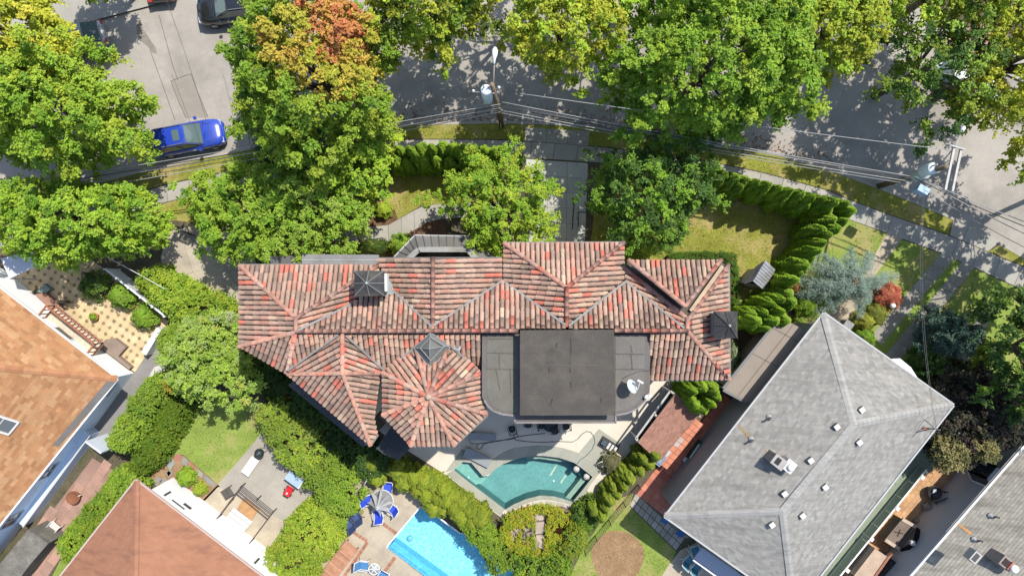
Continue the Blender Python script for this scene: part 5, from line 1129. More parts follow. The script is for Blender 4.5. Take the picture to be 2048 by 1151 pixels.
shrub('potted_shrub', 'low green shrub at the foot of the white yard fence', 290, 632, 1.3, 26, GREEN, 99, .14, 2000)
# hedges and planting strips
strip('clipped_hedge', 'low square clipped dark hedge around the east wing of the mansion', [(1335,518),(1400,516),(1462,517),(1467,560),(1467,618)], .62, .75, [((.08, .16, .015), 3), ((.10, .19, .018), 2)], 60, 101, leaf=.08, clump=.16, lump=.03, square=6, ns=5)
strip('clipped_hedge', 'short clipped dark hedge at the end of the western front row', [(1016,318),(1048,320)], .6, 1.0, DARK[:2] + GREEN[:1], 40, 102, leaf=.1, clump=.2, lump=.05, square=5)
strip('vine_hedge', 'bright green vine covered fence beside the western driveway', [(285,552),(332,584),(378,614),(425,642),(455,660)], [1.3,1.6,2.0,2.4,1.8], 2.2, GREEN[:2] + LIME[:2], 20, 103, leaf=.18, clump=.45)
strip('boundary_hedge', 'green hedge under the grey bush beside the paved yard', [(330,660),(360,690),(350,730)], [1.6,2.2,1.2], 2.4, LIME[:1] + GREEN + OLIVE[:1], 18, 104, leaf=.17, clump=.45)
strip('boundary_hedge', 'tall leafy hedge between the grey alley and the western lawn', [(318,760),(290,805),(262,850),(232,895)], [.9,1.4,1.5,1.1], 2.6, GREEN[:2] + LIME[:1] + OLIVE[:1], 22, 105, leaf=.17, clump=.42)
strip('boundary_hedge', 'lower bright green hedge along the curved lawn edge', [(362,800),(338,840),(300,900),(272,940)], [1.0,1.2,1.3,1.0], 1.7, [((.13, .225, .015), 3), ((.17, .24, .018), 2)], 24, 106, leaf=.17, clump=.4)
strip('boundary_hedge', 'long bright green hedge along the left side of the red roof', [(262,945),(235,985),(200,1030),(160,1080),(128,1112)], [1.4,1.6,1.7,1.7,1.4], 1.9, LIME[:1] + GREEN[:2], 24, 107, leaf=.17, clump=.38)
strip('boundary_hedge', 'wide yellow green hedge below the dark lean to roof', [(530,812),(560,850),(596,895),(630,930)], [1.3,2.2,2.6,2.1], 2.2, OLIVE + LIME[:2], 20, 108, leaf=.15, clump=.42)
strip('boundary_hedge', 'feathery green hedge between the back terrace and the round table', [(632,935),(662,965),(690,985),(655,1010)], [2.0,2.4,1.7,1.8], 2.4, GREEN[:2] + LIME[:1] + OLIVE[:1], 20, 109, leaf=.17, clump=.5, lump=.3)
strip('boundary_hedge', 'broad lime green hedge beside the wooden ramp at the bottom edge', [(655,1020),(625,1065),(595,1110),(560,1160)], [2.1,2.6,2.6,2.4], 1.8, LIME, 20, 110, leaf=.18, clump=.45)
strip('boundary_hedge', 'thin leafy hedge between the curved pool wall and blue pool', [(865,962),(905,1006),(945,1052),(985,1096),(1015,1138)], [.6,.8,1.0,1.3,1.6], 1.5, GREEN[:2] + LIME[:1], 26, 111, leaf=.14, clump=.36)
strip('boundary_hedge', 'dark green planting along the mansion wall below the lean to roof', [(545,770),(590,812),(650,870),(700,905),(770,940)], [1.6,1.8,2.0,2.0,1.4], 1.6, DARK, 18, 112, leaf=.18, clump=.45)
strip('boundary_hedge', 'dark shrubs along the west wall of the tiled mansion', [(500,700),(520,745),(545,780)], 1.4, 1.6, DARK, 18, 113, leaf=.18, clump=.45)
strip('boundary_hedge', 'green bushes behind the rock mound at the bottom', [(1030,1150),(1065,1142),(1105,1138),(1135,1118)], 1.3, 1.5, GREEN[:2] + LIME[:1] + DARK[:1], 24, 114, leaf=.15, clump=.4)
strip('boundary_hedge', 'dark green bushes between the rock mound and black mesh fence', [(1155,1050),(1180,1030),(1200,1010)], 1.3, 1.5, DARK[:2] + GREEN[:2], 26, 115, leaf=.14, clump=.36)
strip('yew_hedge', 'rounded yellow tipped yews right of the rock mound', [(1140,1110),(1150,1080),(1165,1060)], [1.3,1.2,.8], 1.9, YARB[:2] + OLIVE[:1], 34, 116, leaf=.12, clump=.3)
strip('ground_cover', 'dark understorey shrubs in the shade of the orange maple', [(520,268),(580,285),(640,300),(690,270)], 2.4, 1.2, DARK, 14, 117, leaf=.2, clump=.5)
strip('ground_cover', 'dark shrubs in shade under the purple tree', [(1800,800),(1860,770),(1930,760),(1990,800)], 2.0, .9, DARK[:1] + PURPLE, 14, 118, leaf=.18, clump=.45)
# rock mound with yellowing vines
t = thing('rock_mound', 'rock waterfall mound overgrown with yellow green vines behind the curved pool', 'rock garden', P(1085, 1065, G)); g = np.random.default_rng(120)
ol = [(1000,1050),(1010,1035),(1035,1022),(1080,1016),(1125,1015),(1150,1025),(1163,1045),(1158,1062),(1140,1082),(1120,1100),(1100,1112),(1075,1110),(1050,1100),(1025,1075)]
b = MB(); q = pp(ol, .5); b.prism([(p.x, p.y) for p in q], 0, .55, col=(.2, .15, .12)); b.build('rock_base', M_stone, t)
for k in range(46):
    a = g.random()*6.28; r = math.sqrt(g.random()); x = 1080 + 66*r*math.cos(a); y = 1058 + 38*r*math.sin(a)
    if 1068 < x < 1092 or (1105 < x < 1142 and 1040 < y < 1080): continue
    p = P(x, y, .6); rr = .22 + .3*g.random(); vs = []
    b = MB(); m = 9
    for z, f in ((-.3, 1.0), (.15, .95), (.32, .55)):
        for i in range(m): th = 6.283*i/m; w = rr*f*(.8 + .4*g.random()); vs.append((p.x + w*math.cos(th), p.y + w*math.sin(th), p.z + z*(.6 + .6*g.random())))
    b.add(vs, [(j*m+i, j*m+(i+1) % m, (j+1)*m+(i+1) % m, (j+1)*m+i) for j in range(2) for i in range(m)] + [tuple(range(2*m, 3*m))], jitter(rnd.choice([(.27, .225, .18), (.22, .2, .165), (.31, .26, .21)]), .1)); b.build('rock', M_stone, t)
for q in ([(1068,1018),(1087,1018),(1088,1040),(1070,1042)], [(1070,1043),(1089,1042),(1090,1066),(1070,1068)], [(1071,1069),(1090,1068),(1088,1098),(1078,1096)]):
    b = MB(); quad_block(b, pp(q, .8), .3, .78, .02, jitter((.36, .295, .24), .08)); b.build('flat_rock', M_stone, t)
b = MB(); b.prism([(p.x, p.y) for p in pp([(1108,1042),(1128,1038),(1143,1052),(1138,1068),(1122,1078),(1107,1072)], .7)], .3, .66, col=(.2, .125, .09)); b.build('planting_soil', M_mulch, t)
K = 760; a = g.random(K)*6.283; r = np.sqrt(g.random(K)); x = 1081 + 80*r*np.cos(a); y = 1058 + 50*r*np.sin(a)
ins = np.array([(not (1068 < u < 1092 and v > 1022 and v < 1095)) and (not (1110 < u < 1138 and 1044 < v < 1070)) and (not ((u-1042)**2/650 + (v-1066)**2/420 < 1 and rnd.random() < .8)) for u, v in zip(x, y)])
C = np.array([tuple(P(float(u), float(v), .75)) for u, v in zip(x[ins], y[ins])]); C[:, 2] += g.random(len(C))*.35
V, Q, Cc = sprays(g, C, np.tile([0, 0, 1.0], (len(C), 1)), .3, 5, 8, .15, mix(g, [((.37, .36, .025), 4), ((.28, .33, .022), 3), ((.17, .25, .02), 2), ((.4, .25, .05), .7)], len(C)), .6, .9); mesh_np('vines', V, Q, Cc, M_leaf, t)
# ---------------------------------------------------------------- cars
def car(name, label, px, py, ang, L, Wd, Hh, col, rails=True, sunroof=False, hatch=False):
    M_car = mat(name + '_paint', col, .25, 0, 1, 0, 1, 0, 1, .5, coat=1.0)
    t = thing(name, label, 'car', (0, 0, 0)); w = Wd / 2; X = lambda f: (f - .5) * L
    st = [(0, .74, .42, .80), (.02, .88, .32, .94), (.08, .96, .26, .98), (.2, 1, .24, 1.0), (.4, 1, .22, .99), (.6, 1, .22, .97), (.72, .99, .22, .97), (.8, .98, .24, .95), (.9, .94, .26, .88), (.96, .84, .28, .78), (.99, .7, .34, .66), (1.0, .55, .42, .58)]
    b = MB(); prof = []
    for f, k, zl, zt in st:
        ww = w * k; zt *= Hh / 1.62
        prof.append([(X(f), s*y, z) for s, y, z in [(1, ww*.85, zl), (1, ww*.99, zl+.16), (1, ww, (zl+zt)/2), (1, ww*.96, zt-.09), (1, ww*.84, zt), (1, ww*.4, zt+.035), (-1, ww*.4, zt+.035), (-1, ww*.84, zt), (-1, ww*.96, zt-.09), (-1, ww, (zl+zt)/2), (-1, ww*.99, zl+.16), (-1, ww*.85, zl)]])
    m = 12; vs = [p for q in prof for p in q]; n = len(prof)
    b.add(vs, [(i*m+j, i*m+(j+1) % m, (i+1)*m+(j+1) % m, (i+1)*m+j) for i in range(n-1) for j in range(m)] + [tuple(range(m))[::-1], tuple(range((n-1)*m, n*m))], (1, 1, 1), True)
    body = b.build('body', M_car, t)
    # glasshouse
    zb, zr = 1.0*Hh/1.62, Hh - .03; xr0, xr1, xf1, xf0 = (X(.03), X(.13), X(.53), X(.73)) if not hatch else (X(.05), X(.27), X(.55), X(.76)); wb, wr = w*.86, w*.68
    bot = [(xr0, wb), (xf0, wb*.94), (xf0, -wb*.94), (xr0, -wb)]; tp = [(xr1, wr), (xf1, wr), (xf1, -wr), (xr1, -wr)]
    def q3(a, z): return Vector((a[0], a[1], z))
    def panel(nm, i, j, lo, hi, m_, out=.0):
        p = [q3(bot[i], zb), q3(bot[j], zb), q3(tp[j], zr), q3(tp[i], zr)]
        a = p[0].lerp(p[1], lo); bq = p[0].lerp(p[1], hi); c = p[3].lerp(p[2], hi); d = p[3].lerp(p[2], lo); e = .05
        a, d = a.lerp(d, e), d.lerp(a, e); bq, c = bq.lerp(c, e), c.lerp(bq, e); nn = (bq-a).cross(d-a).normalized(); mid = Vector((0, 0, zb*.9))
        if nn.dot(a - mid) < 0: nn = -nn
        v = [x + nn*.012 for x in (a, bq, c, d)]; MB().add(v, [(0, 1, 2, 3)] if (v[1]-v[0]).cross(v[2]-v[0]).dot(nn) > 0 else [(3, 2, 1, 0)]).build(nm, M_cglass, body if False else t)
    b = MB(); b.add([q3(p, zb-.03) for p in bot] + [q3(p, zr) for p in tp], [(0,1,5,4),(1,2,6,5),(2,3,7,6),(3,0,4,7)], (.35, .35, .35)); b.build('cabin_frame', M_car, t)
    rp = MB(); vs = []
    for i, x in enumerate((xr1-.12, xr1+.1, (xr1+xf1)/2, xf1-.1, xf1+.03)):
        for yf in (-1, -.8, -.3, .3, .8, 1): vs.append((x, yf*wr*(1.06 if 0 < i < 4 else .97), zr + .05 - .05*abs(yf)**3 - (.025 if i in (0, 4) else 0)))
    rp.add(vs, [(i*6+j, (i+1)*6+j, (i+1)*6+j+1, i*6+j+1) for i in range(4) for j in range(5)], (1, 1, 1), True); rf_ = rp.build('roof', M_car, t)
    panel('windshield', 1, 2, .06, .94, M_cglass); panel('rear_window', 3, 0, .07, .93, M_cglass)
    for i, j in ((0, 1), (2, 3)):
        for lo, hi in ((.05, .3), (.33, .62), (.65, .93)) if (i == 0) else ((.07, .35), (.38, .67), (.7, .95)): panel('side_window', i, j, lo, hi, M_cglass)
    if sunroof: MB().box((X(.38), -wr*.55, zr+.045), (X(.47), wr*.55, zr+.058)).build('sunroof', M_cglass, rf_)
    for s in (-1, 1):
        if rails: MB().bar((xr1, s*wr*.95, zr+.08), (xf1-.1, s*wr*.95, zr+.08), .045, .04, (.12, .12, .12)).build('roof_rail', M_plastic, rf_)
        MB().box((X(.655), s*(w+.02), zb-.02), (X(.69), s*(w+.2), zb+.12)).build('mirror', M_car, t)
        MB().box((X(.94), s*w*.42, .6*Hh/1.6), (X(.978), s*w*.8, .74*Hh/1.6), None, (.75, .78, .8)).build('headlight', M_metal, t)
        MB().box((X(.0), s*w*.55, .72*Hh/1.6), (X(.035), s*w*.86, .9*Hh/1.6), None, (.45, .03, .02)).build('taillight', M_plastic, t)
        for f in (.34, .55): MB().box((X(f), s*(w-.01), zb-.2), (X(f)+.22, s*(w+.035), zb-.16), None, (.55, .55, .55)).build('door_handle', M_metal, t)
        for f in (.19, .81):
            Mw = Matrix.Rotation(R(90), 3, 'X'); c = Vector((X(f), s*(w-.11), .34))
            ty = MB().lathe(c, [(.22, -.11), (.33, -.11), (.345, -.06), (.345, .06), (.33, .11), (.22, .11)], 18, (.025, .025, .025), Mw).build('tyre', M_plastic, t)
            MB().lathe(c, [(.05, -.115), (.21, -.113), (.21, .113), (.05, .115)], 14, (.45, .45, .46), Mw).build('rim', M_metal, ty)
    MB().box((X(.965), -w*.4, .42), (X(.998), w*.4, .62), None, (.04, .04, .04)).build('grille', M_plastic, t)
    for k in (-.35, .35): MB().bar((X(.745), k*w, zb+.04), (X(.765), k*w+.45, zb+.03), .03, .02, (.03, .03, .03)).build('wiper', M_plastic, t)
    for s in (-1, 1): MB().bar((X(.77), s*w*.66, zb+.035), (X(.955), s*w*.55, .80*Hh/1.62), .018, .02, (.01, .01, .012)).build('hood_seam', M_plastic, body)
    MB().box((X(.955), -w*.3, .5), (X(1.003), w*.3, .58), None, (.5, .5, .5)).build('grille_bar', M_metal, t)
    p = P(px, py, Hh*.6); t.location = (p.x, p.y, .006); t.rotation_euler = (0, 0, ang); return t
M_cglass = glass_mat('car_glass', (.085, .125, .125), .04)  # lighter teal puts a reflection into the glass colour
car('parked_suv', 'bright blue wagon with black sunroof parked at the kerb', 372, 273, R(11), 4.75, 1.86, 1.66, (.018, .048, .35), sunroof=True)
car('parked_suv', 'black sport utility vehicle cut by the top edge of the photo', 464, 10, R(187), 4.9, 1.95, 1.75, (.012, .012, .014))
car('parked_car', 'silver hatchback half hidden under the yellow green corner tree', 142, 80, R(197), 4.3, 1.76, 1.5, (.27, .275, .27), rails=False, hatch=True)
car('parked_car', 'white car glimpsed through the foliage at the far right kerb', 1938, 158, R(-32), 4.6, 1.85, 1.5, (.6, .62, .63), rails=False, hatch=True)
car('parked_car', 'dark car whose rear just enters the top edge near the left', 312, -70, R(96), 4.6, 1.85, 1.5, (.03, .03, .035), rails=False, hatch=True)
# ---------------------------------------------------------------- utility poles, transformers, overhead lines
def can(parent, p, r, h, col=(.52, .58, .6)):
    c = MB().lathe(p, [(r*.92, -h), (r, -h+.05), (r, -.05), (r*.95, 0), (r*.3, .05)], 20, col).build('transformer', M_paint, parent)
    for a in (.6, 2.4): MB().tube([Vector(p) + Vector((r*.5*math.cos(a), r*.5*math.sin(a), .02)), Vector(p) + Vector((r*.5*math.cos(a), r*.5*math.sin(a), .3))], .04, 8, (.25, .2, .17)).build('bushing', M_paint, c)
pb = P(1004, 252, 0); pt = P(984, 169, 9.8)
pole = thing('utility_pole', 'wooden pole with two pale transformers and a street lamp arm left of the driveway', 'utility pole', (pb.x, pb.y, 0))
MB().tube([pb, pb.lerp(pt, .5), pt], [.17, .15, .12], 12, (1.5, 1.35, 1.2)).build('pole', M_bark, pole)
def on(a, b, z): return a + (b - a) * (z - a.z) / (b.z - a.z)
can(pole, P(972, 179, 9.5), .28, .95, (.62, .68, .68)); can(pole, P(975, 189, 8.3), .28, .95, (.5, .6, .64))
l0 = on(pb, pt, 8.6); le = P(990, 99, 9.4)
arm = MB().tube([l0, l0.lerp(le, .4) + Vector((0, 0, .35)), le], [.04, .035, .03], 6, (.32, .27, .23)).build('lamp_arm', M_paint, pole)
d = (le - l0).to_2d().normalized(); q = [le - Vector((d.x, d.y, 0))*.75, le + Vector((d.x, d.y, 0))*.12]
hd = MB(); hd.tube([q[0], q[0].lerp(q[1], .3), q[0].lerp(q[1], .55), q[0].lerp(q[1], .8), q[1]], [.05, .07, .15, .16, .06], 12, (.66, .68, .68)); hd.build('lamp_head', M_paint, arm)
MB().tube([P(996,187,9.0), P(946,184,9.0)], .035, 6, (.3, .28, .26)).build('cross_arm', M_paint, pole)
MB().lathe(P(947,183,9.05), [(.06, 0), (.09, .08), (.05, .2)], 8, (.6, .6, .6)).build('insulator', M_paint, pole); MB().lathe(P(998,176,9.3), [(.06, 0), (.09, .08), (.05, .2)], 8, (.6, .6, .6)).build('insulator', M_paint, pole)
MB().tube([P(1001, 236, 2.4), P(1002, 262, 0)], .035, 6, (.5, .5, .47)).build('ground_guard', M_paint, pole)
sb = P(1757, 372, 0); stp = P(1893, 333, 8.4)
pole2 = thing('utility_pole', 'utility pole with double cross arms and transformer at the right kerb', 'utility pole', (sb.x, sb.y, 0))
MB().tube([sb, sb.lerp(stp, .5), stp], [.19, .165, .13], 12, (1.3, 1.3, 1.25)).build('pole', M_bark, pole2)
for p0, p1 in (((1908,294),(1890,380)), ((1922,298),(1904,383))): MB().bar(P(*p0, 8.3), P(*p1, 8.3), .12, .12, (.40, .375, .34)).build('cross_arm', M_wood, pole2)
MB().bar(P(1900,290,8.42), P(1930,299,8.42), .06, .06, (.4, .4, .4)).build('brace', M_paint, pole2)
can(pole2, P(1868, 336, 7.4), .33, 1.0, (.6, .66, .66)); can(pole2, P(1851, 346, 6.2), .34, .95, (.42, .47, .46))
b = MB(); bx0 = P(1846, 379, 5.0); M = Matrix.Rotation(R(-28), 4, 'Z'); M.translation = bx0; b.box((-.33, -.2, -.5), (.33, .2, .1), M, (.33, .45, .62)); b.build('cable_box', M_paint, pole2)
l1 = on(sb, stp, 7.4); le = P(1926, 258, 8.2); arm = MB().tube([l1, l1.lerp(le, .5) + Vector((0, 0, .3)), le], [.04, .035, .03], 6, (.3, .28, .26)).build('lamp_arm', M_paint, pole2)
q0, q1 = P(1917, 272, 8.2), P(1929, 252, 8.2); MB().tube([q0, q0.lerp(q1, .35), q0.lerp(q1, .6), q0.lerp(q1, .85), q1], [.05, .07, .13, .13, .05], 10, (.5, .54, .6)).build('lamp_head', M_paint, arm)
M_wire = mat('cable', (1, 1, 1), .6, 0, 1, 0, 1, 0, 1, .4)
def lines(label, spans, group='overhead cables along the street'):
    a0, b0 = spans[0][:2]; t = thing('overhead_line', label, 'cable', ((a0 + b0)/2)[:], group)
    for a, b_, r, c, sag in spans:
        pts = [a.lerp(b_, k/14) - Vector((0, 0, sag*4*(k/14)*(1-k/14))) for k in range(15)]; MB().tube(pts, r, 5, c).build('cable', M_wire, t)
DKW, LTW = (.05, .05, .05), (.3, .295, .28)
def pts_(a, b_): return P(*a), P(*b_)
lines('bundle of cables running from the lamp pole to the left edge', [(*pts_((1001,212,6.8),(-60,392,4.6)), .026, DKW, .5), (*pts_((1001,216,6.6),(-60,398,4.4)), .03, LTW, .55), (*pts_((1001,220,6.3),(-60,410,4.2)), .024, DKW, .5), (*pts_((1001,224,6.1),(-60,418,4.0)), .022, LTW, .45), (*pts_((1001,208,7.2),(-60,382,4.8)), .018, LTW, .4)])
lines('bundle of cables slung between the two utility poles', [(*pts_((1004,204,7.2),(1820,352,7.0)), .022, LTW, .35), (*pts_((1004,208,7.0),(1822,355,6.8)), .026, DKW, .4), (*pts_((1004,211,6.9),(1822,356,6.75)), .022, LTW, .3), (*pts_((1004,217,6.5),(1822,360,6.3)), .024, DKW, .4), (*pts_((1004,221,6.3),(1822,363,6.1)), .026, LTW, .45), (*pts_((1003,226,6.0),(1815,367,5.8)), .02, LTW, .5)])
lines('single bright cable over the shaded street between the poles', [(*pts_((1040,187,8.6),(1900,300,8.3)), .02, LTW, .25)])
lines('cables leaving the right pole towards the right edge', [(*pts_((1830,353,6.8),(2120,470,6.8)), .022, LTW, .2), (*pts_((1830,357,6.6),(2120,480,6.6)), .024, DKW, .25), (*pts_((1846,360,6.2),(2120,500,6.2)), .022, LTW, .3), (*pts_((1850,380,5.6),(2100,520,5.6)), .018, LTW, .3)])
lines('service drop from the right pole to the mast on the grey roof', [(P(1852,352,6.4), gf[1].hit(1846,848) + Vector((0, 0, 1.3)), .009, (.12, .12, .12), .8), (P(1850,350,6.6), gf[1].hit(1843,850) + Vector((0, 0, 1.4)), .008, (.12, .12, .12), .9)])
lines('two thin wires crossing the left end of the street', [(*pts_((318,-40,7),(430,300,6.6)), .011, DKW, .3), (*pts_((440,-40,7),(500,290,6.6)), .011, DKW, .3)])
lines('thin white wire over the vine hedge of the paved yard', [(*pts_((225,520,3.2),(330,578,2.6)), .02, (.6, .6, .6), .1)])
# ---------------------------------------------------------------- furniture
def place(t, px, py, z, rz=0, g=G): p = P(px, py, z); t.location = (p.x, p.y, g); t.rotation_euler = (0, 0, rz); WL[t.name] = Vector(t.location); return t
def sling_chair(name, label, col, fr, group=None):
    t = thing(name, label, 'chair', (0, 0, 0), group); w = .27
    MB().add([(-w, -.25, .42), (w, -.25, .42), (w, .25, .45), (-w, .25, .45), (-w, -.25, .40), (w, -.25, .40), (w, .25, .43), (-w, .25, .43)], [(0,1,2,3),(7,6,5,4),(0,4,5,1),(2,6,7,3)], col).build('seat', M_plastic, t)
    MB().add([(-w, -.25, .43), (w, -.25, .43), (w, -.52, .98), (-w, -.52, .98), (-w, -.27, .42), (w, -.27, .42), (w, -.54, .97), (-w, -.54, .97)], [(0,1,2,3),(7,6,5,4),(3,2,6,7)], col).build('backrest', M_plastic, t)
    for s in (-1, 1):
        MB().tube([(s*(w+.02), -.55, 1.0), (s*(w+.02), -.26, .44), (s*(w+.02), .27, .46)], .025, 6, fr).build('side_rail', M_paint, t)
        MB().tube([(s*(w+.04), -.38, .66), (s*(w+.05), .2, .66), (s*(w+.04), .3, .0)], .025, 6, fr).build('armrest', M_paint, t)
        MB().tube([(s*(w+.02), -.22, .42), (s*(w+.02), -.45, 0)], .022, 6, fr).build('leg', M_paint, t)
    MB().tube([(-w-.02, -.55, 1.0), (w+.02, -.55, 1.0)], .025, 6, fr).build('top_rail', M_paint, t); return t
BLU, NAVY, WHT = (.03, .07, .50), (.045, .07, .17), (.6, .6, .6)
gp_ = 'blue sling chairs around the glass table'
c = place(sling_chair('patio_chair', 'blue sling chair left of the round glass table', BLU, WHT, gp_), 740, 997, .5, R(-70))
for (x, y, a, lb) in ((757,1025,R(10),'blue sling chair in full sun below the round glass table'), (782,1014,R(55),'blue sling chair right of the round glass table'), (776,975,R(172),'blue sling chair in shade above the round glass table')):
    p = P(x, y, .5); dup(c, (p.x, p.y, G), a, None, lb, gp_)
c = place(sling_chair('patio_chair', 'navy folding chair beside the mossy round stones', NAVY, (.06, .07, .1), 'navy chairs by the lime hedge'), 712, 1031, .5, R(35)); p = P(698, 1046, .5); dup(c, (p.x, p.y, G), R(40), None, 'navy folding chair nearest the lime hedge', 'navy chairs by the lime hedge')
t = thing('round_table', 'round glass topped table with white rim among blue chairs', 'table', P(764, 1001, G)); p = P(764, 1001, .72)
MB().lathe((p.x, p.y, .70), [(.70, 0), (.70, .015)], 32, (1, 1, 1)).build('table_top', glass_mat('table_glass', (.2, .21, .2), .05), t)
MB().tube([(p.x + .72*math.cos(k*math.pi/16), p.y + .72*math.sin(k*math.pi/16), .71) for k in range(33)], .028, 6, WHT, False).build('rim', M_paint, t)
for k in range(4): MB().tube([(p.x + .5*math.cos(k*1.57+.6), p.y + .5*math.sin(k*1.57+.6), .7), (p.x + .55*math.cos(k*1.57+.6), p.y + .55*math.sin(k*1.57+.6), G)], .025, 6, WHT).build('leg', M_paint, t)
t = thing('parasol', 'closed pale grey parasol standing through the round glass table', 'parasol', (p.x, p.y, G)); vs = []; n = 32
for z, r, k in ((2.25, .03, 0), (2.0, .16, .1), (1.6, .3, .3), (1.2, .46, .45), (.95, .58, .55)):
    for i in range(n): a = 6.283*i/n; rr = r*(1 + k*math.cos(8*a)); vs.append((p.x - .05 + rr*math.cos(a), p.y - .05 + rr*math.sin(a), z))
MB().add(vs, [((j+1)*n+i, (j+1)*n+(i+1) % n, j*n+(i+1) % n, j*n+i) for j in range(4) for i in range(n)], (.42, .42, .43)).build('canopy', M_plastic, t); MB().tube([(p.x, p.y, G), (p.x-.05, p.y-.05, 2.3)], .025, 8, (.5, .5, .5)).build('pole', M_paint, t)
t = thing('side_table', 'small round white table at the bottom edge beside a blue lounge', 'table', P(748, 1137, G)); p = P(748, 1137, .5)
MB().tube([(p.x + .36*math.cos(k*math.pi/14), p.y + .36*math.sin(k*math.pi/14), .5) for k in range(29)], .03, 6, WHT, False).build('rim', M_paint, t); MB().lathe((p.x, p.y, .48), [(.34, 0), (.34, .012)], 24, (.3, .31, .3)).build('table_top', M_plastic, t)
for k in range(3): MB().bar((p.x - .35*math.cos(k*1.047), p.y - .35*math.sin(k*1.047), .51), (p.x + .35*math.cos(k*1.047), p.y + .35*math.sin(k*1.047), .51), .035, .03, WHT).build('spoke', M_paint, t)
MB().tube([(p.x, p.y, .5), (p.x, p.y, G)], .04, 8, WHT).build('leg', M_paint, t)
TEAL = (.06, .17, .33)
place(sling_chair('patio_chair', 'steel blue sling chair left of the small white round table', TEAL, WHT), 729, 1129, .5, R(-95)); place(sling_chair('patio_chair', 'steel blue sling chair below the small white round table', TEAL, WHT), 766, 1150, .5, R(150))
for i, (x, y, r) in enumerate(((713,1003,.47), (703,1021,.31), (718,1021,.31))):
    p = P(x, y, G); lb = ('largest mossy round stone beside the feathery hedge', 'left small mossy round stone above the navy chairs', 'right small mossy round stone above the navy chairs')[i]
    MB().lathe((p.x, p.y, G), [(r, 0), (r, .05), (r*.9, .07)], 24, (.17, .19, .06)).build('stepping_stone', M_stone, label=lb, category='stepping stone', group='mossy round stones')
p = P(779, 948, .4); t = thing('planter', 'white rimmed round planter in the shade above the blue pool', 'planter', (p.x, p.y, G)); MB().lathe((p.x, p.y, G), [(.16, 0), (.23, .35), (.19, .35), (.17, .28)], 20, (.5, .5, .48)).build('pot', M_paint, t); MB().lathe((p.x, p.y, .38), [(.16, 0), (.12, .02)], 16, (.05, .06, .03)).build('soil', M_mulch, t)
MB().tube([P(742, 945, 1.6), P(720, 982, .2)], .05, 8, (.62, .62, .6)).build('fence_rail', M_paint, label='white leaning rail at the corner of the feathery hedge', category='rail')
# wooden ramp of planks
t = thing('wooden_stairs', 'reddish brown plank steps descending at the bottom edge beside the terrace', 'stairs', P(680, 1120, G)); a, bq, d0_ = P(693,1078,.5), P(718,1098,.5), P(634,1155,.5); dv_ = (d0_ - a); n = 22
for i in range(n):
    s, e = i/n, (i+.93)/n; z = .62 - .14*(i // 6); wv = bq - a
    q = [a + dv_*s, a + dv_*e, a + dv_*e + wv, a + dv_*s + wv]; b = MB(); b.prism([(v.x, v.y) for v in q], z - .05, z, bottom=True, col=jitter((.37, .19, .115), .12)); b.build('plank', M_wood, t)
for k in (.1, .9): MB().bar((*(a + (bq-a)*k).xy, .35), (*(a + (bq-a)*k + dv_).xy, .12), .08, .2, (.2, .1, .06)).build('stringer', M_wood, t)
MB().tube([P(632, 1115, 1.0), P(624, 1150, .4), P(640, 1185, .2)], .02, 6, (.1, .1, .1)).build('garden_hoop', M_paint, label='thin dark hoop beside the lime hedge at the bottom', category='hoop')
# back terrace things
def oriented(px, py, z, ang): M = Matrix.Rotation(ang, 4, 'Z'); p = P(px, py, z); M.translation = (p.x, p.y, 0); return M
M = oriented(500, 932, .5, R(55)); t = thing('bench', 'white rectangular bench on the back terrace beside the black kettle barbecue', 'bench', M.translation)
MB().box((-.62, -.29, .44), (.62, .29, .5), M, (.66, .64, .6)).build('seat', M_paint, t)
for sx in (-1, 1):
    for sy in (-1, 1): MB().box((sx*.56-.04, sy*.23-.04, G), (sx*.56+.04, sy*.23+.04, .44), M, (.5, .49, .46)).build('leg', M_paint, t)
def kettle(name, label, px, py, r, col, z=.8):
    p = P(px, py, z); t = thing(name, label, 'barbecue', (p.x, p.y, G)); MB().lathe((p.x, p.y, z-.28), [(r*.35, -.12), (r*.8, .05), (r, .26), (r*.97, .3), (r*.75, .46), (r*.3, .54)], 24, col).build('kettle', M_plastic, t)
    MB().tube([(p.x-.06, p.y, z+.27), (p.x+.06, p.y, z+.27)], .02, 6, (.2, .2, .2)).build('handle', M_plastic, t)
    for k in range(3): MB().tube([(p.x + r*.5*math.cos(k*2.09), p.y + r*.5*math.sin(k*2.09), z-.2), (p.x + r*.85*math.cos(k*2.09), p.y + r*.85*math.sin(k*2.09), G)], .018, 6, (.1, .1, .1)).build('leg', M_plastic, t)
    return t
kettle('kettle_barbecue', 'round black kettle barbecue beside the white bench', 518, 906, .31, (.02, .03, .03))
M = oriented(456, 985, .4, R(-58)); t = thing('deck_chair', 'dark brown deck chair on the tan terrace by the stair rails', 'chair', M.translation)
for i in range(7): MB().box((-.27, -.42 + i*.12, .3 + (.05*i if i > 3 else 0)), (.27, -.32 + i*.12, .33 + (.05*i if i > 3 else 0)), M, (.085, .075, .065)).build('slat', M_wood, t)
for s in (-1, 1): MB().box((s*.3-.025, -.45, .26), (s*.3+.025, .42, .31), M, (.06, .05, .045)).build('side_rail', M_wood, t); MB().box((s*.3-.02, -.35, G), (s*.3+.02, -.3, .3), M, (.06, .05, .045)).build('leg', M_wood, t); MB().box((s*.3-.02, .25, G), (s*.3+.02, .3, .3), M, (.06, .05, .045)).build('leg', M_wood, t)
M = oriented(577, 982, .3, R(60)); t = thing('toy_car', 'small red ride on cart on the back terrace', 'ride on cart', M.translation); RED = (.58, .012, .02)
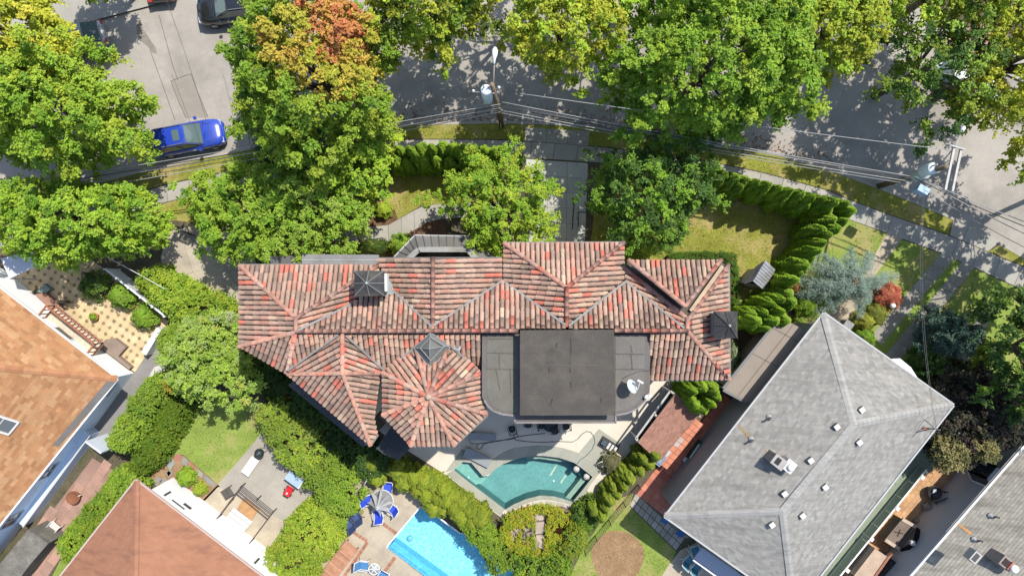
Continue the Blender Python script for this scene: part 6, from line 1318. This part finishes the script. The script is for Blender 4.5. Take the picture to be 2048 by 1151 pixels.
b = MB(); vs = [M @ Vector(v) for v in ((-.3,-.24,.22),(.3,-.22,.22),(.3,.22,.22),(-.3,.24,.22),(-.26,-.2,.45),(.24,-.17,.42),(.24,.17,.42),(-.26,.2,.45))]; b.add(vs, [(0,1,5,4),(1,2,6,5),(2,3,7,6),(3,0,4,7),(4,5,6,7)], RED); b.build('body', M_plastic, t)
MB().box((-.36, -.2, .2), (-.28, .2, .42), M, (.03, .03, .03)).build('bumper', M_plastic, t); MB().box((-.12, -.14, .44), (.05, .14, .52), M, RED).build('seat', M_plastic, t); MB().box((.02, .23, .38), (.1, .33, .42), M, (.05, .05, .05)).build('handle', M_plastic, t)
MB().box((-.14, -.05, .525), (.0, .05, .53), M, (.6, .5, .48)).build('badge', M_plastic, t)
for sx in (-.2, .2):
    for sy in (-1, 1): MB().lathe(M @ Vector((sx, sy*.23, .21)), [(.09, -.05), (.1, 0), (.09, .05)], 12, (.03, .03, .03), M.to_3x3() @ Matrix.Rotation(R(90), 3, 'X')).build('wheel', M_plastic, t)
M = oriented(589, 958, .8, R(-36)); t = thing('storage_box', 'pale blue topped storage box against the hedge behind the red cart', 'box', M.translation); MB().box((-.55, -.3, G), (.55, .3, .82), M, (.5, .5, .48)).build('body', M_paint, t); MB().box((-.57, -.32, .82), (.5, .32, .88), M, (.29, .38, .48)).build('lid', M_paint, t); MB().box((.5, -.32, .82), (.58, .32, .875), M, (.62, .62, .6)).build('lid_edge', M_paint, t)
# pool terrace things
def lounger(label, q, z=.42):
    a = [P(x, y, z) for x, y in q]; c = sum(a, Vector())/4; t = thing('sun_lounger', label, 'sun lounger', (c.x, c.y, G), 'sun loungers by the curved pool'); u = a[1] - a[0]; v = a[3] - a[0]
    MB().add([a[0] + u*.32, a[1], a[1] + v, a[0] + u*.32 + v] + [p - Vector((0, 0, .08)) for p in (a[0] + u*.32, a[1], a[1] + v, a[0] + u*.32 + v)], [(3,2,1,0),(0,1,5,4),(1,2,6,5),(2,3,7,6),(3,0,4,7)] , (.22, .23, .23)).build('seat', M_plastic, t)
    e = Vector((0, 0, .38)); b = [a[0] + e, a[0] + u*.32, a[0] + u*.32 + v, a[0] + v + e]; MB().add(b + [p - Vector((0, 0, .08)) for p in b], [(3,2,1,0),(0,1,5,4),(1,2,6,5),(2,3,7,6),(3,0,4,7)], (.22, .23, .23)).build('backrest', M_plastic, t)
    for s in (.08, .92): MB().bar(a[0] + v*s - Vector((0, 0, .1)), a[1] + v*s - Vector((0, 0, .1)), .05, .05, (.1, .1, .1)).build('rail', M_plastic, t)
    for p in (a[0] + u*.1 + v*.1, a[0] + u*.1 + v*.9, a[0] + u*.9 + v*.1, a[0] + u*.9 + v*.9): MB().bar(p - Vector((0, 0, .1)), (p.x, p.y, G), .05, .05, (.1, .1, .1)).build('leg', M_plastic, t)
lounger('grey sun lounger in shade beneath the octagonal roof', [(938,863),(992,867),(990,884),(938,878)]); lounger('grey sun lounger on the shallow ledge of the curved pool', [(934,892),(984,918),(974,931),(926,910)])
IRON = (.02, .022, .025)
def iron_chair(label, px, py, a):
    t = thing('garden_chair', label, 'chair', (0, 0, 0), 'black iron chairs under the flat roof edge')
    MB().lathe((0, 0, .44), [(.23, 0), (.23, .03)], 14, IRON).build('seat', M_plastic, t)
    b = MB()
    for k in range(7): y = -.22 + .073*k; b.tube([(y, -.2, .46), (y*1.05, -.28, .88 - .06*abs(k-3)/3)], .014, 5, IRON)
    b.tube([(-.25, -.19, .46), (-.26, -.28, .84), (0, -.3, .93), (.26, -.28, .84), (.25, -.19, .46)], .02, 6, IRON); b.build('backrest', M_plastic, t)
    for s in (-1, 1): MB().tube([(s*.24, -.22, .68), (s*.3, .1, .66), (s*.2, .17, .44)], .018, 6, IRON).build('armrest', M_plastic, t)
    for sx in (-1, 1):
        for sy in (-1, 1): MB().tube([(sx*.17, sy*.17, .45), (sx*.22, sy*.22, 0)], .018, 6, IRON).build('leg', M_plastic, t)
    return place(t, px, py, .5, a)
for lb, x, y, a in (('black iron chair apart at the left under the flat roof edge', 1024, 857, R(20)), ('black iron chair behind the table under the flat roof edge', 1056, 848, R(180)), ('black iron chair in front of the dark round table', 1110, 861, R(200)), ('black iron chair right of the dark round table', 1132, 852, R(100)), ('black iron chair left of the dark round table', 1083, 850, R(-80))): iron_chair(lb, x, y, a)
p = P(1101, 848, .72); t = thing('garden_table', 'dark round iron table half under the flat roof edge', 'table', (p.x, p.y, G)); MB().lathe((p.x, p.y, .69), [(.5, 0), (.5, .03)], 24, IRON).build('table_top', M_plastic, t); MB().tube([(p.x, p.y, G), (p.x, p.y, .7)], .05, 8, IRON).build('leg', M_plastic, t)
hz = G + .035; hp = [(941,871),(937,878),(942,886),(955,887),(975,884),(1000,880),(1015,879),(1030,876),(1036,871),(1035,868),(1029,868),(1027,873),(1031,879),(1050,882),(1080,884),(1120,882),(1145,883),(1155,878),(1163,868),(1172,862),(1181,863),(1188,872),(1190,884),(1184,898),(1172,911),(1160,919),(1154,927)]
MB().tube([P(x, y, hz) for x, y in hp], .022, 6, (.07, .075, .075)).build('garden_hose', M_plastic, label='dark hose looping across the cream deck into the pool', category='hose')
MB().tube([P(x, y, hz + .01) for x, y in ((1090,866),(1060,869),(1035,873),(1000,881),(975,885),(966,889),(963,896),(957,898),(953,893),(957,887),(966,885))], .022, 6, (.07, .075, .075)).build('garden_hose', M_plastic, label='second dark hose coiled beside the shaded loungers', category='hose')
t = thing('lounge_seat', 'black framed seat with three pale cushions on the spa terrace', 'outdoor seat', P(1218, 890, G)); a, u, v = P(1207,872,.4), P(1240,893,.4) - P(1207,872,.4), P(1196,890,.4) - P(1207,872,.4); v = v*.95
MB().add([(p.x, p.y, .34) for p in (a, a+u, a+u+v, a+v)] + [(p.x, p.y, G) for p in (a, a+u, a+u+v, a+v)], [(3,2,1,0),(0,1,5,4),(1,2,6,5),(2,3,7,6),(3,0,4,7)], (.035, .035, .04)).build('base', M_plastic, t)
for k in range(3):
    s = a + u*(.42 + .19*k) + v*.2; q = [s, s + u*.12, s + u*.12 + v*.65, s + v*.65]; MB().prism([(p.x, p.y) for p in q], .34, .42, col=(.5, .48, .44)).build('cushion', M_plastic, t)
s = a + u*.05 + v*.25; MB().prism([(p.x, p.y) for p in (s, s+u*.25, s+u*.25+v*.5, s+v*.5)], .34, .55, col=(.05, .07, .08)).build('side_box', M_plastic, t)
b = MB()
for k in (0, .35): o_ = Vector((k*.75, -k*.6, 0)); b.tube([P(1192,930,G) + o_, P(1196,926,.7) + o_, P(1204,922,.75) + o_, P(1208,926,.45) + o_, P(1208,932,G) + o_], .028, 6, (.65, .65, .63))
b.build('pool_handrail', M_paint, label='white bent handrail at the corner of the curved pool', category='handrail')
# satellite dish on the flat roof
p = P(1243, 763, ZF); t = thing('satellite_dish', 'pale satellite dish on the grey flat roof end', 'satellite dish', p); c = P(1262, 773, ZF + .75); ax = Vector((.62, .42, .66)).normalized(); X_ = ax.orthogonal().normalized(); Y_ = ax.cross(X_)
vs, n = [c - ax*.0], 24
for r, z in ((.15, .01), (.28, .04), (.37, .08)): vs += [c + X_*r*math.cos(6.283*i/n) + Y_*r*math.sin(6.283*i/n) + ax*z for i in range(n)]
fs = [(0, 1+i, 1+(i+1) % n) for i in range(n)] + [(1+j*n+i, 1+(j+1)*n+i, 1+(j+1)*n+(i+1) % n, 1+j*n+(i+1) % n) for j in range(2) for i in range(n)]
MB().add(vs, fs, (.4, .43, .45), True).build('reflector', M_paint, t); MB().tube([p, p + Vector((.05, 0, .5)), c - ax*.02], .035, 6, (.1, .1, .1)).build('mast', M_paint, t)
f_ = c + ax*.5 + Vector((.1, .1, -.02)); MB().tube([c - Y_*.4 + ax*.05, f_], .022, 6, (.5, .5, .5)).build('feed_arm', M_paint, t); MB().bar(f_ - Vector((.14, -.08, 0)), f_ + Vector((.14, -.08, 0)), .09, .1, (.6, .6, .6)).build('feed_horn', M_paint, t)
MB().tube([P(1244,757,ZF+.05), P(1262,748,ZF+.03), P(1280,742,ZF+.03), P(1299,740,ZF+.03)], .015, 5, (.05, .05, .05)).build('cable', M_wire, t)
p = P(1297, 791, ZF + .05); t = thing('security_light', 'small white lamp fixed to the curved flat roof edge', 'lamp', p); MB().box((p.x-.16, p.y-.05, p.z), (p.x+.16, p.y+.05, p.z+.08), None, (.62, .62, .6)).build('bracket', M_paint, t); MB().lathe(p + Vector((-.16, -.06, .04)), [(.05, 0), (.09, .12)], 10, (.6, .6, .58)).build('lamp_head', M_paint, t); MB().tube([p, p + Vector((0, .05, .35))], .02, 6, (.6, .6, .6)).build('post', M_paint, t)
# outdoor kitchen under a shingled roof
t = thing('pergola', 'lean to of brown shingles over the outdoor kitchen by the red tiles', 'pergola', P(1340, 850, G)); pf = Face([(1352,786),(1398,829),(1318,922),(1276,884)], [(1352,786,2.75),(1276,884,2.75),(1398,829,2.45)])
pr_ = shingle_roof(t, [pf], [(.255, .135, .10), (.225, .12, .09), (.28, .15, .11)], .13, .28, mat('brown_shingle', (1, 1, 1), .92, .1, 1.5, .1, 16, .3, 50, .15), 0, jit=.08)
for a, bq in (((1340,781),(1271,876)), ((1350,788),(1278,885)), ((1340,781),(1352,789)), ((1308,826),(1315,833)), ((1271,875),(1280,886))): MB().bar(P(*a, 2.5), P(*bq, 2.5), .12, .14, (.36, .35, .32)).build('beam', M_wood, t)
for x, y in ((1342,784),(1275,878),(1400,832),(1320,920)): p = P(x, y, 2.45); MB().bar(p, (p.x, p.y, G), .12, .12, (.3, .29, .26)).build('post', M_wood, t)
for a, bq in (((1341,784),(1311,826)), ((1307,832),(1275,876))): q0, q1 = P(*a, 2.2), P(*bq, 2.2); dq = Vector((.22, -.14, -.25)); MB().add([q0, q1, q1 + dq, q0 + dq], [(0, 1, 2, 3)]).build('blind', M_glass, t)
t = thing('outdoor_counter', 'terracotta tiled counter running along the brown pergola roof', 'counter', P(1365, 880, G)); a = P(1391,836,.92); u = P(1316,925,.92) - a; v = P(1409,845,.92) - P(1393,833,.92); v = v*1.1
MB().prism([(p.x, p.y) for p in (a, a+u, a+u+v, a+v)], G, .9, col=(.3, .14, .1)).build('cabinet', M_stone, t)
for i in range(10):
    for j in range(2):
        if i in (4, 5) and j == 0: col = (.40, .33, .30)
        else: col = jitter((.50, .20, .125), .1)
        q = [a + u*(i/10) + v*(j/2), a + u*((i+1)/10) + v*(j/2), a + u*((i+1)/10) + v*((j+1)/2), a + u*(i/10) + v*((j+1)/2)]; b = MB(); quad_block(b, q, .9, .93, .014, col); b.build('tile', M_stone, t)
t = thing('gas_grill', 'stainless grill set into the terracotta counter', 'barbecue', P(1325, 915, .93)); M = oriented(1326, 914, 1.0, R(52)); MB().box((-.62, -.2, .93), (.62, .2, 1.0), M, (.42, .5, .6)).build('grill_top', M_metal, t); MB().box((.2, -.19, 1.0), (.6, .19, 1.03), M, (.6, .66, .68)).build('side_shelf', M_metal, t); MB().box((-.5, -.15, 1.0), (.15, .16, 1.1), M, (.3, .36, .46)).build('lid', M_metal, t)
for k in (-.4, -.2, .0): MB().lathe(M @ Vector((k, -.22, .96)), [(.03, 0), (.03, .05)], 8, (.5, .5, .5)).build('knob', M_metal, t)
M = oriented(1396, 903, .8, R(55)); t = thing('covered_barbecue', 'long dark green covered barbecue on the shaded red tiles', 'barbecue', M.translation); b = MB(); vs = [M @ Vector(v) for v in ((-.7,-.3,.3),(.7,-.3,.3),(.7,.3,.3),(-.7,.3,.3),(-.6,-.22,.95),(.6,-.22,.95),(.62,.02,1.05),(-.62,.02,1.05),(.6,.24,.9),(-.6,.24,.9))]
b.add(vs, [(0,1,5,4),(4,5,6,7),(7,6,8,9),(9,8,2,3),(0,4,7,9,3),(1,2,8,6,5)], (.03, .085, .06)); b.build('cover', M_plastic, t); MB().box((-.6, .2, .86), (.45, .3, .93), M, (.5, .56, .52)).build('cover_edge', M_plastic, t)
for x, y, lb in ((1371,919,'upper white round stool beside the green covered barbecue'), (1374,928,'lower white round stool beside the green covered barbecue')): p = P(x, y, .45); s = thing('stool', lb, 'stool', (p.x, p.y, G), 'white stools on the red tiles'); MB().lathe((p.x, p.y, .4), [(.16, 0), (.17, .05), (.12, .07)], 16, (.5, .5, .5)).build('seat', M_paint, s); MB().lathe((p.x, p.y, G), [(.13, 0), (.05, .1), (.05, .3)], 10, (.4, .4, .4)).build('leg', M_paint, s)
DK = (.06, .05, .048)
place(sling_chair('patio_chair', 'dark patio chair against the grey house wall, nearer the barbecue', DK, (.05, .045, .045)), 1356, 961, .5, R(120)); place(sling_chair('patio_chair', 'dark patio chair against the grey house wall, nearer the house corner', DK, (.05, .045, .045)), 1343, 981, .5, R(120))
for q, lb in (([(1327,1033),(1338,1040),(1332,1048),(1321,1041)], 'blue square mat at the left corner of the grey house'), ([(1358,1058),(1370,1066),(1362,1074),(1350,1066)], 'blue square mat under the lower edge of grey roof')): b = MB(); quad_block(b, pp(q), G + .02, G + .05, 0, (.02, .12, .33)); b.build('mat', M_plastic, label=lb, category='mat')
aw = thing('patio_cover', 'blue grey patio cover with white edge under the grey eave at the bottom', 'awning', P(1440, 1130, G)); q = [P(1404,1094,2.7), P(1530,1182,2.7), P(1500,1200,2.4), P(1386,1118,2.4)]; b = MB(); b.add(q + [v - Vector((0, 0, .06)) for v in q], [(3,2,1,0) if (q[1]-q[0]).cross(q[2]-q[1]).z < 0 else (0,1,2,3), (0,1,5,4), (2,3,7,6), (3,0,4,7)], (.30, .33, .40)); b.build('panel', M_plastic, aw); MB().bar(q[3], q[2], .1, .12, (.62, .62, .62)).build('edge', M_paint, aw)
for k in (.05, .5): p = q[3].lerp(q[2], k); MB().bar(p, (p.x, p.y, G), .07, .07, (.6, .6, .6)).build('post', M_paint, aw)
for x, y, a, lb in ((1378,1118,R(-45),'teal chair with white frame at the left end of the patio cover'), (1394,1131,R(-40),'second teal chair with white frame beside the patio cover'), (1391,1100,R(200),'white framed chair tucked under the grey eave above the patio cover')): place(sling_chair('patio_chair', lb, (.05, .2, .27), WHT, 'white framed chairs by the patio cover'), x, y, .5, a)
t = thing('mesh_fence', 'low black mesh fence between the young arborvitae and the lawn', 'fence', P(1220, 1030, G)); fp = [P(1275,968,G), P(1246,1003,G), P(1217,1038,G), P(1190,1070,G), P(1168,1098,G)]
for i, p in enumerate(fp):
    MB().bar(p, (p.x, p.y, 1.25), .05, .05, (.03, .03, .03)).build('post', M_plastic, t)
    if i:
        o_ = fp[i-1]; b = MB()
        for z in (.25, .45, .65, .85, 1.05, 1.2): b.bar((o_.x, o_.y, z), (p.x, p.y, z), .014, .014, (.04, .045, .04))
        for k in range(1, 10): m = o_.lerp(p, k/10); b.bar((m.x, m.y, .15), (m.x, m.y, 1.2), .012, .012, (.04, .045, .04))
        b.build('mesh_panel', M_plastic, t)
# paved yard things
t = thing('canopy', 'white flat canopy over the corner of the paved yard', 'canopy', P(45, 525, G)); q = pp([(1,517),(70,497),(88,524),(19,557)], 2.5); b = MB(); b.add(q + [v - Vector((0, 0, .1)) for v in q], [(3,2,1,0) if (q[1]-q[0]).cross(q[2]-q[1]).z < 0 else (0,1,2,3), (0,4,5,1), (1,5,6,2), (2,6,7,3), (3,7,4,0)], (.56, .56, .62)); b.build('roof', M_paint, t)
for p in q: MB().bar(p - Vector((0, 0, .1)), (p.x, p.y, G), .09, .09, (.5, .5, .5)).build('post', M_paint, t)
b = MB(); quad_block(b, pp([(72,583),(88,567),(100,577),(90,587)], .5), G, .5, 0, (.15, .19, .18)); b.build('stone_bench', M_stone, label='grey green stone bench beside the white house wall', category='bench')
b = MB(); quad_block(b, pp([(108,600),(131,600),(132,606),(109,606)], .6), G, .6, 0, (.12, .09, .07)); b.build('wooden_box', M_wood, label='small dark wooden box above the balcony end', category='box')
def pot(label, x, y, r, plant): p = P(x, y, .35); t = thing('flower_pot', label, 'flower pot', (p.x, p.y, G)); MB().lathe((p.x, p.y, G), [(r*.7, 0), (r, .3), (r*1.1, .3), (r*1.1, .38), (r*.9, .38), (r*.85, .3)], 18, (.36, .16, .08)).build('pot', M_stone, t); V, Q, C = arbor_mesh(int(x), .35, r*.95, 260, .1, plant, 3.0); mesh_np('plant', V + np.array([p.x, p.y, .36]), Q, C, M_leaf, t)
pot('terracotta pot with a small green plant on the cream paving', 190, 633, .24, GREEN); pot('terracotta pot at the edge of the shaded planting in the yard', 263, 610, .26, GREEN)
t = thing('vinyl_fence', 'thin white fence between the paved yard and vine hedge', 'fence', P(270, 585, G)); a, c = P(211,538,1.7), P(330,632,1.7); n = 26
for i in range(n): p, q0 = a.lerp(c, i/n), a.lerp(c, (i+.9)/n); MB().bar((p.x, p.y, .92), (q0.x, q0.y, .92), .03, 1.5, jitter((.6, .6, .62), .04)).build('board', M_paint, t)
MB().bar(a, c, .1, .08, (.64, .64, .66)).build('top_rail', M_paint, t)
for k in range(6): p = a.lerp(c, k/5); MB().bar((p.x, p.y, G), (p.x, p.y, 1.85), .12, .12, (.62, .62, .63)).build('post', M_paint, t)
t = thing('garden_wall', 'low white wall closing the lower corner of the paved yard', 'wall', P(302, 680, G)); q = pp([(314,654),(322,660),(292,710),(283,703)], 1.0); MB().prism([(p.x, p.y) for p in q], G, 1.0, col=(.62, .61, .58)).build('wall', M_stucco, t)
t = thing('garden_wall', 'pale rounded slab wall beside the grey alley under the grey bush', 'wall', P(300, 760, G)); q = pp([(308,734),(318,730),(326,740),(312,768),(296,790),(279,784)], .5); MB().prism([(p.x, p.y) for p in q], G, .5, col=(.44, .43, .40)).build('wall', M_stucco, t)
p = P(145, 995, .6); t = thing('fire_bowl', 'rusty round fire bowl on the pink brick walk', 'fire bowl', (p.x, p.y, G)); MB().lathe((p.x, p.y, .3), [(.2, -.1), (.4, .12), (.44, .3), (.40, .3), (.33, .2), (.1, .17)], 24, (.20, .085, .045)).build('bowl', M_stone, t)
for k in range(3): MB().tube([(p.x + .25*math.cos(k*2.1), p.y + .25*math.sin(k*2.1), .32), (p.x + .35*math.cos(k*2.1), p.y + .35*math.sin(k*2.1), G)], .03, 6, (.12, .05, .03)).build('leg', M_stone, t)
MB().bar((p.x+.38, p.y+.12, .62), (p.x+.55, p.y+.2, .64), .06, .04, (.5, .45, .4)).build('handle', M_stone, t)
place(sling_chair('plastic_chair', 'white slatted chair by the concrete stoop', (.58, .57, .55), WHT), 84, 1060, .5, R(30)); place(sling_chair('plastic_chair', 'white chair right of the slatted one on the pink walk', (.55, .5, .45), WHT), 110, 1052, .5, R(-40))
# small shed on the front lawn
t = thing('garden_shed', 'small grey roofed shed with cream front at the edge of the lawn', 'shed', P(1515, 560, G)); rz0, rz1 = 1.75, 2.35; r0_, r1_ = P(1531,520,rz1), P(1506,562,rz1); e0, e1 = P(1551,539,rz0), P(1527,579,rz0); f0, f1 = P(1510,534,rz0), P(1487,567,rz0); f0 = f0.lerp(r0_, .1)
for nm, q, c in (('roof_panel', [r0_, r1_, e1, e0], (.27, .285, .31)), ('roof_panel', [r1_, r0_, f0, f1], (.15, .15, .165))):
    b = MB(); up = (q[1]-q[0]).cross(q[2]-q[1]).z > 0; b.add(q + [v - Vector((0, 0, .06)) for v in q], [(0,1,2,3) if up else (3,2,1,0), (0,4,5,1), (1,5,6,2), (2,6,7,3), (3,7,4,0)], c); o = b.build(nm, M_slate, t)
    for k in range(1, 8): MB().bar(q[0].lerp(q[1], k/8) + Vector((0, 0, .015)), q[3].lerp(q[2], k/8) + Vector((0, 0, .015)), .03, .03, tuple(x*.85 for x in c)).build('roof_rib', M_slate, o)
b = MB(); q = [f1.lerp(e1, .1), e1.lerp(f1, .1), e0.lerp(f0, .1), f0.lerp(e0, .1)]; dx = (r0_ - r1_).to_2d().normalized()*.12; q[0].xy += dx; q[1].xy += dx; q[2].xy -= dx; q[3].xy -= dx; b.prism([(p.x, p.y) for p in q], G, rz0 - .02, False, False, (.42, .41, .36)); b.add([(q[0].x, q[0].y, rz0-.02), (q[1].x, q[1].y, rz0-.02), ((q[0].x+q[1].x)/2, (q[0].y+q[1].y)/2, rz1-.1)], [(0, 1, 2), (2, 1, 0)], (.42, .41, .36)); b.build('wall', M_paint, t)
m0, m1 = q[0].lerp(q[1], .15), q[0].lerp(q[1], .85); nrm_ = -Vector((dx[0], dx[1], 0)).normalized()*.05; MB().add([(*(m0+nrm_).xy, G), (*(m1+nrm_).xy, G), (*(m1+nrm_).xy, 1.55), (*(m0+nrm_).xy, 1.55)], [(0,1,2,3), (3,2,1,0)], (.47, .46, .41)).build('door', M_paint, t)
p = P(1785, 611, 1.5); t = thing('garden_lamp', 'white globe lamp on a post beside the red barberry', 'lamp', (p.x, p.y, G)); MB().lathe((p.x, p.y, 1.35), [(.06, -.02), (.15, .08), (.17, .18), (.14, .29), (.05, .35)], 16, (.68, .68, .66)).build('globe', M_paint, t); MB().tube([(p.x, p.y, G), (p.x, p.y, 1.35)], .035, 8, (.08, .08, .08)).build('post', M_paint, t)
def bin_(label, x, y, col): M = oriented(x, y, .9, R(-35)); t = thing('wheelie_bin', label, 'bin', M.translation); b = MB(); b.add([M @ Vector(v) for v in ((-.22,-.24,G),(.22,-.24,G),(.22,.24,G),(-.22,.24,G),(-.27,-.3,.95),(.27,-.3,.95),(.27,.3,.95),(-.27,.3,.95))], [(0,1,5,4),(1,2,6,5),(2,3,7,6),(3,0,4,7)], col); b.build('body', M_plastic, t); MB().box((-.29, -.33, .95), (.29, .32, 1.0), M, tuple(c*1.2 for c in col)).build('lid', M_plastic, t)
bin_('black bin on the shaded path at the right', 1957, 661, (.015, .015, .017)); bin_('grey bin beside the north corner of the grey roof', 1695, 651, (.17, .17, .17))
bin_('dark teal bin against the wall in the shaded red passage', 1460, 853, (.02, .06, .06))
b = MB()
for pts in ([(1149,406,.9),(1147,420,.9),(1146,436,.9),(1145,456,.9)], [(1176,424,.9),(1157,424,.9),(1156,436,.9),(1157,451,.9)]): b.tube([P(*q) for q in pts], .035, 6, (.02, .02, .022)); [b.tube([P(*q), (P(*q).x, P(*q).y, G)], .025, 6, (.02, .02, .022)) for q in pts]
b.build('handrail', M_plastic, label='black iron handrail beside the shaded central driveway', category='handrail')
t = thing('shadow_gate', 'dark gate leaf added in place of shadows, with white post, at the west driveway', 'gate', P(360, 470, G)); a, c = P(348,458,1.6), P(372,468,1.6)  # added gate leaf, its dark bars stand in for shadows on the drive
for k in range(9): p = a.lerp(c, k/8); MB().bar((p.x, p.y, .2), (p.x, p.y, 1.55), .07, .025, (.04, .04, .045)).build('shadow_picket', M_plastic, t)
for z in (.35, 1.4): MB().bar((a.x, a.y, z), (c.x, c.y, z), .05, .05, (.04, .04, .045)).build('shadow_gate_rail', M_plastic, t)
MB().bar((a.x, a.y, G), (a.x, a.y, 1.75), .1, .1, (.55, .55, .55)).build('post', M_paint, t)
# east alley: white rail, oven, low roof, fire bowl
t = thing('rail_fence', 'white railing with square post caps along the brick yard', 'fence', P(1770, 1045, G)); a, c = P(1853,938,1.1), P(1640,1200,1.1); MB().bar(a, c, .1, .08, (.66, .66, .65)).build('top_rail', M_paint, t); MB().bar((a.x, a.y, .35), (c.x, c.y, .35), .06, .06, (.6, .6, .6)).build('bottom_rail', M_paint, t)
for x, y in ((1845,954),(1795,1016),(1743,1077),(1695,1140)): p = P(x, y, 1.15); MB().bar((p.x, p.y, G), (p.x, p.y, 1.15), .14, .14, (.6, .6, .6)).build('post', M_paint, t); M = Matrix.Rotation(R(51), 4, 'Z'); M.translation = (p.x, p.y, 0); MB().box((-.12, -.12, 1.15), (.12, .12, 1.2), M, (.68, .68, .67)).build('post_cap', M_paint, t)
n = 9
for i in range(n): p, q0 = a.lerp(c, (i+.01)/n), a.lerp(c, (i+.99)/n); MB().bar((p.x, p.y, .62), (q0.x, q0.y, .62), .03, .9, jitter((.34, .40, .31), .04)).build('panel', M_paint, t)
t = thing('outdoor_oven', 'tan fronted black roofed outdoor oven in the brick yard', 'oven', P(1803, 1075, G)); q = [P(1804,1037,1.1), P(1832,1053,1.1), P(1799,1097,1.1), P(1770,1078,1.1)]; MB().prism([(p.x, p.y) for p in q], G, 1.1, col=(.16, .125, .10)).build('base', M_stone, t)
for k in (0, 2): MB().bar(q[k], q[k+1], .22, .12, (.40, .32, .25)).build('ledge', M_stone, t)
w1, w2, w3, w4, w5 = P(1833,1052,1.1), P(1852,1067,1.1), P(1842,1096,1.1), P(1815,1113,1.1), P(1799,1098,1.1); ap = P(1824,1084,2.0); b = MB()
for s, e in ((w1, w2), (w2, w3), (w3, w4), (w4, w5)): b.add([s, e, ap], [(0, 1, 2), (2, 1, 0)], (.022, .022, .024))
b.prism([(p.x, p.y) for p in (w1, w2, w3, w4, w5)], G, 1.1, col=(.02, .02, .022)); b.build('hood', M_paint, t); MB().add([w1, w5, ap], [(0, 1, 2), (2, 1, 0)], (.36, .34, .31)).build('front', M_stone, t)
MB().box((ap.x-.13, ap.y-.13, 1.95), (ap.x+.13, ap.y+.13, 2.15), None, (.5, .48, .45)).build('flue', M_paint, t)
for k in range(10): p = q[1].lerp(q[2], .08 + .09*k) + (q[0]-q[1])*.18; MB().box((p.x-.05, p.y-.05, 1.1), (p.x+.05, p.y+.05, 1.112), None, (.02, .02, .02)).build('vent_hole', M_paint, t)
for p0, p1 in (((1788,1062),(1806,1066)), ((1801,1058),(1795,1072))): MB().bar(P(*p0, 1.13), P(*p1, 1.13), .04, .04, (.04, .03, .02)).build('grate_bar', M_paint, t)
t = thing('low_shed', 'low beige roofed shed edged with brick at the lower right', 'shed', P(1760, 1130, G)); q = pp([(1750,1096),(1774,1112),(1734,1168),(1708,1150)], 1.7); MB().prism([(p.x, p.y) for p in q], G, 1.7, col=(.40, .30, .225)).build('roof', M_stone, t)
for k in range(8): s = q[1].lerp(q[2], k/8); e = q[1].lerp(q[2], (k+.9)/8); o_ = Vector((.36, .22, 0)); b = MB(); quad_block(b, [s, e, e + o_, s + o_], 1.5, 1.78, .01, jitter((.33, .155, .105), .14)); b.build('brick', M_stone, t)
q2 = pp([(1784,1118),(1800,1128),(1766,1172),(1746,1160)], 1.4); MB().prism([(p.x, p.y) for p in q2], G, 1.4, col=(.03, .028, .028)).build('side_roof', M_slate, t)
p = P(1870, 985, .7); t = thing('fire_bowl', 'large black round fire bowl in the shaded brick yard', 'fire bowl', (p.x, p.y, G)); MB().lathe((p.x, p.y, .4), [(.25, -.2), (.42, .1), (.46, .3), (.42, .3), (.35, .18), (.1, .12)], 24, (.02, .022, .024)).build('bowl', M_plastic, t); MB().lathe((p.x, p.y, G), [(.25, 0), (.12, .1), (.12, .3)], 12, (.02, .02, .02)).build('stand', M_plastic, t); b = MB(); quad_block(b, [p + Vector(v) for v in ((-.12, -.02, 0), (.14, .06, 0), (.12, .22, 0), (-.08, .2, 0))], .58, .66, 0, (.4, .42, .44)); b.build('painted_reflection', M_plastic, t)  # the pale block is a white reflection in the bowl, put in as colour
place(sling_chair('patio_chair', 'dark green chair beside the large black fire bowl', (.03, .045, .035), (.02, .02, .02)), 1880, 1008, .5, R(200)); place(sling_chair('patio_chair', 'dark folding chair right of the large black fire bowl', (.03, .03, .03), (.02, .02, .02)), 1896, 990, .5, R(100))
for x, y, lb in ((1853, 1012, 'grey boulder beside the black fire bowl'), (1834, 1043, 'grey boulder beside the outdoor oven')):
    p = P(x, y, .3); vs = []; b = MB()
    for z, f in ((0, 1.0), (.25, .95), (.42, .5)):
        for i in range(9): w_ = .26*f*(.8 + .4*rnd.random()); vs.append((p.x + w_*math.cos(i*.698), p.y + w_*math.sin(i*.698), G + z))
    b.add(vs, [(j*9+i, j*9+(i+1) % 9, (j+1)*9+(i+1) % 9, (j+1)*9+i) for j in range(2) for i in range(9)] + [tuple(range(18, 27))], (.25, .22, .18)); b.build('boulder', M_stone, label=lb, category='rock')
# fallen leaves along the kerb
g = np.random.default_rng(200); n = 900; k = resample(pp(SKERB[7:17], 0), 400); i = g.integers(0, 400, n); off = np.abs(g.normal(size=n))*.5 + .05; Pp = np.array([tuple(k[j]) for j in i]); Tn = np.array([tuple(k[min(j+1, 400)] - k[j]) for j in i]); Nn = unit(np.stack([-Tn[:, 1], Tn[:, 0], 0*Tn[:, 0]], 1)); pos = Pp + Nn*off[:, None]; pos[:, 2] = .025
V, Q, C = leaf_faces(pos, np.tile([0, 0, 1.0], (n, 1)) + g.normal(size=(n, 3))*.3, g.normal(size=(n, 3)), np.full(n, .13), np.full(n, .09), mix(g, [((.24, .09, .04), 3), ((.3, .18, .08), 3), ((.15, .07, .04), 2)], n))
tag(mesh_np('fallen_leaves', V, Q, C, M_leaf), 'brown fallen leaves lying along the kerb', 'leaves', kind='stuff')
for o in bpy.data.objects:
    if 'used' in o.keys(): del o['used']
